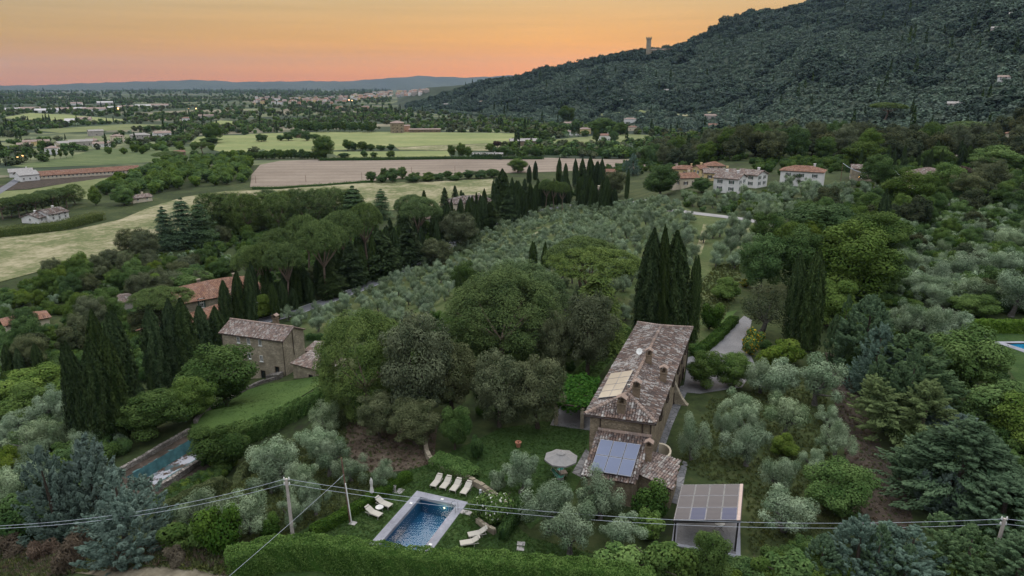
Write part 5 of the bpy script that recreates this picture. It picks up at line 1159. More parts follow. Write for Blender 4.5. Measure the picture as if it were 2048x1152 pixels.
def lounger(foot, head, lab, grp, length=None):
    f, h = at(*foot, .36), at(*head, .62); d = Vector((h.x - f.x, h.y - f.y, 0)); a = math.atan2(d.y, d.x); s_ = 1.0
    t_ = thing('sun_lounger', lab, 'sun lounger', (f.x, f.y, .03), a, grp)
    for nm, me in zip(('seat', 'backrest', 'headrest', 'frame'), LG[:4]): link(nm, me, t_)
    for x in (.12, LG[6] + .1):
        for y in (-1, 1): link('leg', LG[4], t_, (x, y * LG[5] * .5, 0))
    return t_
gl = 'cream sun loungers round the pool'
for f, h, lab in (((865, 972), (880, 950), 'cream sun lounger farthest left in the row beyond the pool'), ((884, 976), (899, 953), 'cream sun lounger second from the left in the row beyond the pool'), ((904, 981), (919, 958), 'cream sun lounger third from the left in the row beyond the pool'), ((925, 987), (940, 963), 'cream sun lounger nearest the stone wall in the row beyond the pool'),
    ((782, 1011), (752, 995), 'cream sun lounger beside the folded parasol left of the pool'), ((762, 1030), (733, 1014), 'cream sun lounger left of the pool, nearer the wooden pole'), ((936, 1069), (967, 1058), 'cream sun lounger right of the pool under the rose bush'), ((920, 1086), (952, 1076), 'cream sun lounger right of the pool, next to the long hedge')): lounger(f, h, lab, gl)
# folded white parasol
g = G(745, 1003); t_ = thing('folded_parasol', 'folded white parasol standing by the lounger at the low hedge', 'parasol', g)
b = MB(); b.lathe([(.02, .95), (.20, 1.0), (.17, 1.25), (.11, 1.6), (.15, 1.9), (.13, 2.2), (.03, 2.42)], n=9); b.build('canopy', M['white_cloth'], t_, smooth=False)
b = MB(); b.tube([(0, 0, 0), (0, 0, 2.45)], .025, 6); b.build('pole', M['white_frame'], t_); b = MB(); b.lathe([(0.001, 0), (.25, 0), (.22, .08), (.03, .1)], n=10); b.build('base', M['concrete'], t_)
# round side table
g = G(759.5, 1023); t_ = thing('round_table', 'small round grey table between the two loungers left of the pool', 'table', g); b = MB(); b.lathe([(0.001, .44), (.36, .44), (.36, .47), (0.001, .47)], n=16); b.build('tabletop', M['metal'], t_)
for k in range(3): b = MB(); b.tube([(.25 * math.cos(k * 2.09), .25 * math.sin(k * 2.09), 0), (.15 * math.cos(k * 2.09), .15 * math.sin(k * 2.09), .44)], .018, 5); b.build('leg', M['metal'], t_)
# open grey parasol with eight panels
g = G(1121, 957); t_ = thing('parasol', 'open grey eight sided parasol shading two green deck chairs', 'parasol', g)
rr_ = 1.62; zb = 2.25; b = MB(); top = Vector((0, 0, zb + .62)); ring = [Vector((rr_ * math.cos(k * math.pi / 4 + .2), rr_ * math.sin(k * math.pi / 4 + .2), zb)) for k in range(8)]; ri = [Vector((p.x * .24, p.y * .24, zb + .47)) for p in ring]
for k in range(8):
    a, c = ring[k], ring[(k + 1) % 8]; mid = (a + c) / 2; mid.z -= .03; mm = mid * .5 + (ri[k] + ri[(k + 1) % 8]) / 4; mm.z -= .05
    pn = MB(); pn.faces([a, mid, c, ri[(k + 1) % 8], ri[k], mm], [(0, 1, 5), (1, 2, 5), (2, 3, 5), (3, 4, 5), (4, 0, 5)]); pn.faces([a, mid, c, c + Vector((0, 0, -.14)), mid + Vector((0, 0, -.14)), a + Vector((0, 0, -.14))], [(0, 5, 4, 1), (1, 4, 3, 2)]); pn.build('canopy_panel', M['parasol'], t_)
b = MB(); r2 = [Vector((p.x * 1.15, p.y * 1.15, zb + .52)) for p in ri]
for k in range(8): b.faces([r2[k], r2[(k + 1) % 8], Vector((0, 0, zb + .68))], [(0, 1, 2)])
b.build('vent', M['parasol'], t_); b = MB(); b.tube([(0, 0, 0), (0, 0, zb + .78)], .03, 6); b.build('pole', M['slat_wood'], t_)
for k in range(8): b = MB(); b.tube([Vector((0, 0, zb + .60)), ring[k] * .98 + Vector((0, 0, .0))], .014, 4); b.build('rib', M['slat_wood'], t_)
b = MB(); b.box((0, 0, 0), (.6, .6, .09)); b.build('base', M['concrete'], t_)
def deckchair(px, py, a, lab):
    g = G(px, py); t_ = thing('deck_chair', lab, 'deck chair', g, a, 'green canvas deck chairs')
    b = MB(); pts = [(.55, .42), (.35, .26), (.0, .24), (-.35, .55), (-.6, .95)]
    for (x0, z0), (x1, z1) in zip(pts[:-1], pts[1:]): b.prism([(x0, -.27, z0), (x0, .27, z0), (x1, .27, z1), (x1, -.27, z1)], .02)
    b.build('canvas', M['teal_cloth'], t_)
    for y in (-.3, .3):
        b = MB(); b.tube([(.62, y, .44), (-.55, y, 0)], .02, 5); b.tube([(-.66, y, 1.0), (.5, y, 0)], .02, 5); b.build('side_frame', M['sling'], t_)
    b = MB(); b.tube([(.62, -.3, .44), (.62, .3, .44)], .018, 5); b.tube([(-.66, -.3, 1.0), (-.66, .3, 1.0)], .018, 5); b.build('crossbar', M['sling'], t_)
deckchair(1122, 943, rad(230), 'green canvas deck chair under the rim of the grey parasol'); deckchair(1116, 958, rad(-20), 'green canvas deck chair in front of the small wooden table')
g = G(1126, 952); t_ = thing('garden_table', 'small wooden table beside the green deck chairs', 'table', g, .3)
for k in range(5): b = MB(); b.box((0, -.28 + k * .14, .42), (.7, .12, .03)); b.build('slat', M['slat_wood'], t_)
for x in (-.28, .28):
    for y in (-.24, .24): b = MB(); b.tube([(x, y, 0), (x, y, .42)], .02, 5); b.build('leg', M['slat_wood'], t_)
g = G(1036.5, 894); t_ = thing('clay_pot', 'terracotta flower pot alone on the dark lawn', 'pot', g); b = MB(); b.lathe([(.001, 0), (.19, 0), (.29, .5), (.34, .5), (.34, .6), (.27, .6), (.25, .5), (.001, .48)], n=14); b.build('pot', M['terracotta'], t_); b = MB()
for k in range(6): b.tube([(0, 0, .48), (.12 * math.cos(k), .12 * math.sin(k), .68)], [.02, .006], 4)
b.build('stems', M['bark'], t_)
def slabthing(px, py, w, d, a, lab, nm='stone_slab', h=.07, mat='slab'):
    g = G(px, py); b = MB(); b.box((0, 0, -.02), (w, d, h), (math.cos(a), math.sin(a), 0)); o = b.build(nm, M[mat], None, g); return tag(o, lab, 'stone slab')
slabthing(795, 982, 1.1, .8, -.35, 'grey stone slab set in the lawn by the low hedge behind the pool'); slabthing(931, 1025, 1.1, .6, -.36, 'grey stone slab at the right side of the pool rim'); slabthing(706, 1047, .6, .5, -.3, 'pale stone slab at the foot of the wooden pole')
slabthing(1042, 1088, .65, .5, -.1, 'stepping stone nearer the pool beside the olive tree'); slabthing(1041, 1098, .6, .5, -.1, 'stepping stone next to the long front hedge')
b = MB(); b.box((0, 0, 0), (.3, .3, .45)); b.box((0, 0, .45), (.36, .36, .06)); b.box((0, 0, .51), (.2, .2, .12)); tag(b.build('stone_block', M['slab'], None, G(788.5, 982)), 'upright stone block with a cap beside the slab in the lawn', 'stone block')
b = MB(); b.lathe([(.001, 0), (.14, 0), (.16, .3), (.1, .4), (.13, .55), (.001, .62)], n=9); tag(b.build('garden_speaker', M['metal'], None, G(961, 990)), 'small grey garden loudspeaker on the lawn by the stone wall', 'loudspeaker')

# ------------------------------------------------------------------ solar pergola on its gravel pad
f0 = Vector((13.0, 47.5)); fx = Vector((math.cos(rad(-17.5)), math.sin(rad(-17.5)))); fy = Vector((-fx.y, fx.x))
padB = P3(f0 + fx * 2.8 + fy * 3, 0)
b = MB(); b.prism([P3(f0, -.3), P3(f0 + fx * 5.4, -.3), P3(f0 + fx * 5.4 + fy * 5.9, -.3), P3(f0 + fy * 5.9, -.3)], .36); kind(shifted(b, padB).build('pergola_pad', M['coping'], None, padB), 'structure')
b = MB(); q = [P3(f0 + fx * .35 + fy * .35, .064), P3(f0 + fx * 5.05 + fy * .35, .064), P3(f0 + fx * 5.05 + fy * 5.55, .064), P3(f0 + fx * .35 + fy * 5.55, .064)]; b.quad(*q); kind(shifted(b, padB).build('pergola_gravel', M['gravel'], None, padB), 'structure')
q4 = [at(1347.5, 1041, 2.30), at(1480.5, 1041, 3.0), at(1487.5, 969.5, 3.0), at(1364, 970, 2.30)]
q4[2] = q4[1] + (q4[3] - q4[0]); nn = (q4[1] - q4[0]).cross(q4[3] - q4[0]).normalized()
perg = thing('solar_pergola', 'black framed pergola roofed with twelve solar panels over a gravel pad', 'pergola', padB)
def bl4(u_, v_): return q4[0].lerp(q4[1], u_).lerp(q4[3].lerp(q4[2], u_), v_)
for i in range(4):
    for j in range(3):
        u0, u1 = i * .237 + .004, (i + 1) * .237 - .004; v0, v1 = j / 3 + .005, (j + 1) / 3 - .005
        panel(perg, padB, [bl4(u0, v0), bl4(u1, v0), bl4(u1, v1), bl4(u0, v1)], 'pv_cell_blue' if (i, j) in ((1, 0), (3, 0)) else 'pv_cell', 'solar_panel', .045, .02)
b = MB(); s_ = nn * .05; b.prism([bl4(.95, .0), bl4(1., .0), bl4(1., 1.), bl4(.95, 1.)], s_); shifted(b, padB).build('roof_board', plain('pinkish_board', (.45, .34, .30), .8, .1), perg)
for k, (p, q) in enumerate(((bl4(0, 0), bl4(1, 0)), (bl4(0, 1), bl4(1, 1)), (bl4(0, 0), bl4(0, 1)), (bl4(1, 0), bl4(1, 1)))):
    d = (q - p).normalized(); sd_ = nn.cross(d).normalized() * .05; a, c = p - nn * .02, q - nn * .02; b = MB(); b.prism([a - sd_, c - sd_, c + sd_, a + sd_], -nn * .17); shifted(b, padB).build('beam', M['black_metal'], perg)
for u_, v_ in ((.03, .02), (.97, .02), (.97, .98), (.03, .98)):
    p = bl4(u_, v_); b = MB(); b.box((p.x, p.y, 0.05), (.14, .14, p.z - .2), P3(fx, 0)); shifted(b, padB).build('post', M['black_metal'], perg)
g = G(1438, 1062); t_ = thing('folding_table', 'thin black metal folding table under the solar pergola', 'table', (g.x, g.y, .064)); b = MB(); b.lathe([(.001, .70), (.42, .70), (.42, .72), (.001, .72)], n=14); b.build('tabletop', M['metal'], t_)
for sx in (-1, 1): b = MB(); b.tube([(-.35, sx * .25, 0), (.35, sx * .25, .7)], .018, 4); b.tube([(.35, sx * .25, 0), (-.35, sx * .25, .7)], .018, 4); b.build('leg', M['black_metal'], t_)

# ------------------------------------------------------------------ vine pergola beside the villa
vp = [at(1113, 800, 2.4), at(1163, 812, 2.4)]; pg = G(1112, 850); pg2 = G(1164, 857); VPB = Vector((pg.x, pg.y, 0))
vperg = thing('vine_pergola', 'vine covered pergola on stone pillars against the left side of the villa', 'pergola', VPB)
bx = Vector((pg2.x - pg.x, pg2.y - pg.y, 0)); bw = bx.length; bx.normalize(); by = Vector((-bx.y, bx.x, 0))
for u_, v_ in ((0, 0), (1, 0), (0, 1), (1, 1), (0, .5), (1, .5)):
    p = VPB + bx * bw * u_ + by * 7.5 * v_; b = MB(); b.box((p.x, p.y, -.1), (.38, .38, 2.5), bx); b.box((p.x, p.y, 2.4), (.46, .46, .08), bx); shifted(b, VPB).build('pillar', M['stone2'], vperg)
for v_ in np.linspace(0, 1, 9): p = VPB + by * 7.5 * v_; b = MB(); b.box(p + bx * bw / 2 + Vector((0, 0, 2.52)), (bw + .9, .1, .12), bx); shifted(b, VPB).build('beam', M['wood_dark'], vperg)
g_ = np.random.default_rng(5); n = 5200; uu, vv = g_.uniform(-.18, 1.22, n), g_.uniform(-.03, 1.08, n); hz = 2.72 + .22 * np.sin(uu * 7 + 1) * np.cos(vv * 9) + g_.normal(0, .10, n) - .25 * (g_.random(n) ** 3) - np.where((vv < .03), g_.random(n) * .6, 0)
Pp = np.stack([bx.x * bw * uu + by.x * 7.5 * vv, bx.y * bw * uu + by.y * 7.5 * vv, hz], 1); V, F, v = leafcloud(Pp, unit(g_.normal(size=(n, 3)) * .55 + np.array([0, 0, 1.])), .34, .8, g_)
LM['vine'] = leafmat('vine_leaf', (.025, .085, .018), (.075, .17, .035), .35, .01, .1)
link('vine', npmesh('vine', V, F, LM['vine'], v), vperg)
b = MB(); kind(drape('pergola_floor', [(p.x, p.y) for p in (VPB - bx * .6 - by * .3, VPB + bx * (bw + 1.2) - by * .3, VPB + bx * (bw + 1.2) + by * 8, VPB - bx * .6 + by * 8)], M['gravel'], .06, 1., True), 'structure')
def lamp(px, py, h, lab, mat='lamp_warm', r=.10, nm='garden_lamp', arm=False):
    g = G(px, py, h); zg = h1(g.x, g.y); base = Vector((g.x, g.y, zg)); t_ = thing(nm, lab, 'lamp', base); b = MB(); b.tube([(0, 0, 0), (0, 0, h - r)], max(.03, r * .3), 6); b.build('post', M['black_metal'], t_); b = MB(); b.lathe([(.001, h - r), (r * .8, h - r * .6), (r, h), (r * .7, h + r * .7), (.001, h + r)], n=8); b.build('lamp_head', M[mat], t_)
lamp(1107, 798, 2.3, 'orange lamp glowing at the corner of the vine pergola', 'lamp_orange', .11); lamp(1502, 657, .9, 'small lit lamp at the right edge of the driveway', 'lamp_warm', .11)
lamp(236, 217, 9, 'bright street lamp among sheds on the far plain', r=1.6, nm='street_lamp'); lamp(392, 217, 9, 'lit street lamp right of the sheds on the far plain', r=1.2, nm='street_lamp'); lamp(377, 217.5, 9, 'dim street lamp just left of the lit one on the far plain', r=.8, nm='street_lamp')
lamp(35, 315, 5, 'leftmost of two lit lamps before the young poplars', r=.75, nm='street_lamp'); lamp(45, 312, 5, 'right one of two lit lamps before the young poplars', r=.75, nm='street_lamp'); lamp(1718, 354, 2.2, 'warm lamp lit on the front of the bare stone house', r=.22, nm='wall_lamp'); lamp(698, 200, 8, 'white lit lamp in the middle of the distant town', 'lamp_pool', 1.8, 'street_lamp'); lamp(704, 201, 8, 'lit lamp beside the white one in the distant town', 'lamp_warm', 1.5, 'street_lamp')
lamp(1289, 107, 3, 'tiny lamp lit at the foot of the castle tower', r=.9, nm='wall_lamp'); lamp(1450, 76, 3, 'tiny lamp high on the ridge right of the castle', r=.8, nm='street_lamp'); lamp(1238, 152, 3, 'tiny lamp among olives below the castle', r=.7, nm='street_lamp')

# ------------------------------------------------------------------ old drained pool with its torn teal liner
TB = Vector((*((TARP[0] + TARP[2]) / 2), TZ)); tp = thing('drained_pool', 'abandoned drained pool with a torn teal liner and dead leaves on its floor', 'pool', TB)
M['liner'] = plain('teal_liner', (.050, .135, .145), .55, .35, 1.2, .4, 0., .5)
m, t = newmat('leaf_littered_floor'); nzz = noise(t, objc(t), .55, 4, .6); c = mixc(t, maprange(t, nzz, .52, .56), (.34, .34, .38), (.06, .10, .11)); c = mixc(t, maprange(t, noise(t, objc(t), .9, 6, .75), .50, .54), c, (.065, .042, .03)); principled(t, c, .35, spec=.5); M['litter'] = m
b = MB(); rl = random.Random(2); T3 = [Vector((p.x, p.y, TZ + .06)) for p in TARP]
for k in range(4):
    a, c = T3[k], T3[(k + 1) % 4]; n_ = max(4, int((c - a).length / .35)); inn = (TB - (a + c) / 2); inn.z = 0; inn.normalize()
    tops = [a.lerp(c, i / n_) + Vector((0, 0, rl.uniform(-.03, .08))) - inn * rl.uniform(.0, .35) for i in range(n_ + 1)]; edge = [a.lerp(c, i / n_) + Vector((0, 0, .04)) for i in range(n_ + 1)]; bot = [a.lerp(c, i / n_) + inn * (.18 + .07 * (i % 2)) - Vector((0, 0, 1.5)) for i in range(n_ + 1)]
    for i in range(n_): b.quad(tops[i], tops[i + 1], edge[i + 1], edge[i]); b.quad(edge[i], edge[i + 1], bot[i + 1], bot[i])
shifted(b, TB).build('liner', M['liner'], tp)
b = MB(); b.quad(*[p + Vector((0, 0, -1.48)) for p in T3]); shifted(b, TB).build('pool_floor', M['litter'], tp)
# right hand neighbour's pool
RB = Vector((*((RPOOL[0] + RPOOL[2]) / 2), 0)); rp = thing('swimming_pool', 'turquoise swimming pool with a grey deck cut off by the right edge', 'pool', RB)
M['turq'] = plain('turquoise_basin', (.24, .60, .72), .5, .1, 1.); b = MB(); r3 = [Vector((p.x, p.y, 0)) for p in RPOOL]
for k in range(4): b.quad(r3[k] + Vector((0, 0, .05)), r3[k] + Vector((0, 0, -1.2)), r3[(k + 1) % 4] + Vector((0, 0, -1.2)), r3[(k + 1) % 4] + Vector((0, 0, .05)))
b.quad(*[p + Vector((0, 0, -1.2)) for p in r3]); shifted(b, RB).build('basin', M['turq'], rp)
b = MB(); b.quad(*[p + Vector((0, 0, -.12)) for p in r3][::-1]); shifted(b, RB).build('water', M['water'], rp)
b = MB(); cc = sum(r3, Vector()) / 4
for k in range(4):
    a, c = r3[k], r3[(k + 1) % 4]; oa, oc = a + (a - cc).normalized() * 1.5, c + (c - cc).normalized() * 1.5; b.prism([p + Vector((0, 0, -.12)) for p in (oa, oc, c, a)][::-1] if k < 0 else [p + Vector((0, 0, -.12)) for p in (a, c, oc, oa)], .2)
shifted(b, RB).build('coping', M['coping'], rp)

# ------------------------------------------------------------------ walls
def drywall(pts, h, w, lab, mat='dry_wall', hh=None, nm='stone_wall', world=False):
    "rough wall following the ground along photograph pixels (top edge raised by h), capped with uneven stones"
    P = [Vector((x, y, 0)) if world else G(x, y, h) for x, y in pts]; Q = []
    for i in range(len(P) - 1):
        m_ = max(1, int((P[i + 1] - P[i]).length / .6)); Q += [P[i].lerp(P[i + 1], j / m_) for j in range(m_)]
    Q.append(P[-1])
    for _ in range(4): Q = [Q[0]] + [(Q[i - 1] + Q[i] * 2 + Q[i + 1]) / 4 for i in range(1, len(Q) - 1)] + [Q[-1]]
    base = Vector((Q[len(Q) // 2].x, Q[len(Q) // 2].y, h1(Q[len(Q) // 2].x, Q[len(Q) // 2].y))); b = MB(); cs = MB(); rw = random.Random(len(Q)); t_ = thing(nm, lab, 'wall', base)
    ring = []
    for i, p in enumerate(Q):
        d = Q[min(i + 1, len(Q) - 1)] - Q[max(i - 1, 0)]; d.z = 0; d.normalize(); n = Vector((-d.y, d.x, 0)); z = h1(p.x, p.y)
        ring.append([Vector((p.x, p.y, 0)) + n * s_ * w / 2 * (1.12 if zz < 0 else 1) + Vector((0, 0, z + zz)) for s_, zz in ((-1, -.6), (-1, h), (1, h), (1, -.6))])
    vs = [q for r_ in ring for q in r_]; b.faces(vs, [(i * 4 + k, i * 4 + k + 1, (i + 1) * 4 + k + 1, (i + 1) * 4 + k) for i in range(len(Q) - 1) for k in range(3)] + [(0, 1, 2, 3), tuple(range(len(vs) - 4, len(vs)))[::-1]])
    shifted(b, base).build('wall_body', M[mat], t_)
    k = 0
    for i in range(len(Q) - 1):
        a, c = ring[i], ring[i + 1]; st = MB(); r_ = rw.uniform(.84, .96); tt = rw.uniform(.05, .13)
        A_, B_ = a[1].lerp(c[1], .5), a[2].lerp(c[2], .5); q = [a[1].lerp(c[1], .04), a[1].lerp(c[1], r_), a[2].lerp(c[2], rw.uniform(.86, .97)), a[2].lerp(c[2], .05)]
        st.prism([p + Vector((0, 0, -.01)) for p in q][::-1], Vector((0, 0, tt))); shifted(st, base).build('coping_stone', M[mat], t_); k += 1
        if k > 290: break
    return t_
drywall([(851, 884), (853, 905), (862, 922), (885, 934), (915, 945), (940, 955), (960, 966), (985, 984), (1005, 998), (1022, 1012)], .55, .42, 'curving dry stone retaining wall between pool lawn and upper lawn', 'stone2')
drywall([(954, 1036), (966, 1050), (990, 1060)], .45, .3, 'short curved stone kerb under the white rose bush', 'stone2')
drywall([(390, 842), (430, 812), (480, 782), (520, 762), (560, 752)], .5, .5, 'ragged grey dry stone wall edging the left terrace lawn')
def tpt(a, c): q = TARP[0] + TX * a + TY * c; return (q.x, q.y)
drywall([tpt(6.0, -.5), tpt(6.1, 3), tpt(6.0, 7), tpt(6.1, 11.5)], .7, .6, 'low stone wall along the near side of the drained pool', world=True)
drywall([tpt(-1.6, -.5), tpt(-1.7, 4), tpt(-1.5, 8), tpt(-1.7, 12)], .6, .5, 'overgrown stone wall behind the drained pool', world=True)
b = MB(); g0 = G(560, 757); base = g0
st_ = thing('stone_steps', 'rough stone steps climbing from the terrace lawn to the stone house', 'steps', base)
for k in range(7): b = MB(); b.box(Vector((0, 0, 0)) - HX * .45 * k + HY * .12 * k + Vector((0, 0, -.5)), (.5, 1.5, .6 + .16 * (6 - k)), HX); b.build('step', M['dry_wall'], st_)

# ------------------------------------------------------------------ poles and overhead wires
M['pole_concrete'] = plain('concrete_pole', (.42, .37, .34), .9, .15, 3., .1, 0, .3); M['pole_wood'] = plain('wooden_pole', (.16, .095, .07), .9, .25, 5.); M['wire'] = plain('bare_wire', (.42, .45, .50), .5, .05, 1., .4, .3)
def pole(g, top, lab, mat='pole_concrete', r=.17, arms=True, nm='utility_pole', conduit=False):
    g = Vector(g); top = Vector(top); t_ = thing(nm, lab, 'utility pole', g); b = MB(); b.tube([(0, 0, -.5), top - g], [r, r * .68], 8); b.build('pole', M[mat], t_); q = top - g
    if arms:
        for k in range(4): b = MB(); b.lathe([(.02, 0), (.07, .02), (.05, .1), (.07, .12), (.04, .22), (.001, .24)], Vector((q.x + (-.2, .2, -.2, .2)[k], q.y + .05, q.z - .1 - .45 * (k // 2))), 7); b.build('insulator', M['white_frame'], t_)
        b = MB(); b.box((q.x, q.y, q.z - .15), (.5, .06, .06)); b.box((q.x, q.y, q.z - .6), (.5, .06, .06)); b.build('crossarm', M['metal'], t_)
    if conduit: b = MB(); b.tube([(.12, -.14, 0), Vector((.12, -.14, 0)).lerp(Vector((q.x + .05, q.y - .12, q.z)), .62)], .05, 6); b.build('conduit', M['white_frame'], t_)
    return top
g = G(586, 1074); t1 = g + Vector((-.05, .0, up(g, 958, 571))); pole(g, t1, 'pale concrete utility pole rising behind the left end of the front hedge')
g2 = G(701, 1043); pole(g2, g2 + Vector((-.35, 0, up(g2, 917, 681))), 'brown wooden pole with a white conduit at the edge of the pool lawn', 'pole_wood', .09, False, conduit=True); w2 = g2 + Vector((-.25, -.06, up(g2, 950, 684)))
g3 = G(1985, 1125); t3 = g3 + Vector((.15, 0, up(g3, 1035, 2000))); pole(g3, t3, 'concrete utility pole among the conifers at the lower right', arms=True)
def wire(a, b_, sag, lab, grp=None, r=.015, n=22):
    a, b_ = Vector(a), Vector(b_); b = MB(); pts = [a.lerp(b_, i / n) - Vector((0, 0, sag * 4 * (i / n) * (1 - i / n))) - a for i in range(n + 1)]; b.tube(pts, r, 4, False); return tag(b.build('power_wire', M['wire'], None, a), lab, 'wire', grp)
gw = 'overhead wires of the near power line'
for k, dz in enumerate((-.05, -.5)):
    nm = ('upper', 'lower')[k]
    wire(t1 + Vector((.2, 0, dz)), t3 + Vector((-.2, 0, dz)), 1.75, nm + ' of two wires slung across the pool between the concrete poles', gw)
    e_ = at(-60, (1054, 1059)[k], t1.z - 2.2 - k * .1); wire(t1 + Vector((-.2, 0, dz)), e_ , .9, nm + ' of two wires running left from the pale concrete pole', gw)
    e_ = t3 + Vector((22, -3, .3 + dz)); wire(t3 + Vector((.2, 0, dz)), e_, .4, nm + ' of two wires leaving the right concrete pole towards the right edge', gw)
e_ = at(435, 1172, 4.6); wire(w2, e_, .1, 'single stay wire slanting down from the wooden pole across the hedge', None, .015)
ga = G(1681, 362); ta = ga + Vector((0, 0, up(ga, 326))); pole(ga, ta, 'thin dark pole left of the stone house above the olive slope', 'pole_wood', .12, False)
gb = G(1779, 372); tb_ = gb + Vector((0, 0, up(gb, 334))); pole(gb, tb_, 'pale leaning pole beside the rounded tree above the olive slope', 'pole_concrete', .12, False)
wire(ta, tb_, 3.0, 'thick sagging cable between the two poles above the olive slope', None, .09)
gc = G(1895, 430); tc_ = gc + Vector((0, 0, up(gc, 407))); pole(gc, tc_, 'short pale pole carrying cables in the trees on the right', 'pole_concrete', .1, False)
for k in (0, 1): wire(tb_ + Vector((0, 0, -.2 * k)), tc_ + Vector((0, 0, -.4 * k)), 2.0, ('upper' , 'lower')[k] + ' cable dropping right through the trees from the leaning pole', None, .05)
for px, y0, y1, wh in ((512, 352, 367, 'leftmost'), (612, 350, 364, 'second from the left'), (724, 345, 362, 'middle one'), (823, 334, 345, 'second from the right'), (910, 332, 344, 'rightmost')):
    g = G(px, y1); pole(g, g + Vector((0, 0, up(g, y0))), wh + ' of five thin poles along the ploughed field', 'pole_wood', .14, False)
g = G(507, 642); t_ = thing('antenna_mast', 'thin metal aerial mast rising behind the stone house', 'aerial', g); b = MB(); hh = up(g, 606); b.tube([(0, 0, 0), (0, 0, hh)], .045, 5); b.build('mast', M['metal'], t_); b = MB()
b.tube([(-.2, 0, hh - .1), (1.5, .3, hh + .1)], .03, 4)
for k in range(6): b.tube([(k * .25, -.35, hh), (k * .25, .4, hh)], .015, 4)
b.tube([(-.9, 0, hh * .6), (.1, 0, hh * .6)], .05, 4); b.build('aerial', M['metal'], t_)
# parked vans by the shed
def van(px, py, lab):
    g = G(px, py); t_ = thing('parked_van', lab, 'van', g, R0.uniform(-.3, .3), None); s_ = 1.0
    b = MB(); sec = [(-2.3, .35), (2.3, .35), (2.3, 1.0), (1.6, 1.25), (1.1, 2.0), (-2.3, 2.05)]; b.prism([(x, -.9, z) for x, z in sec], Vector((0, 1.8, 0))); b.build('body', M['plaster_white'], t_)
    b = MB(); b.prism([(1.62, -.92, 1.22), (1.18, -.92, 1.85), (.3, -.92, 1.85), (.3, -.92, 1.22)], Vector((0, 1.84, 0))); b.build('window', M['glass_dark'], t_)
    for x in (-1.4, 1.4):
        for y in (-.86, .86): b = MB(); b.tube([(x, y - .1, .35), (x, y + .1, .35)], .35, 10); b.build('wheel', M['black_metal'], t_)
van(1142, 271.5, 'white van parked next to the little white shed'); van(1155, 271.5, 'white van parked nearer the pale yellow house')
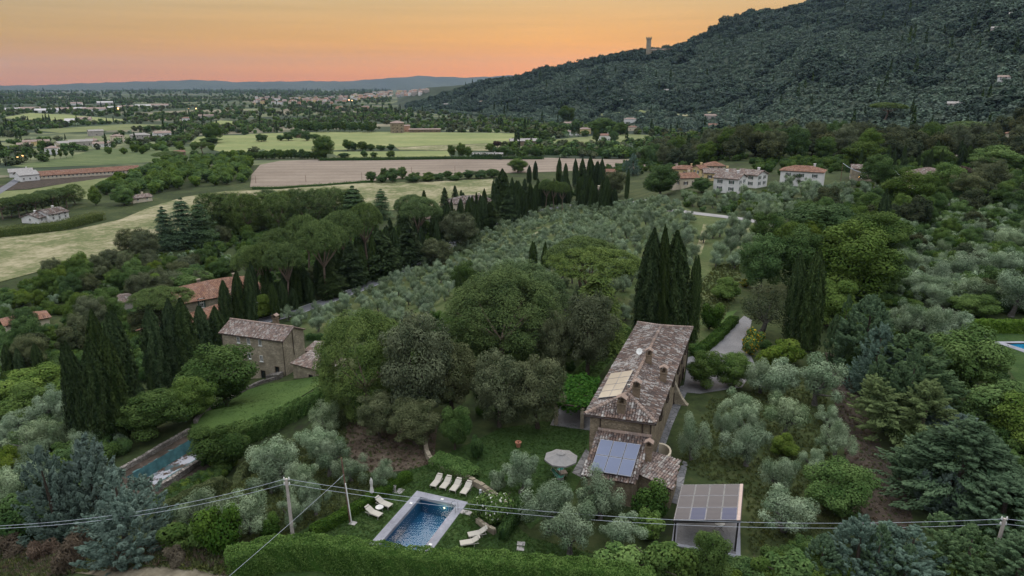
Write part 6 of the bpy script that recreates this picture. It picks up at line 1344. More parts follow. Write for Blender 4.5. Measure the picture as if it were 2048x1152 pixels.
# ------------------------------------------------------------------ hedges
def hedge(label, pts, w, h, mat, s=.15, dens=150, wob=.08, asp=.6, wpts=None, nm='hedge', round_=.5, world=False, maxn=60000):
    "clipped hedge along the photograph pixels of its top edge"
    P = [Vector((p[0], p[1], h1(p[0], p[1]) + h)) for p in pts] if world else [G(x, y, h) for x, y in pts]; Q = []
    for i in range(len(P) - 1):
        m_ = max(1, int((P[i + 1] - P[i]).length / .5)); Q += [P[i].lerp(P[i + 1], j / m_) for j in range(m_)]
    Q.append(P[-1])
    for _ in range(6): Q = [Q[0]] + [(Q[i - 1] + Q[i] * 2 + Q[i + 1]) / 4 for i in range(1, len(Q) - 1)] + [Q[-1]]
    Q = np.array([(p.x, p.y) for p in Q]); z0 = H(Q[:, 0], Q[:, 1]); seg = np.hypot(*np.diff(Q, axis=0).T); cum = np.concatenate([[0], np.cumsum(seg)]); Ln = cum[-1]
    g_ = np.random.default_rng(len(Q) + int(h * 10)); per = 2 * h + w; n = int(min(maxn, Ln * per * dens)); t_ = g_.uniform(-w * .3, Ln + w * .3, n)
    x = np.interp(t_, cum, Q[:, 0]); y = np.interp(t_, cum, Q[:, 1]); z = np.interp(t_, cum, z0); tx = np.interp(t_, (cum[1:] + cum[:-1]) / 2, np.diff(Q[:, 0]) / seg); ty = np.interp(t_, (cum[1:] + cum[:-1]) / 2, np.diff(Q[:, 1]) / seg); tn = np.hypot(tx, ty); tx, ty = tx / tn, ty / tn
    over = np.where(t_ < 0, t_, np.where(t_ > Ln, t_ - Ln, 0)); x += tx * over; y += ty * over
    u_ = g_.random(n) * per; side = np.where(u_ < h, -1, np.where(u_ < h + w, 0, 1)); zz = np.where(side == -1, u_, np.where(side == 1, u_ - h - w, h)); lat = np.where(side == 0, u_ - h - w / 2, side * w / 2)
    rr_ = min(w, h) * round_ * .5; dx = np.maximum(0, np.abs(lat) - (w / 2 - rr_)); dz = np.maximum(0, zz - (h - rr_)); k = np.hypot(dx, dz); f = np.where(k > rr_, rr_ / np.maximum(k, 1e-4), 1); lat = np.sign(lat) * (np.minimum(np.abs(lat), w / 2 - rr_) + dx * f); zz = np.minimum(zz, h - rr_) + dz * f
    endf = np.clip((np.abs(over) / (w * .3)), 0, 1); lat *= 1 - .35 * endf ** 2; zz *= 1 - .18 * endf ** 2
    bump = wob * (np.sin(t_ * 2.1 + lat * 3) + .7 * np.sin(t_ * 5.3 + zz * 4) + .5 * np.sin(t_ * .7 + 1)) + g_.normal(0, wob * .5, n) - np.abs(g_.normal(0, wob * .8, n))
    on = np.stack([-ty * np.sign(lat) * (side != 0), tx * np.sign(lat) * (side != 0), (side == 0).astype(float)], 1); on = unit(on + np.array([0, 0, .15]) + g_.normal(size=(n, 3)) * .1)
    Pp = np.stack([x - ty * lat, y + tx * lat, z + zz], 1) + on * bump[:, None]
    cl = .5 + .5 * np.sin(t_ * 3.1 + zz * 2.3) * np.sin(t_ * 1.3 - lat * 2)
    V, F, v = leafcloud(Pp, unit(on + g_.normal(size=(n, 3)) * .6), s, asp, g_, None, np.clip(.35 * cl + .65 * g_.random(n), 0, 1))
    cv = []; kf = .80
    for i in range(len(Q)):
        d = Q[min(i + 1, len(Q) - 1)] - Q[max(i - 1, 0)]; d = d / np.hypot(*d)
        for l_, q in ((-kf, -.3), (-kf, h * kf), (kf, h * kf), (kf, -.3)): cv.append((Q[i, 0] - d[1] * l_ * w / 2, Q[i, 1] + d[0] * l_ * w / 2, z0[i] + q))
    cf = [(i * 4 + k, i * 4 + k + 1, (i + 1) * 4 + k + 1, (i + 1) * 4 + k) for i in range(len(Q) - 1) for k in range(3)] + [(0, 1, 2, 3), (len(cv) - 4, len(cv) - 3, len(cv) - 2, len(cv) - 1)]
    nv = len(V); V = np.concatenate([V, np.array(cv)]); F = np.concatenate([F, np.array(cf) + nv]); v = np.concatenate([v, np.full(len(cf), .1)])
    b0 = np.array([Q[len(Q) // 2, 0], Q[len(Q) // 2, 1], z0[len(Q) // 2]])
    return tag(link(nm, npmesh(nm, V - b0, F, LM[mat], v), None, b0), label, 'hedge')
hedge('long tall clipped laurel hedge along the front of the pool garden', [(462, 1102), (510, 1086), (585, 1073), (660, 1078), (760, 1094), (880, 1106), (1000, 1111), (1110, 1120), (1210, 1130), (1300, 1142)], 1.7, 2.5, 'hedge', .125, 560, .10)
hedge('low clipped hedge between the pool lawn and the olive terrace', [(628, 1052), (660, 1035), (700, 1014), (745, 986), (790, 958), (815, 943)], .95, .85, 'boxhedge', .12, 380, .05)
hedge('clipped box hedge running from the rose bush towards the olive trees', [(1052, 985), (1040, 1005), (1020, 1030), (1006, 1054)], .9, 1.25, 'boxhedge', .11, 420, .05)
hedge('tall laurel hedge edging the left terrace lawn', [(655, 772), (620, 788), (575, 808), (530, 832), (480, 853), (440, 872), (418, 895)], 2.2, 2.5, 'hedge', .17, 300, .18)
hedge('narrow clipped hedge on wires below the drained pool', [(690, 820), (640, 842), (580, 876), (530, 905), (480, 932), (430, 958), (370, 985), (325, 1008)], 1.0, 1.9, 'olivehedge', .12, 380, .08)
hedge('neat green hedge along the left side of the driveway', [(1468, 632), (1452, 648), (1432, 668), (1412, 684), (1395, 696)], 1.5, 1.1, 'boxhedge', .16, 200, .05)
hedge('rectangular clipped hedge behind the turquoise pool', [(1940, 640), (1990, 640), (2070, 641)], 1.8, 1.9, 'hedge', .2, 200, .07)
hedge('rounded ivy hedge on top of the curving retaining wall', [(876, 912), (895, 918), (920, 928), (940, 938)], 2.1, 1.0, 'hedge', .15, 330, .08)
hedge('thin dark hedge behind the stone house garden', [(615, 668), (650, 668), (690, 664)], 1.2, 1.3, 'boxhedge', .2, 120, .08)
hedge('long reed bed in front of the white two gabled farmhouse', [(-20, 458), (50, 450), (110, 444), (150, 434), (195, 424)], 6., 3.6, 'olivehedge', .8, 9, .35, .16, nm='reed_hedge')
hedge('tall dark clipped hedge beside the white red roofed house on the valley floor', [(1085, 294), (1160, 296), (1240, 297), (1330, 300)], 14., 6., 'broad', 1.3, 1.6, .8, nm='hedge')
hedge('dark conifer hedge behind the long grey shed', [(943, 307), (975, 307), (1003, 308)], 3., 4.5, 'cypress', 1., 2.5, .3)

hedge('low dark hedge along the near edge of the ploughed field', [(505, 374), (560, 373), (640, 368), (745, 360)], 2.5, 1.3, 'broad', .5, 7, .3)
hedge('low dark hedge between the ploughed field and the lower wheat strip', [(640, 316), (760, 315), (900, 313), (1085, 313)], 4., 2.2, 'broad', .8, 3.5, .5)
# ------------------------------------------------------------------ trees one by one
bp = boxplant
def each(kd, rows):
    for r in rows: bp(kd, r[0], r[1], r[2], r[3], r[4], r[5] if len(r) > 5 else None)
each('cypress', [
 (1258, 455, 1317, 684, 'broad dark cypress leftmost of the four behind the villa roof'), (1302, 452, 1338, 686, 'slim cypress second of the four behind the villa roof'), (1312, 462, 1380, 684, 'broadest cypress of the four behind the villa roof'), (1367, 513, 1399, 684, 'shortest cypress of the four behind the villa roof'),
 (1563, 502, 1604, 684, 'dark cypress left of the pair beyond the driveway'), (1592, 498, 1640, 702, 'broad cypress right of the pair beyond the driveway'),
 (139, 690, 182, 888, 'slim cypress standing first in the row left of the stone house'), (165, 672, 206, 890, 'cypress in the crowded clump left of the stone house, left stem'), (186, 668, 240, 893, 'broad cypress in the crowded clump left of the stone house, middle stem'), (212, 668, 266, 882, 'cypress in the crowded clump left of the stone house, right stem'), (192, 612, 230, 800, 'cypress standing behind the crowded clump left of the stone house'), (233, 617, 285, 806, 'tall dark cypress right of the crowded clump'),
 (299, 608, 348, 786, 'tall cypress third from the stone house in the long row'), (329, 598, 376, 774, 'tall cypress nearer the stone house in the long row'), (356, 595, 408, 768, 'bushy cypress in the row nearest the stone house'), (394, 612, 432, 724, 'short cypress touching the left gable of the stone house'), (420, 612, 455, 712, 'dark short cypress behind the left eave of the stone house'),
 (441, 560, 471, 668, 'cypress left of three in front of the terracotta farmhouse'), (466, 541, 497, 660, 'cypress middle of three in front of the terracotta farmhouse'), (489, 537, 519, 656, 'cypress right of three in front of the terracotta farmhouse'),
 (15, 685, 39, 760, 'cypress at the left edge among dark pines'), (36, 695, 56, 765, 'shorter cypress next to the one at the left edge'), (70, 683, 92, 760, 'bushy cypress among the dark pines at left'),
 (1054, 483, 1077, 570, 'double stemmed cypress behind the big domed pine'), (1078, 484, 1097, 570, 'slim cypress right of the double stemmed one behind the big domed pine'), (906, 542, 928, 612, 'narrow cypress in front of the round dark tree by the grove'),
 (1744, 378, 1775, 505, 'tall ragged cypress among broadleaf trees on the right slope'), (1247, 337, 1258, 398, 'slim cypress right of the cream cottage'),
 (424, 488, 444, 532, 'small dark cypress alone in scrub left of the diagonal pines')])
each('cypress_small', [(276, 765, 294, 808, 'small browning cypress at the foot of the tall row'), (300, 748, 313, 798, 'small slim cypress between the tall row and the round tree'), (1034, 516, 1044, 535, 'tiny cypress tip above the big domed pine')])
rowc = 'cypresses lining the road beyond the grove'
for i, (x0, y0, x1, y1) in enumerate([(984, 362, 994, 430), (992, 338, 1022, 420), (1000, 372, 1022, 446), (1018, 355, 1034, 432), (1030, 362, 1046, 425), (1054, 330, 1062, 366), (1066, 322, 1075, 360), (1112, 315, 1122, 372), (1127, 326, 1136, 376), (1146, 317, 1157, 375), (1155, 316, 1172, 396), (1172, 312, 1191, 390), (1184, 322, 1200, 392), (1196, 317, 1211, 392), (1040, 380, 1058, 438), (1024, 385, 1040, 445), (960, 392, 978, 462), (975, 400, 992, 455), (945, 408, 962, 470), (930, 400, 945, 470), (1090, 360, 1100, 415), (1062, 370, 1075, 430), (870, 440, 881, 512), (835, 452, 850, 518), (905, 418, 922, 480), (918, 425, 934, 482), (545, 565, 562, 640), (560, 560, 580, 628), (596, 520, 615, 600), (700, 500, 720, 574), (612, 555, 632, 606), (582, 575, 598, 620), (850, 470, 866, 528), (882, 455, 896, 502), (716, 490, 736, 570), (740, 470, 760, 560), (762, 465, 786, 552), (786, 455, 806, 545), (806, 450, 822, 535)]):
    bp('cypress', x0 - 2, y0, x1 + 2, y1, 'dark cypress in the dense belt lining the road beyond the grove', rowc)
rowd = 'dark ragged conifers between the road and the umbrella pines'
for x0, y0, x1, y1 in [(683, 478, 732, 575), (735, 462, 800, 556), (795, 445, 846, 535), (990, 345, 1026, 430), (1000, 380, 1034, 446), (960, 405, 1000, 460), (925, 430, 960, 490), (640, 520, 690, 596), (1150, 330, 1180, 398)]:
    bp('fir', x0, y0, x1, y1, 'dark ragged conifer between the road and the umbrella pines', rowd)
each('cypress', [(1798, 310, 1812, 345, 'small cypress left end of the row before the wood on the right', 'row of small cypresses before the right wood')] + [(x, 310, x + 11, 340, 'small cypress in the row before the wood on the right', 'row of small cypresses before the right wood') for x in (1815, 1828, 1842)] + [(1911, 288, 1927, 336, 'left of two cypresses beside the grey stone cottage'), (1926, 290, 1942, 334, 'right of two cypresses beside the grey stone cottage')])
fw = 'cypresses standing in the wood behind the yellow house'
for i in range(26): x = 1690 + R0.uniform(0, 330); y = 275 + R0.uniform(0, 36); bp('cypress', x, y - R0.uniform(2, 14), x + R0.uniform(8, 13), y + 36, 'tall cypress standing in the dark wood behind the yellow house', fw)
each('dome', [(642, 626, 832, 842, 'wide domed umbrella pine left of the grey holm oaks'), (882, 546, 1128, 745, 'huge domed umbrella pine in the middle of the garden'), (945, 527, 1132, 690, 'domed umbrella pine just behind the huge middle one')])
each('umbrella', [(1092, 476, 1236, 600, 'flat umbrella pine behind, touching the olive grove'), (1092, 500, 1275, 625, 'umbrella pine with a visible forked trunk left of the four cypresses'),
 (476, 490, 562, 606, 'umbrella pine nearest the terracotta farmhouse in the diagonal line'), (505, 487, 575, 612, 'umbrella pine second in the diagonal line from the farmhouse'), (538, 487, 612, 622, 'umbrella pine with leaning bare trunk in front of the diagonal line'), (532, 457, 612, 592, 'umbrella pine in the middle of the diagonal line'), (606, 441, 702, 600, 'largest umbrella pine of the diagonal line with pale trunks'), (585, 430, 652, 565, 'umbrella pine behind the largest of the diagonal line'), (648, 421, 734, 560, 'umbrella pine toward the far end of the diagonal line'), (703, 406, 772, 545, 'tall umbrella pine at the far end of the diagonal line'), (803, 395, 886, 505, 'lone umbrella pine beside the white villa with arches'), (790, 390, 860, 480, 'dark umbrella pine half hidden behind the lone one'),
 (278, 575, 382, 668, 'low spreading umbrella pine behind the tall cypress row')])
pb = 'umbrella pines in the dark belt by the meadow'
for i in range(16):
    x = 395 + i * 19; y = 386 - i * .6 + R0.uniform(-5, 5); bp('belt_pine', x, y, x + R0.uniform(54, 70), y + 84 + R0.uniform(-6, 6), 'umbrella pine in the dark belt beside the dry meadow', pb)
pr = 'umbrella pines behind the white farmhouse'
for i in range(10):
    x = -10 + i * 16; y = 398 - i * 3.2 + R0.uniform(-2, 2); bp('belt_pine' if i % 2 else 'umbrella', x, y, x + R0.uniform(32, 40), y + 42, 'umbrella pine in the line behind the white two gabled farmhouse', pr)
for x, y in ((1075, 358), (1092, 362), (1108, 364)): bp('umbrella', x, y, x + 32, y + 62, 'umbrella pine in the trio at the far end of the road', 'trio of umbrella pines by the road')
each('umbrella', [(1740, 205, 1800, 240, 'broad umbrella pine standing out at the foot of the mountain'), (1900, 243, 1965, 282, 'wide umbrella pine near the right edge below the mountain'), (310, 303, 362, 326, 'dark umbrella pine spreading over the brick hut'), (386, 284, 426, 308, 'umbrella pine above the walnut plantation'), (336, 270, 352, 284, 'left round pine by the white stepped house'), (352, 270, 378, 286, 'right round pine by the white stepped house')])
each('cedar', [(312, 412, 356, 500, 'blue grey cedar left of three beside the pine belt'), (342, 395, 398, 500, 'layered cedar tallest of three beside the pine belt'), (382, 402, 432, 496, 'layered cedar right of three beside the pine belt'), (680, 372, 744, 470, 'wide cedar at the end of the pine belt'), (742, 378, 784, 440, 'small cedar by the meadow edge')])
each('deodar', [(1120, 528, 1255, 705, 'drooping green cedar in front of the forked umbrella pine')])
each('ilex', [(775, 636, 906, 868, 'tall grey holm oak in front of the huge domed pine'), (848, 690, 962, 842, 'holm oak in the middle of the grey clump'), (945, 706, 1052, 868, 'spreading grey holm oak left of the vine pergola'), (1020, 720, 1130, 872, 'holm oak overhanging the vine pergola'), (1120, 588, 1228, 762, 'dusky holm oak between the domed pine and the villa'), (1062, 628, 1140, 760, 'dark holm oak right of the huge domed pine trunk'), (720, 790, 800, 888, 'dark green holm oak on the bare earth slope'), (780, 800, 880, 905, 'low holm oak at the head of the curving wall'), (1941, 317, 1997, 388, 'dark holm oak right of the bright tree by the yellow house'), (1901, 347, 1954, 410, 'greyish holm oak below the yellow house'), (880, 425, 955, 505, 'round holm oak in the belt by the white arched villa'), (845, 478, 905, 532, 'low holm oak in the belt by the white arched villa'), (1207, 343, 1252, 396, 'holm oak behind the cream cottage'), (270, 462, 318, 524, 'brownish round holm oak at the meadow edge'), (245, 455, 302, 512, 'dark holm oak behind the brownish one at the meadow edge')])
each('broad', [(385, 690, 524, 815, 'big feathery green tree in front of the stone house'), (254, 786, 366, 886, 'round glossy tree above the drained pool'), (348, 757, 432, 842, 'leafy tree between the round tree and the stone house'), (398, 846, 505, 948, 'dark leafy fig overhanging the drained pool'), (903, 523, 957, 600, 'round dark green tree alone at the grove edge'), (1370, 702, 1440, 782, 'left dark leafy bush tree in front of the driveway'), (1430, 706, 1502, 782, 'right dark leafy bush tree in front of the driveway'), (880, 812, 940, 908, 'bright ivy covered tree at the bend of the wall'),
 (1768, 340, 1858, 430, 'big green tree left of the yellow house'), (1726, 310, 1785, 376, 'rounded tree between the stone house and the yellow house'), (1692, 283, 1758, 335, 'large round tree above the stone house'), (1850, 293, 1902, 338, 'green tree directly behind the yellow house'), (1545, 455, 1645, 590, 'broad tree at the head of the driveway olive'), (1628, 448, 1778, 610, 'very large walnut tree above the pair of cypresses'), (1566, 410, 1708, 490, 'wide tree beside the pale lane'), (1500, 425, 1562, 500, 'dark round tree at the end of the pale lane'), (1690, 425, 1812, 520, 'wide tree right of the ragged cypress'), (1480, 470, 1560, 585, 'dark leafy tree right of the grove tracks'), (1700, 500, 1790, 600, 'leafy tree behind the pale conifer'), (1600, 560, 1700, 660, 'leafy tree behind the pair of cypresses'), (400, 275, 440, 288, 'low bush by the wheat field'), (410, 245, 443, 286, 'lone tall tree at the corner of the wheat'), (628, 272, 670, 318, 'tall double tree at the corner of the ploughed field'), (1285, 330, 1356, 395, 'broad dark tree left of the hamlet'), (1016, 317, 1056, 346, 'round tree inside the ploughed field'), (1384, 356, 1422, 386, 'round bush tree in front of the low gabled house'), (1578, 338, 1612, 372, 'round tree in front of the white and stone house'), (1115, 212, 1152, 246, 'large pale round tree at the valley foot'), (1612, 925, 1730, 1045, 'bushy green tree standing at the edge of the dirt path')])
each('bright', [(1862, 325, 1918, 392, 'bright green tree right of the yellow house'), (1950, 292, 2040, 345, 'wide bright green tree at the top right wood'), (1860, 652, 1975, 790, 'yellow green tree left of the turquoise pool'), (1938, 765, 2062, 880, 'bright green tree at the right edge'), (1985, 790, 2085, 900, 'bright green bush tree at the right edge, lower'), (1543, 868, 1592, 918, 'small yellow leaved sapling in the orchard'), (28, 733, 135, 812, 'bright leafy tree left of the cypress clump'), (22, 765, 102, 848, 'yellowish leafy tree below the bright one at left'), (-10, 895, 48, 965, 'yellow green bush tree at the left edge'), (230, 372, 268, 412, 'pale green rounded tree beyond the white farmhouse'), (335, 540, 420, 590, 'yellow green tree behind the terracotta farmhouse'), (500, 590, 556, 640, 'light green tree right of the terracotta farmhouse'), (1384, 1066, 1456, 1180, 'light green bushy tree in front of the solar pergola'), (1425, 555, 1476, 606, 'yellow green bush on the grassy slope by the driveway'), (1910, 588, 1982, 640, 'yellow green tree above the rectangular hedge'), (182, 372, 202, 412, 'slim light green tree beside the white farmhouse')])
each('copper', [(1915, 333, 1945, 362, 'dark purple leaved tree right of the yellow house'), (985, 282, 1005, 296, 'ruddy round tree left of the small round crowns')])
ol = 'olive trees in the villa garden'
for x0, y0, x1, y1, lab in [(1348, 830, 1414, 930, 'olive tree beside the right wall of the villa'), (1438, 785, 1516, 860, 'olive tree at the back left of the orchard'), (1425, 818, 1474, 890, 'small olive tree in front of the back left orchard one'), (1476, 822, 1524, 880, 'small olive tree squeezed behind the leaning trunk'), (1443, 855, 1537, 945, 'olive tree with a bare leaning trunk in the orchard'), (1520, 793, 1608, 885, 'rounded olive tree in the middle of the orchard'), (1478, 720, 1560, 795, 'olive tree right behind the dark driveway bushes'), (1505, 725, 1602, 812, 'large olive tree near the driveway end'), (1575, 712, 1678, 822, 'largest olive tree by the dark dirt path'), (1632, 840, 1703, 925, 'olive tree at the edge of the dark dirt path'), (1636, 812, 1682, 860, 'small grey olive tree beside the dark dirt path'), (1598, 895, 1652, 962, 'olive tree left of the yellow green orchard tree'), (1518, 908, 1602, 1004, 'olive tree right of the solar pergola, farther'), (1503, 985, 1624, 1085, 'olive tree right of the solar pergola, nearer'),
 (1043, 970, 1152, 1082, 'olive tree left of the clump in front of the lean-to'), (1083, 1018, 1194, 1128, 'olive tree nearest the front hedge in the clump'), (1148, 952, 1252, 1056, 'grey olive tree in front of the lean-to roof'), (1196, 1036, 1284, 1112, 'pale olive tree right of the front clump'), (998, 908, 1085, 1000, 'olive tree standing between the rose bush and the parasol'),
 (362, 972, 462, 1075, 'olive tree below the narrow clipped hedge, left'), (458, 988, 552, 1082, 'olive tree left of the concrete pole'), (498, 878, 602, 972, 'olive tree behind the concrete pole'), (500, 918, 592, 996, 'olive tree just above the concrete pole insulators'), (572, 925, 648, 1008, 'olive tree right of the concrete pole'), (598, 855, 678, 935, 'olive tree at the top of the left terrace'), (620, 876, 700, 962, 'olive tree beside the wooden pole, behind'), (668, 915, 742, 975, 'pale olive tree touching the wooden pole'), (560, 1002, 618, 1066, 'small olive tree behind the foot of the concrete pole'), (603, 962, 664, 1042, 'slim olive tree between the two poles'), (742, 918, 794, 982, 'dark twiggy olive tree above the folded parasol'), (620, 805, 690, 875, 'olive tree under the wide domed pine')]:
    bp('olive', x0, y0, x1, y1, lab, ol)
each('old_olive', [(1465, 566, 1574, 680, 'old broad olive tree at the far end of the driveway'), (1120, 640, 1200, 720, 'small dusky olive beside the bright grass')])
ogl = 'olive trees at the left edge below the bright trees'
for x0, y0, x1, y1 in [(82, 775, 152, 852), (88, 832, 162, 908), (30, 848, 108, 918), (42, 888, 108, 950), (-10, 842, 30, 912), (-5, 825, 62, 882), (-5, 940, 62, 1018), (48, 912, 122, 980), (118, 800, 160, 850), (150, 860, 200, 915)]:
    bp('olive', x0, y0, x1, y1, 'silvery olive tree in the thicket at the left edge', ogl)
ogr = 'olive trees on the right slope above the conifers'
for x0, y0, x1, y1 in [(1774, 603, 1836, 685), (1816, 605, 1892, 690), (1864, 618, 1942, 690), (1978, 543, 2062, 640), (1938, 672, 1992, 752), (1985, 455, 2050, 510), (1880, 505, 1950, 570), (1795, 545, 1860, 600), (1845, 520, 1905, 585), (1940, 500, 2000, 560), (1990, 500, 2060, 560), (1850, 570, 1920, 625), (1900, 555, 1985, 620), (1785, 500, 1840, 555), (2010, 800, 2060, 850)]:
    bp('olive', x0, y0, x1, y1, 'grey olive tree on the slope above the right conifers', ogr)
each('green_conifer', [(1672, 588, 1778, 760, 'tall pale green conifer nearest the pair of cypresses'), (1640, 588, 1702, 735, 'dark conifer in the shade beside the pale green one'), (1713, 660, 1894, 830, 'very broad dense green conifer in the middle of the right row'), (1918, 940, 2060, 1095, 'broad green conifer behind the right concrete pole'), (1850, 1045, 1992, 1190, 'green conifer in front of the right concrete pole'), (1955, 1055, 2090, 1200, 'green conifer in the lower right corner'), (1605, 1068, 1668, 1170, 'small green conifer left of the silvery pair at the bottom')])
each('blue_conifer', [(1688, 648, 1795, 805, 'blue green conifer between the pale and the broad one'), (1828, 812, 1935, 900, 'blue tinged conifer between the golden and the drooping one'), (1840, 938, 1928, 1045, 'blue green conifer under the drooping one'), (1652, 1030, 1762, 1175, 'silvery conifer with clumped tips at the bottom, left one'), (1738, 1050, 1865, 1185, 'silvery conifer with clumped tips at the bottom, right one'), (58, 880, 200, 1105, 'huge blue grey conifer at lower left, left half'), (140, 868, 270, 1080, 'huge blue grey conifer at lower left, tallest top'), (190, 930, 330, 1130, 'huge blue grey conifer at lower left, right lower half'), (90, 985, 200, 1090, 'blue grey conifer filling the front of the huge lower left group'), (1250, 308, 1282, 352, 'blue spruce beside the pinkish house')])
each('green_conifer', [(1752, 690, 1862, 870, 'dark green conifer behind the golden one'), (1790, 860, 1880, 990, 'dark green conifer tucked left of the drooping one'), (1880, 860, 2010, 1010, 'dense green conifer right of the drooping one'), (1700, 1045, 1790, 1190, 'green conifer behind the silvery pair at the bottom')])
PROTO['gold_tree'] = [PROTO['gold_conifer'][0]]; PROTO['droop_tree'] = [PROTO['gold_conifer'][1]]; NAME['gold_tree'] = NAME['droop_tree'] = 'conifer_tree'
each('gold_tree', [(1738, 755, 1915, 915, 'golden tinged layered conifer in the right row')]); each('droop_tree', [(1798, 832, 2004, 1045, 'large drooping green conifer, tallest of the lower right')])
each('dark_shrub', [(1395, 605, 1440, 660, 'round clipped shrub by the driveway hedge'), (1378, 690, 1412, 712, 'low clipped shrub at the mouth of the driveway'), (1250, 968, 1328, 1045, 'dark shrub against the lean-to wall'), (410, 1018, 492, 1112, 'dark upright shrub left of the front hedge'), (518, 1033, 558, 1078, 'small dark shrub at the foot of the concrete pole'), (940, 872, 972, 918, 'little dark bush on the dark lawn'), (640, 868, 690, 905, 'low dark bush below the domed pine'), (0, 1005, 86, 1088, 'dense green bush at the lower left edge'), (1512, 682, 1540, 700, 'low dark shrub beyond the broom')])
each('bright_shrub', [(1268, 1026, 1322, 1080, 'yellow green shrub in front of the dark lean-to shrub'), (320, 1040, 390, 1098, 'yellow green shrub right of the huge blue conifer'), (388, 1045, 430, 1100, 'yellow green shrub beside the dark upright shrub'), (1270, 1085, 1352, 1160, 'yellow green shrub at the right end of the front hedge'), (1322, 1098, 1388, 1172, 'yellow green shrub next to the light bushy tree'), (1530, 1108, 1610, 1175, 'yellow green shrub at the bottom right of the pergola'), (1188, 1105, 1280, 1160, 'green shrub bulging from the front hedge'), (1505, 690, 1560, 738, 'yellow green shrub at the end of the driveway'), (1545, 682, 1602, 730, 'green shrub at the foot of the two cypresses'), (1490, 1108, 1536, 1160, 'low green shrub at the corner of the gravel pad'), (40, 995, 72, 1050, 'yellowish shrub left of the huge blue conifer')])
each('broom', [(1478, 660, 1520, 715, 'yellow flowering broom beside the driveway'), (1478, 560, 1500, 575, 'small bright yellow flowering bush above the old olive')]); each('rose', [(940, 985, 1022, 1052, 'white flowering rose bush by the right side of the pool')]); each('grey_shrub', [(1150, 985, 1200, 1030, 'grey shrub under the lean-to eaves'), (980, 940, 1010, 985, 'thin grey bush on the upper lawn edge')])
ds = 'dry brown weeds under the huge blue conifer'
for x0, y0, x1, y1 in [(60, 1078, 118, 1120), (110, 1085, 175, 1140), (135, 1060, 190, 1110), (215, 1100, 270, 1135), (330, 1095, 380, 1130), (0, 1070, 60, 1110), (258, 835, 290, 870)]: bp('dry_shrub', x0, y0, x1, y1, 'tangle of dry brown weeds under the huge blue conifer', ds)

rg2 = random.Random(77); nr_ = 0
for i in range(6, len(ROAD) - 2):
    if i % 2: continue
    p, q = ROAD[i], ROAD[i + 1]; d_ = (q - p).normalized(); n_ = Vector((-d_.y, d_.x)); n_ = n_ if n_.x < 0 else -n_
    if p.y < 118 or nr_ > 90: continue
    for off in (rg2.uniform(5.5, 7.5), rg2.uniform(9, 13)):
        if rg2.random() < .78:
            x_, y_ = p.x + n_.x * off, p.y + n_.y * off; nr_ += 1
            plant(rg2.choice(['cypress', 'cypress', 'cypress', 'fir']) if off < 8 else 'cypress', (x_, y_, h1(x_, y_)), rg2.uniform(2.4, 3.8), rg2.uniform(8, 14), 'dark cypress in the dense belt lining the road beyond the grove', rowc)
# ------------------------------------------------------------------ groves, woods and belts, tree by tree
PLACED = []
def fill(P, spacing, kinds, label, group, jit=.35, wr=(.85, 1.2), skip=None, limit=999, row=None, hr=(.85, 1.15), keep=1., rnd=R0, far=None, collect=None, sz=None):
    "trees on a jittered grid inside a polygon of photograph pixels"
    Q = [tuple(G(*p)[:2]) for p in P]; xs = [q[0] for q in Q]; ys = [q[1] for q in Q]; a = row or 0.; ca, sa = math.cos(a), math.sin(a); cxx, cyy = sum(xs) / len(xs), sum(ys) / len(ys); Rm = max(math.hypot(x - cxx, y - cyy) for x, y in Q); n = int(Rm / spacing) + 1; pts = []
    for i in range(-n, n + 1):
        for j in range(-n, n + 1):
            u_, v_ = (i + rnd.uniform(-jit, jit)) * spacing, (j + rnd.uniform(-jit, jit)) * spacing; x, y = cxx + ca * u_ - sa * v_, cyy + sa * u_ + ca * v_
            if inpoly(x, y, Q) and rnd.random() < keep and not (skip and skip(x, y)): pts.append((x, y))
    pts.sort(key=lambda p: p[0] ** 2 + p[1] ** 2)
    for k, (x, y) in enumerate(pts):
        kd = rnd.choice(kinds); b_ = PROTO[kd][0]; w = (sz or b_[2]) * rnd.uniform(*wr); h = b_[3] * w / b_[2] * rnd.uniform(*hr)
        if collect is not None and k >= limit: collect.append((x, y, h1(x, y), kd, w)); continue
        plant(kd, (x, y, h1(x, y)), w, h, label, group, far=far)
    return len(pts)
RL = [(p.x, p.y) for p in ROAD]
def onroad(x, y, d=4.6): return any((x - a) ** 2 + (y - b_) ** 2 < d * d for a, b_ in RL)
TR = [Vector(p) for p in lane_line]
def grove_skip(x, y): return onroad(x, y) or any((x - p.x) ** 2 + (y - p.y) ** 2 < 9 for p in TR)
rest = []
fill([(572, 642), (600, 622), (640, 606), (740, 572), (850, 520), (960, 460), (1060, 426), (1190, 404), (1300, 404), (1385, 430), (1388, 470), (1395, 520), (1385, 560), (1240, 650), (1190, 650), (1120, 640), (900, 600), (860, 640), (760, 670), (690, 676), (600, 668)], 5.1, ['olive'], 'silvery olive tree in the long grove beside the road', 'olive trees of the long grove', .17, (.72, 1.02), grove_skip, 215, rad(62), collect=rest)
fill([(1400, 440), (1480, 448), (1545, 462), (1560, 480), (1500, 500), (1480, 540), (1420, 535), (1400, 500)], 5.4, ['olive'], 'olive tree between the grassy tracks below the pale lane', 'olive trees between the grassy tracks', .3, (.8, 1.1), None, 60, rad(62), keep=.8, collect=rest)
fill([(1340, 408), (1380, 392), (1460, 396), (1560, 378), (1640, 380), (1735, 372), (1760, 420), (1700, 425), (1640, 415), (1560, 440), (1400, 424)], 6.0, ['olive', 'olive', 'olive', 'grey_shrub'], 'grey olive tree on the slope in front of the hamlet', 'olive trees in front of the hamlet', .35, (.8, 1.25), None, 70, keep=.85, collect=rest)
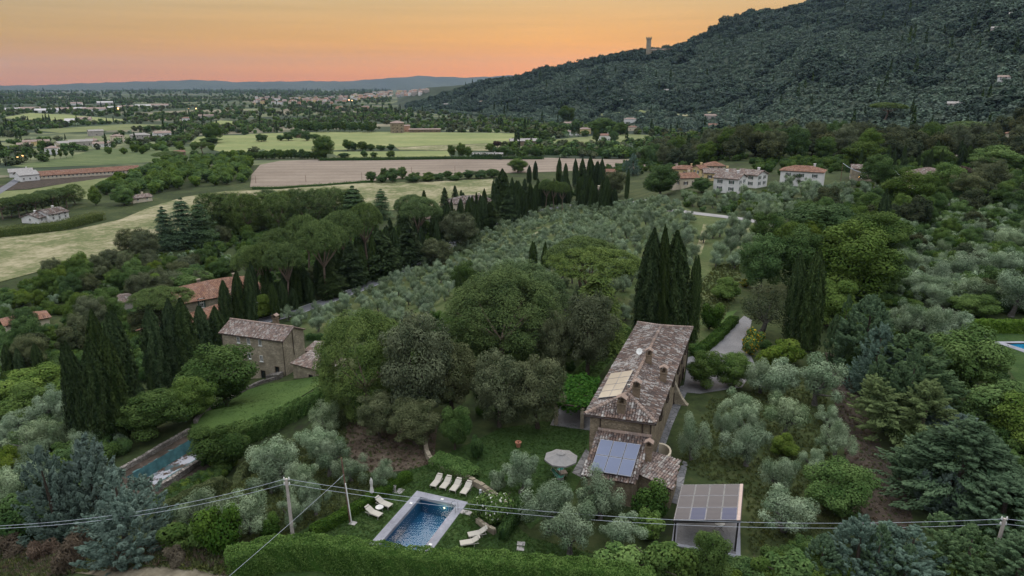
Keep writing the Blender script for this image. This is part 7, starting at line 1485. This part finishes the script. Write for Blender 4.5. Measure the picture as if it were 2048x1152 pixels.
fill([(1770, 470), (1900, 440), (2060, 430), (2060, 650), (1850, 620), (1780, 560)], 6.5, ['olive', 'broad', 'olive', 'dusky'], 'bushy tree in the mixed thicket on the right slope', 'mixed trees of the right slope', .4, (.7, 1.0), None, 90, keep=.75, sz=5.)
fill([(1560, 490), (1640, 420), (1780, 420), (1900, 400), (2060, 370), (2060, 430), (1900, 440), (1790, 470), (1780, 560), (1640, 590)], 8., ['broad', 'broad', 'bright', 'dusky'], 'leafy broad tree in the wooded hollow right of the lane', 'broadleaf trees of the right hollow', .4, (.8, 1.2), None, 90, keep=.9, sz=6.5)
fill([(1420, 300), (1560, 290), (1700, 290), (2060, 250), (2060, 335), (1950, 320), (1800, 330), (1640, 325), (1460, 325), (1290, 325), (1300, 300)], 13., ['dusky', 'broad', 'ilex', 'dusky', 'dusky'], 'dusky tree in the wood behind the hamlet', 'woodland trees behind the hamlet', .4, (1.2, 1.7), None, 150, keep=.96, far=True, sz=8.)
fill([(110, 556), (250, 530), (310, 548), (440, 540), (480, 562), (470, 584), (380, 592), (330, 614), (190, 608), (80, 600)], 6.5, ['ilex', 'broad', 'ilex', 'bright', 'broad'], 'bushy tree in the scrubby wood left of the terracotta farmhouse', 'scrub wood trees left of the farmhouse', .4, (.75, 1.15), None, 70, keep=.9, sz=6.)
fill([(0, 602), (60, 590), (180, 612), (140, 625), (0, 650)], 6., ['olive', 'bright', 'broad'], 'low tree in the scrub at the left meadow edge', 'scrub trees at the left meadow edge', .4, (.7, 1.1), None, 40, keep=.8, sz=4.)
fill([(-10, 740), (0, 690), (180, 650), (290, 640), (330, 690), (240, 660), (180, 690), (130, 740), (30, 770)], 7., ['dusky', 'broad', 'ilex'], 'dark tree in the thicket behind the left cypresses', 'dark thicket behind the left cypresses', .4, (.8, 1.15), None, 45, keep=.9, sz=7.)
fill([(320, 478), (450, 462), (690, 452), (770, 470), (720, 505), (600, 480), (420, 500)], 8., ['broad', 'ilex'], 'dark understorey tree below the pine belt', 'understorey trees of the pine belt', .4, (.6, .9), lambda x, y: R0.random() < .4, 50, sz=5.5)
fill([(560, 600), (640, 575), (740, 540), (850, 490), (960, 440), (1100, 405), (1160, 390), (1180, 385), (1100, 395), (950, 420), (850, 450), (700, 520), (600, 560)], 7., ['ilex', 'fir', 'broad'], 'dark bush in the belt along the far side of the road', 'bushes along the far side of the road', .4, (.55, .9), lambda x, y: onroad(x, y, 6), 60, sz=6.5)
fill([(195, 392), (270, 352), (340, 326), (470, 318), (503, 326), (497, 366), (370, 378), (260, 396)], 9., ['plantation'], 'round bright green tree in the walnut plantation', 'trees of the walnut plantation', .3, (1.5, 1.9), None, 230, rad(20), far=True, collect=rest)
fill([(200, 308), (330, 296), (430, 292), (440, 300), (340, 312)], 16., ['plantation'], 'green tree in the far strip of the plantation', 'trees of the far plantation strip', .35, (1.5, 2.0), None, 60, far=True, keep=.8, collect=rest)
for i in range(44): x = 588 + i * 3.7 + R0.uniform(-1, 1); bp('poplar', x, 222 + R0.uniform(-4, 5), x + 8, 264 + R0.uniform(-2, 2), 'tall poplar in the dense row above the wheat field', 'poplars above the wheat field')
for i in range(9): bp('poplar', 46 + i * 12, 300 - i * .4, 53 + i * 12, 322 - i * .8, 'young slim poplar in the avenue by the white cube house', 'young poplars on the plain')
# hedgerow trees near the fields
hr_ = 'trees in the hedgerow beside the ploughed field'
for x0, y0, x1, y1 in [(732, 343, 754, 364), (760, 336, 778, 362), (772, 336, 800, 366), (796, 334, 815, 358), (752, 350, 775, 366), (818, 345, 842, 362), (845, 344, 870, 360), (868, 346, 890, 362), (885, 342, 905, 358), (905, 344, 928, 360), (925, 340, 950, 358), (948, 340, 975, 358), (970, 338, 1000, 356), (810, 352, 840, 366), (840, 352, 870, 364), (895, 352, 920, 362)]: bp('broad', x0, y0, x1, y1, 'bushy tree in the hedgerow along the near edge of the ploughed field', hr_)
hb = 'bushes along the far edge of the ploughed field'
for i in range(40):
    x = 430 + i * 6 + R0.uniform(-2, 2); y = 316 + R0.uniform(-1, 1) + max(0, (540 - x) * .03)
    if x < 645: bp('broad', x, y - R0.uniform(12, 18), x + R0.uniform(10, 16), y + 2, 'low bush in the hedge along the far edge of the ploughed field', hb)
for x0, y0, x1, y1 in [(686, 279, 706, 302), (700, 284, 716, 302), (714, 283, 738, 302), (734, 288, 750, 302), (752, 290, 772, 302), (774, 288, 790, 302), (512, 268, 534, 284), (554, 270, 568, 282), (566, 264, 590, 282), (582, 256, 606, 276), (604, 262, 624, 282), (620, 268, 640, 278), (722, 300, 736, 316), (740, 304, 756, 316), (774, 302, 791, 316), (676, 306, 700, 316), (895, 290, 912, 314), (912, 286, 932, 314), (926, 294, 945, 314), (970, 287, 990, 304), (985, 294, 1000, 310), (996, 292, 1020, 312), (1012, 300, 1032, 312), (1040, 292, 1062, 314), (1062, 292, 1082, 314), (1085, 274, 1110, 292), (1050, 258, 1075, 280), (1070, 262, 1100, 282), (1098, 244, 1116, 262), (1118, 246, 1136, 264), (1138, 242, 1160, 266), (1180, 236, 1230, 268), (1225, 244, 1256, 270), (1160, 260, 1180, 274), (1186, 258, 1200, 286), (1218, 262, 1236, 286)]: bp('broad', x0, y0, x1, y1, 'rounded tree standing among the fields of the valley floor', 'trees among the valley fields')

# ------------------------------------------------------------------ far vegetation as masses
def lowp(nm, mat, n, s, W_, Hh, lob, seed, zt=.02, kind_='b'):
    g_ = np.random.default_rng(seed)
    if kind_ == 'c':
        t_ = g_.random(n) ** .8; a = g_.uniform(0, 6.28, n); r_ = W_ / 2 * np.interp(t_, [0, .1, .4, .8, 1], [.7, 1, .9, .5, .05]); Pp = np.stack([r_ * np.cos(a), r_ * np.sin(a), t_ * Hh], 1); d = np.stack([np.cos(a), np.sin(a), np.full(n, .3)], 1); V, F, v = leafcloud(Pp, unit(d + g_.normal(size=(n, 3)) * .4), s, .5, g_, np.tile([0, 0, 1.], (n, 1)))
        return npmesh(nm, V, F, LM[mat], v)
    bl = []; cz = Hh * .5
    for i in range(lob): d = g_.normal(size=3); d /= np.linalg.norm(d); f = g_.uniform(.3, .8); bl.append((d[0] * W_ / 2 * f * .8, d[1] * W_ / 2 * f * .8, cz + d[2] * Hh / 2 * f * .7, W_ * g_.uniform(.2, .32)))
    return crownmesh(nm, bl, n, s, .8, g_, LM[mat], .8)
FAR = [lowp('far_olive', 'olive', 110, 1.5, 5.5, 4.2, 6, 1), lowp('far_olive', 'olive', 110, 1.5, 5.5, 4.4, 6, 2), lowp('far_oak', 'dusky', 150, 2., 8., 7., 8, 3), lowp('far_oak', 'ilex', 150, 2., 8., 7.5, 8, 4), lowp('far_broad', 'broad', 160, 2.1, 8.5, 8., 8, 5), lowp('far_broad', 'broad', 160, 2.1, 8.5, 9., 8, 6), lowp('far_cypress', 'cypress', 90, 2.2, 2.8, 14., 0, 7, kind_='c')]
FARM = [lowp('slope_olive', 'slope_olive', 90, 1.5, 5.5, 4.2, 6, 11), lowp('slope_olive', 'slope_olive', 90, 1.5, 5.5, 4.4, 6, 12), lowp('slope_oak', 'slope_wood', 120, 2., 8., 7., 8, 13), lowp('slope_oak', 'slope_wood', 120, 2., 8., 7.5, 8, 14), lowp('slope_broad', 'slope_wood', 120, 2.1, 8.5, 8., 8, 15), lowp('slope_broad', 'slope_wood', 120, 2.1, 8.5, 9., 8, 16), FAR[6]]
def vnoise(x, y, s, seed=0):
    v = np.zeros(len(x)); g_ = np.random.default_rng(seed)
    for k in range(7): a = g_.uniform(0, 6.28); f = (2 ** (k * .45)) / s; v += np.sin((x * math.cos(a) + y * math.sin(a)) * f * 6.28 + g_.uniform(0, 6.28)) / (1 + .4 * k)
    return v / 2.2
def region(n, umin, umax, rmin, rmax, seed):
    g_ = np.random.default_rng(seed); u = g_.uniform(umin, umax, n); r = np.sqrt(g_.uniform(0, 1, n) * (rmax ** 2 - rmin ** 2) + rmin ** 2); y = r / np.sqrt(1 + u * u); return u * y, y, u, r, g_
# mountain woods and olive terraces
x, y, u, r, g_ = region(76000, -.15, .82, 440, 2150, 21); d0 = np.interp(u, _ux, D0); dc = np.interp(u, _ux, DC); k = (r > d0 * .93) & (r < dc + 40); x, y, u, r, d0, dc = x[k], y[k], u[k], r[k], d0[k], dc[k]; z = H(x, y); tt = (r - d0) / (dc - d0)
wood = vnoise(x, y, 420, 3) + .9 * np.clip((u - .30) * 3, 0, 1) * (tt - .35) + .5 * vnoise(x, y, 90, 4) * .6
crest = (tt > .90) & (u < .42)
idm = np.where(wood > .28, np.where(g_.random(len(x)) < .5, 2, np.where(g_.random(len(x)) < .6, 3, 4)), g_.integers(0, 2, len(x))); idm = np.where(crest, 3, idm); idm = np.where(~crest & (g_.random(len(x)) < .004), 6, idm)
clear = vnoise(x, y, 150, 9) > .95; dens = np.where(idm < 2, .8 * (np.sin(z * .9 + vnoise(x, y, 200, 5)) > -.75), 1.) * np.where(clear, .25, 1.)
k = g_.random(len(x)) < dens; scl = np.exp(g_.normal(-.02, .3, len(x))) * np.where(r > 1100, 1.15, 1.); dens = dens * np.where((np.abs(x - CASTLE.x - 28) < 42) & (y > CASTLE.y - 60) & (y < CASTLE.y + 30), 0, 1)
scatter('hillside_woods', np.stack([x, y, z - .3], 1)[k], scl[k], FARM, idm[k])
# a line of cypresses and pines on the ridge, standing against the sky
n = 170; g_ = np.random.default_rng(31); u = np.concatenate([g_.uniform(.0, .19, 120), g_.uniform(.19, .42, 50)]); dc = np.interp(u, _ux, DC) - 15 + g_.normal(0, 14, n); yy = dc / np.sqrt(1 + u * u); k = (vnoise(u * 4000, u * 0, 300, 8) > -.3) & (np.abs(u - .205) > .03)
scatter('ridge_trees', np.stack([u * yy, yy, H(u * yy, yy) - .5], 1)[k], g_.uniform(.45, .95, n)[k], FAR, np.where(g_.random(n) < np.where(u < .19, .45, .0), 6, 3)[k])
# the plain: hedgerows, copses and garden trees
FLD = [[tuple(G(*p)[:2]) for p in P] for P in ([(425, 300), (440, 282), (500, 268), (640, 264), (800, 264), (1000, 266), (1058, 268), (1040, 280), (1005, 302), (895, 302), (900, 313), (680, 316), (450, 306)], [(0, 236), (60, 226), (140, 230), (260, 240), (210, 246), (60, 240)], [(380, 286), (395, 274), (430, 271), (520, 270), (500, 280), (440, 288)], [(395, 252), (440, 241), (480, 243), (470, 250), (420, 257)], [(60, 260), (260, 248), (340, 250), (330, 256), (120, 266)], [(500, 374), (503, 350), (520, 330), (560, 322), (700, 317), (1100, 316), (1260, 319), (1360, 326), (1150, 342), (745, 362)], [(1000, 300), (1060, 292), (1200, 286), (1310, 284), (1300, 270), (1230, 268), (1100, 280)], [(20, 334), (120, 318), (190, 300), (300, 296), (420, 292), (360, 320), (250, 328)])]
def plain_trees(nm, n, umin, umax, rmin, rmax, seed, thr, scale, sc0):
    x, y, u, r, g_ = region(n, umin, umax, rmin, rmax, seed); v = vnoise(x, y * .55, scale, seed); line = np.abs(vnoise(x * .6, y, scale * .8, seed + 1)) < .10; k = (v > thr) | (line & (g_.random(n) < .8)) | (g_.random(n) < .05)
    d0 = np.interp(u, _ux, D0); k &= ~((r > d0 * .95) & (u > -.17))
    for P in FLD:
        i = np.nonzero(k)[0]; k[i] &= ~np.array([inpoly(x[j], y[j], P) for j in i], bool)
    hs = [(o.location.x, o.location.y) for o in COL.objects if o.get('category') in ('house', 'shed') and o.location.y > 300]
    for hx, hy in hs: k &= ~(((x - hx) / 13) ** 2 + ((y - hy + 14) / 26) ** 2 < 1)
    idp = np.where(v > thr + .5, g_.choice([3, 4, 2, 5], n), g_.choice([2, 3, 4, 4, 5, 0], n)); idp = np.where(g_.random(n) < .04, 6, idp)
    scatter(nm, np.stack([x, y, H(x, y) - .2], 1)[k], (g_.uniform(.6, 1.25, n) * sc0)[k], FAR, idp[k])
plain_trees('plain_woods', 7500, -.95, .22, 640, 1500, 41, .10, 330, .95)
plain_trees('plain_woods', 13000, -.95, .12, 1500, 4200, 42, .02, 800, 1.25)
plain_trees('plain_woods', 9000, -1., .1, 4200, 10000, 43, .0, 2000, 2.4)
plain_trees('valley_woods', 2600, -.02, .75, 480, 1050, 44, -.35, 260, 1.1)
if rest:
    ra = [q for q in rest if q[3] in ('olive', 'grey_shrub')]; rb = [q for q in rest if q[3] not in ('olive', 'grey_shrub')]
    if ra: scatter('olive_grove', [q[:3] for q in ra], [q[4] / 4.6 for q in ra], [p[0] for p in PROTO['olive']], [i % len(PROTO['olive']) for i in range(len(ra))])
    if rb: scatter('plantation_wood', [q[:3] for q in rb], [q[4] / 5.5 for q in rb], [p[0] for p in PROTO['plantation']], [i % 2 for i in range(len(rb))])
# undergrowth filling the gaps between the planted trees
SH = [PROTO[k_][i_][0] for k_, i_ in (('shrub', 0), ('shrub', 1), ('dark_shrub', 0), ('bright_shrub', 0), ('grey_shrub', 0), ('shrub', 2))]
FOOT = []
for o in COL.objects:
    if o.get('category') in ('house', 'pergola', 'pool') and o.location.y < 330: FOOT.append((o.location.x, o.location.y, 9. if o.location.y > 100 else 5.))
def undergrow(P, n, ids, seed, sc, name='undergrowth', skip=None):
    Q = [tuple(G(*p)[:2]) for p in P]; g_ = np.random.default_rng(seed); xs = [q[0] for q in Q]; ys = [q[1] for q in Q]; pts = []
    for _ in range(n * 5):
        x_, y_ = g_.uniform(min(xs), max(xs)), g_.uniform(min(ys), max(ys))
        if inpoly(x_, y_, Q) and not onroad(x_, y_, 5.) and not any((x_ - a) ** 2 + (y_ - b_) ** 2 < r_ * r_ for a, b_, r_ in FOOT) and not (skip and skip(x_, y_)): pts.append((x_, y_, h1(x_, y_) - .15))
        if len(pts) >= n: break
    scatter(name, pts, g_.uniform(*sc, len(pts)), SH, g_.choice(ids, len(pts)))
undergrow([(90, 552), (250, 524), (310, 545), (440, 538), (480, 560), (470, 586), (380, 590), (330, 612), (190, 615), (60, 606), (0, 625), (0, 596)], 420, [0, 1, 5, 3, 4], 51, (.8, 1.7))
undergrow([(310, 512), (420, 505), (480, 520), (470, 535), (380, 530), (320, 530)], 60, [3, 4, 4, 1], 62, (.7, 1.4))
undergrow([(0, 640), (180, 610), (330, 610), (420, 690), (300, 760), (140, 800), (0, 860)], 420, [0, 1, 2, 5], 52, (.9, 1.9))
undergrow([(300, 482), (450, 462), (700, 452), (780, 465), (850, 472), (700, 535), (600, 596), (545, 580), (500, 545), (560, 500), (420, 505)], 380, [0, 1, 2, 5], 53, (1., 2.2))
undergrow([(560, 615), (640, 590), (740, 556), (850, 505), (960, 448), (1100, 405), (1180, 388), (1100, 388), (950, 425), (850, 462), (700, 536), (600, 585)], 420, [0, 2, 2, 5], 54, (.9, 2.0))
undergrow([(1540, 500), (1640, 430), (1780, 420), (1900, 400), (2060, 375), (2060, 640), (1850, 610), (1780, 600), (1640, 620)], 900, [0, 1, 5, 4, 4, 2], 55, (.9, 2.2))
undergrow([(1340, 408), (1380, 392), (1460, 396), (1560, 378), (1740, 372), (1900, 380), (1900, 410), (1700, 425), (1560, 440), (1400, 424)], 260, [0, 4, 4, 3], 56, (.8, 1.6))
undergrow([(1180, 340), (1300, 320), (1460, 318), (1640, 320), (1800, 320), (2060, 320), (2060, 370), (1900, 365), (1700, 345), (1540, 350), (1400, 330), (1250, 350)], 420, [0, 1, 5, 2], 57, (1.2, 2.6))
undergrow([(1660, 600), (1800, 590), (1960, 700), (2080, 860), (2080, 1180), (1860, 1180), (1830, 1000), (1740, 800), (1690, 740)], 260, [0, 2, 5], 58, (.6, 1.3))
undergrow([(0, 860), (140, 800), (260, 900), (180, 1000), (60, 1080), (0, 1080)], 150, [0, 4, 5, 3], 59, (.7, 1.4))
undergrow([(310, 1015), (400, 965), (440, 925), (455, 905), (470, 930), (440, 960), (340, 1020)], 60, [0, 2, 3, 5], 63, (.5, 1.), skip=lambda x, y: inpoly(x, y, [tuple(Vector(tpt(-1, -2))), tuple(Vector(tpt(6.6, -2))), tuple(Vector(tpt(6.6, 13))), tuple(Vector(tpt(-1, 13)))]))
undergrow([(690, 690), (860, 640), (1110, 660), (1180, 720), (1090, 830), (980, 840), (870, 820), (700, 830)], 160, [0, 2, 2, 5], 60, (.7, 1.5))
undergrow([(2055, 430), (2500, 430), (2500, 1100), (2060, 1180), (2120, 860), (2250, 800), (2250, 640), (2055, 640)], 650, [0, 1, 4, 4, 5, 3], 64, (1., 2.6))
undergrow([(-400, 600), (-5, 620), (-5, 1060), (-400, 1100)], 500, [0, 1, 4, 4, 5, 3], 65, (1., 2.4))
undergrow([(1290, 1138), (1480, 1128), (1560, 1110), (1660, 1095), (1700, 1180), (1280, 1180)], 70, [0, 3, 5], 61, (.6, 1.1))
# rough grass and weeds near the camera
def tuft(nm, mat, n, h, w, seed):
    g_ = np.random.default_rng(seed); a = g_.uniform(0, 6.28, n); q = g_.uniform(0, w, n); Pp = np.stack([q * np.cos(a), q * np.sin(a), np.full(n, h * .42)], 1); T = np.stack([np.cos(a) * .45, np.sin(a) * .45, np.full(n, 1.)], 1) + g_.normal(size=(n, 3)) * .2
    V, F, v = leafcloud(Pp, unit(g_.normal(size=(n, 3)) + np.array([0, -.3, .1])), h, .14, g_, T); return npmesh(nm, V, F, LM[mat], v)
TU = [tuft('grass_tuft', 'grassblade', 26, .42, .28, 1), tuft('grass_tuft', 'grassblade', 26, .6, .3, 2), tuft('weed_tuft', 'olivehedge', 22, .5, .35, 3), tuft('dry_tuft', 'dry', 22, .6, .3, 4)]
NOGO = HOLES + [[pool_pt(-.15, -.15), pool_pt(PW + .15, -.15), pool_pt(PW + .15, PLn), pool_pt(-.15, PLn)]]
def grassfill(nm, P, n, ids, seed, sc=(.6, 1.2), skip=None):
    Q = [tuple(G(*p)[:2]) for p in P]; g_ = np.random.default_rng(seed); xs = [q[0] for q in Q]; ys = [q[1] for q in Q]; pts = []
    for _ in range(n * 4):
        x_, y_ = g_.uniform(min(xs), max(xs)), g_.uniform(min(ys), max(ys))
        if inpoly(x_, y_, Q) and not any(inpoly(x_, y_, h_) for h_ in NOGO): pts.append((x_, y_, h1(x_, y_)))
        if len(pts) >= n: break
    scatter(nm, pts, g_.uniform(*sc, len(pts)), TU, g_.choice(ids, len(pts)))
LA = [tuft('lawn_tuft', 'lawnblade', 24, .16, .22, 7), tuft('lawn_tuft', 'lawnblade', 24, .20, .25, 8), tuft('lawn_tuft', 'lawnblade', 18, .13, .22, 9), tuft('lawn_tuft', 'grassblade', 12, .12, .2, 10)]
TU0 = TU
TU = LA
grassfill('lawn_grass', [(600, 1070), (690, 1015), (815, 935), (865, 928), (950, 965), (1000, 1000), (1020, 1040), (1060, 1075), (1290, 1130), (600, 1110)], 9000, [0, 1, 2, 3], 11, (.35, .75))
grassfill('lawn_grass', [(872, 930), (900, 905), (1000, 858), (1090, 842), (1178, 855), (1172, 900), (1140, 946), (1050, 1060), (1022, 1012), (960, 962)], 7000, [0, 1, 2, 2], 12, (.35, .75))
grassfill('lawn_grass', [(385, 850), (440, 797), (540, 770), (636, 754), (648, 766), (560, 820), (470, 872), (407, 886)], 5000, [0, 1, 2, 3], 15, (.5, 1.2))
grassfill('lawn_grass', [(1105, 790), (1180, 772), (1265, 664), (1240, 642), (1195, 700)], 3000, [0, 1, 2, 3], 16, (.5, 1.1))
TU = TU0
grassfill('rough_grass', [(-30, 1070), (60, 1090), (330, 1090), (460, 1120), (520, 1170), (-30, 1175)], 5200, [0, 0, 1, 2, 3], 1, (.5, 1.1))
grassfill('dry_litter', [(1650, 705), (1688, 715), (1722, 800), (1765, 900), (1805, 965), (1835, 1070), (1710, 1075), (1695, 930), (1668, 800)], 900, [3, 0, 3, 2], 13, (.2, .6))
grassfill('dry_litter', [(680, 845), (760, 835), (875, 850), (868, 925), (822, 940), (745, 948), (700, 925)], 700, [3, 0, 3, 2], 14, (.2, .6))
grassfill('orchard_grass', [(1360, 930), (1420, 800), (1500, 780), (1640, 720), (1660, 850), (1690, 1000), (1690, 1090), (1500, 1110), (1490, 1000)], 4200, [0, 0, 0, 2], 2, (.3, .7))
grassfill('terrace_grass', [(340, 1090), (480, 960), (690, 850), (700, 930), (790, 960), (620, 1050), (560, 1090)], 4200, [0, 0, 2], 3, (.35, .8))
grassfill('meadow_grass', [(1385, 640), (1400, 575), (1430, 530), (1485, 530), (1475, 590), (1445, 640)], 1500, [0, 0, 1], 4, (.4, .9))
# ------------------------------------------------------------------ evening haze between here and the far hills
m, t = newmat('evening_haze'); pvn = nd(t, 'ShaderNodeVolumePrincipled', {'Color': (.50, .68, 1., 1), 'Density': 2.2e-5, 'Anisotropy': 0.0}); o_ = nd(t, 'ShaderNodeOutputMaterial'); t.links.new(pvn.outputs[0], o_.inputs['Volume'])
b = MB(); b.prism([(-17500, -17500, -60), (17500, -17500, -60), (17500, 17500, -60), (-17500, 17500, -60)], 720); HZ = kind(b.build('haze', m), 'stuff')

# ------------------------------------------------------------------ labels that tell the members of small groups apart
ORD = ['leftmost', 'second from the left', 'third from the left', 'fourth from the left', 'fifth from the left', 'sixth from the left', 'seventh from the left', 'eighth from the left', 'ninth from the left', 'tenth from the left']
def image_x(o): p = o.matrix_world.translation if o.parent else o.location; return p.x / (p.y * math.cos(PITCH) - (p.z - CZ) * math.sin(PITCH))
for gname, what in ((ogl, 'silvery olive in the thicket at the left edge'), (ogr, 'grey olive on the slope above the right conifers'), (ds, 'dry weed tangle under the huge blue conifer'), (pr, 'pine in the line behind the white farmhouse'), ('trio of umbrella pines by the road', 'umbrella pine in the trio by the road'), ('poplars on the plain', 'young poplar in the avenue on the plain'), (rowd, 'ragged conifer between road and umbrella pines'), ('dark thicket behind the left cypresses', 'dark tree in the thicket behind the left cypresses'), ('row of small cypresses before the right wood', 'small cypress in the row before the right wood'), ('sheds of the far industrial estate', 'long pale shed of the far industrial estate'), (pb, 'umbrella pine in the belt beside the dry meadow'), (hr_, 'bushy tree in the hedgerow below the ploughed field')):
    ms = sorted([o for o in COL.objects if o.get('group') == gname], key=image_x); n = len(ms)
    for i, o in enumerate(ms):
        if n > 20: break
        j = n - 1 - i; w_ = ORD[i] if i <= j else ('rightmost' if j == 0 else ORD[j].replace('left', 'right'))
        o['label'] = w_ + ' ' + what
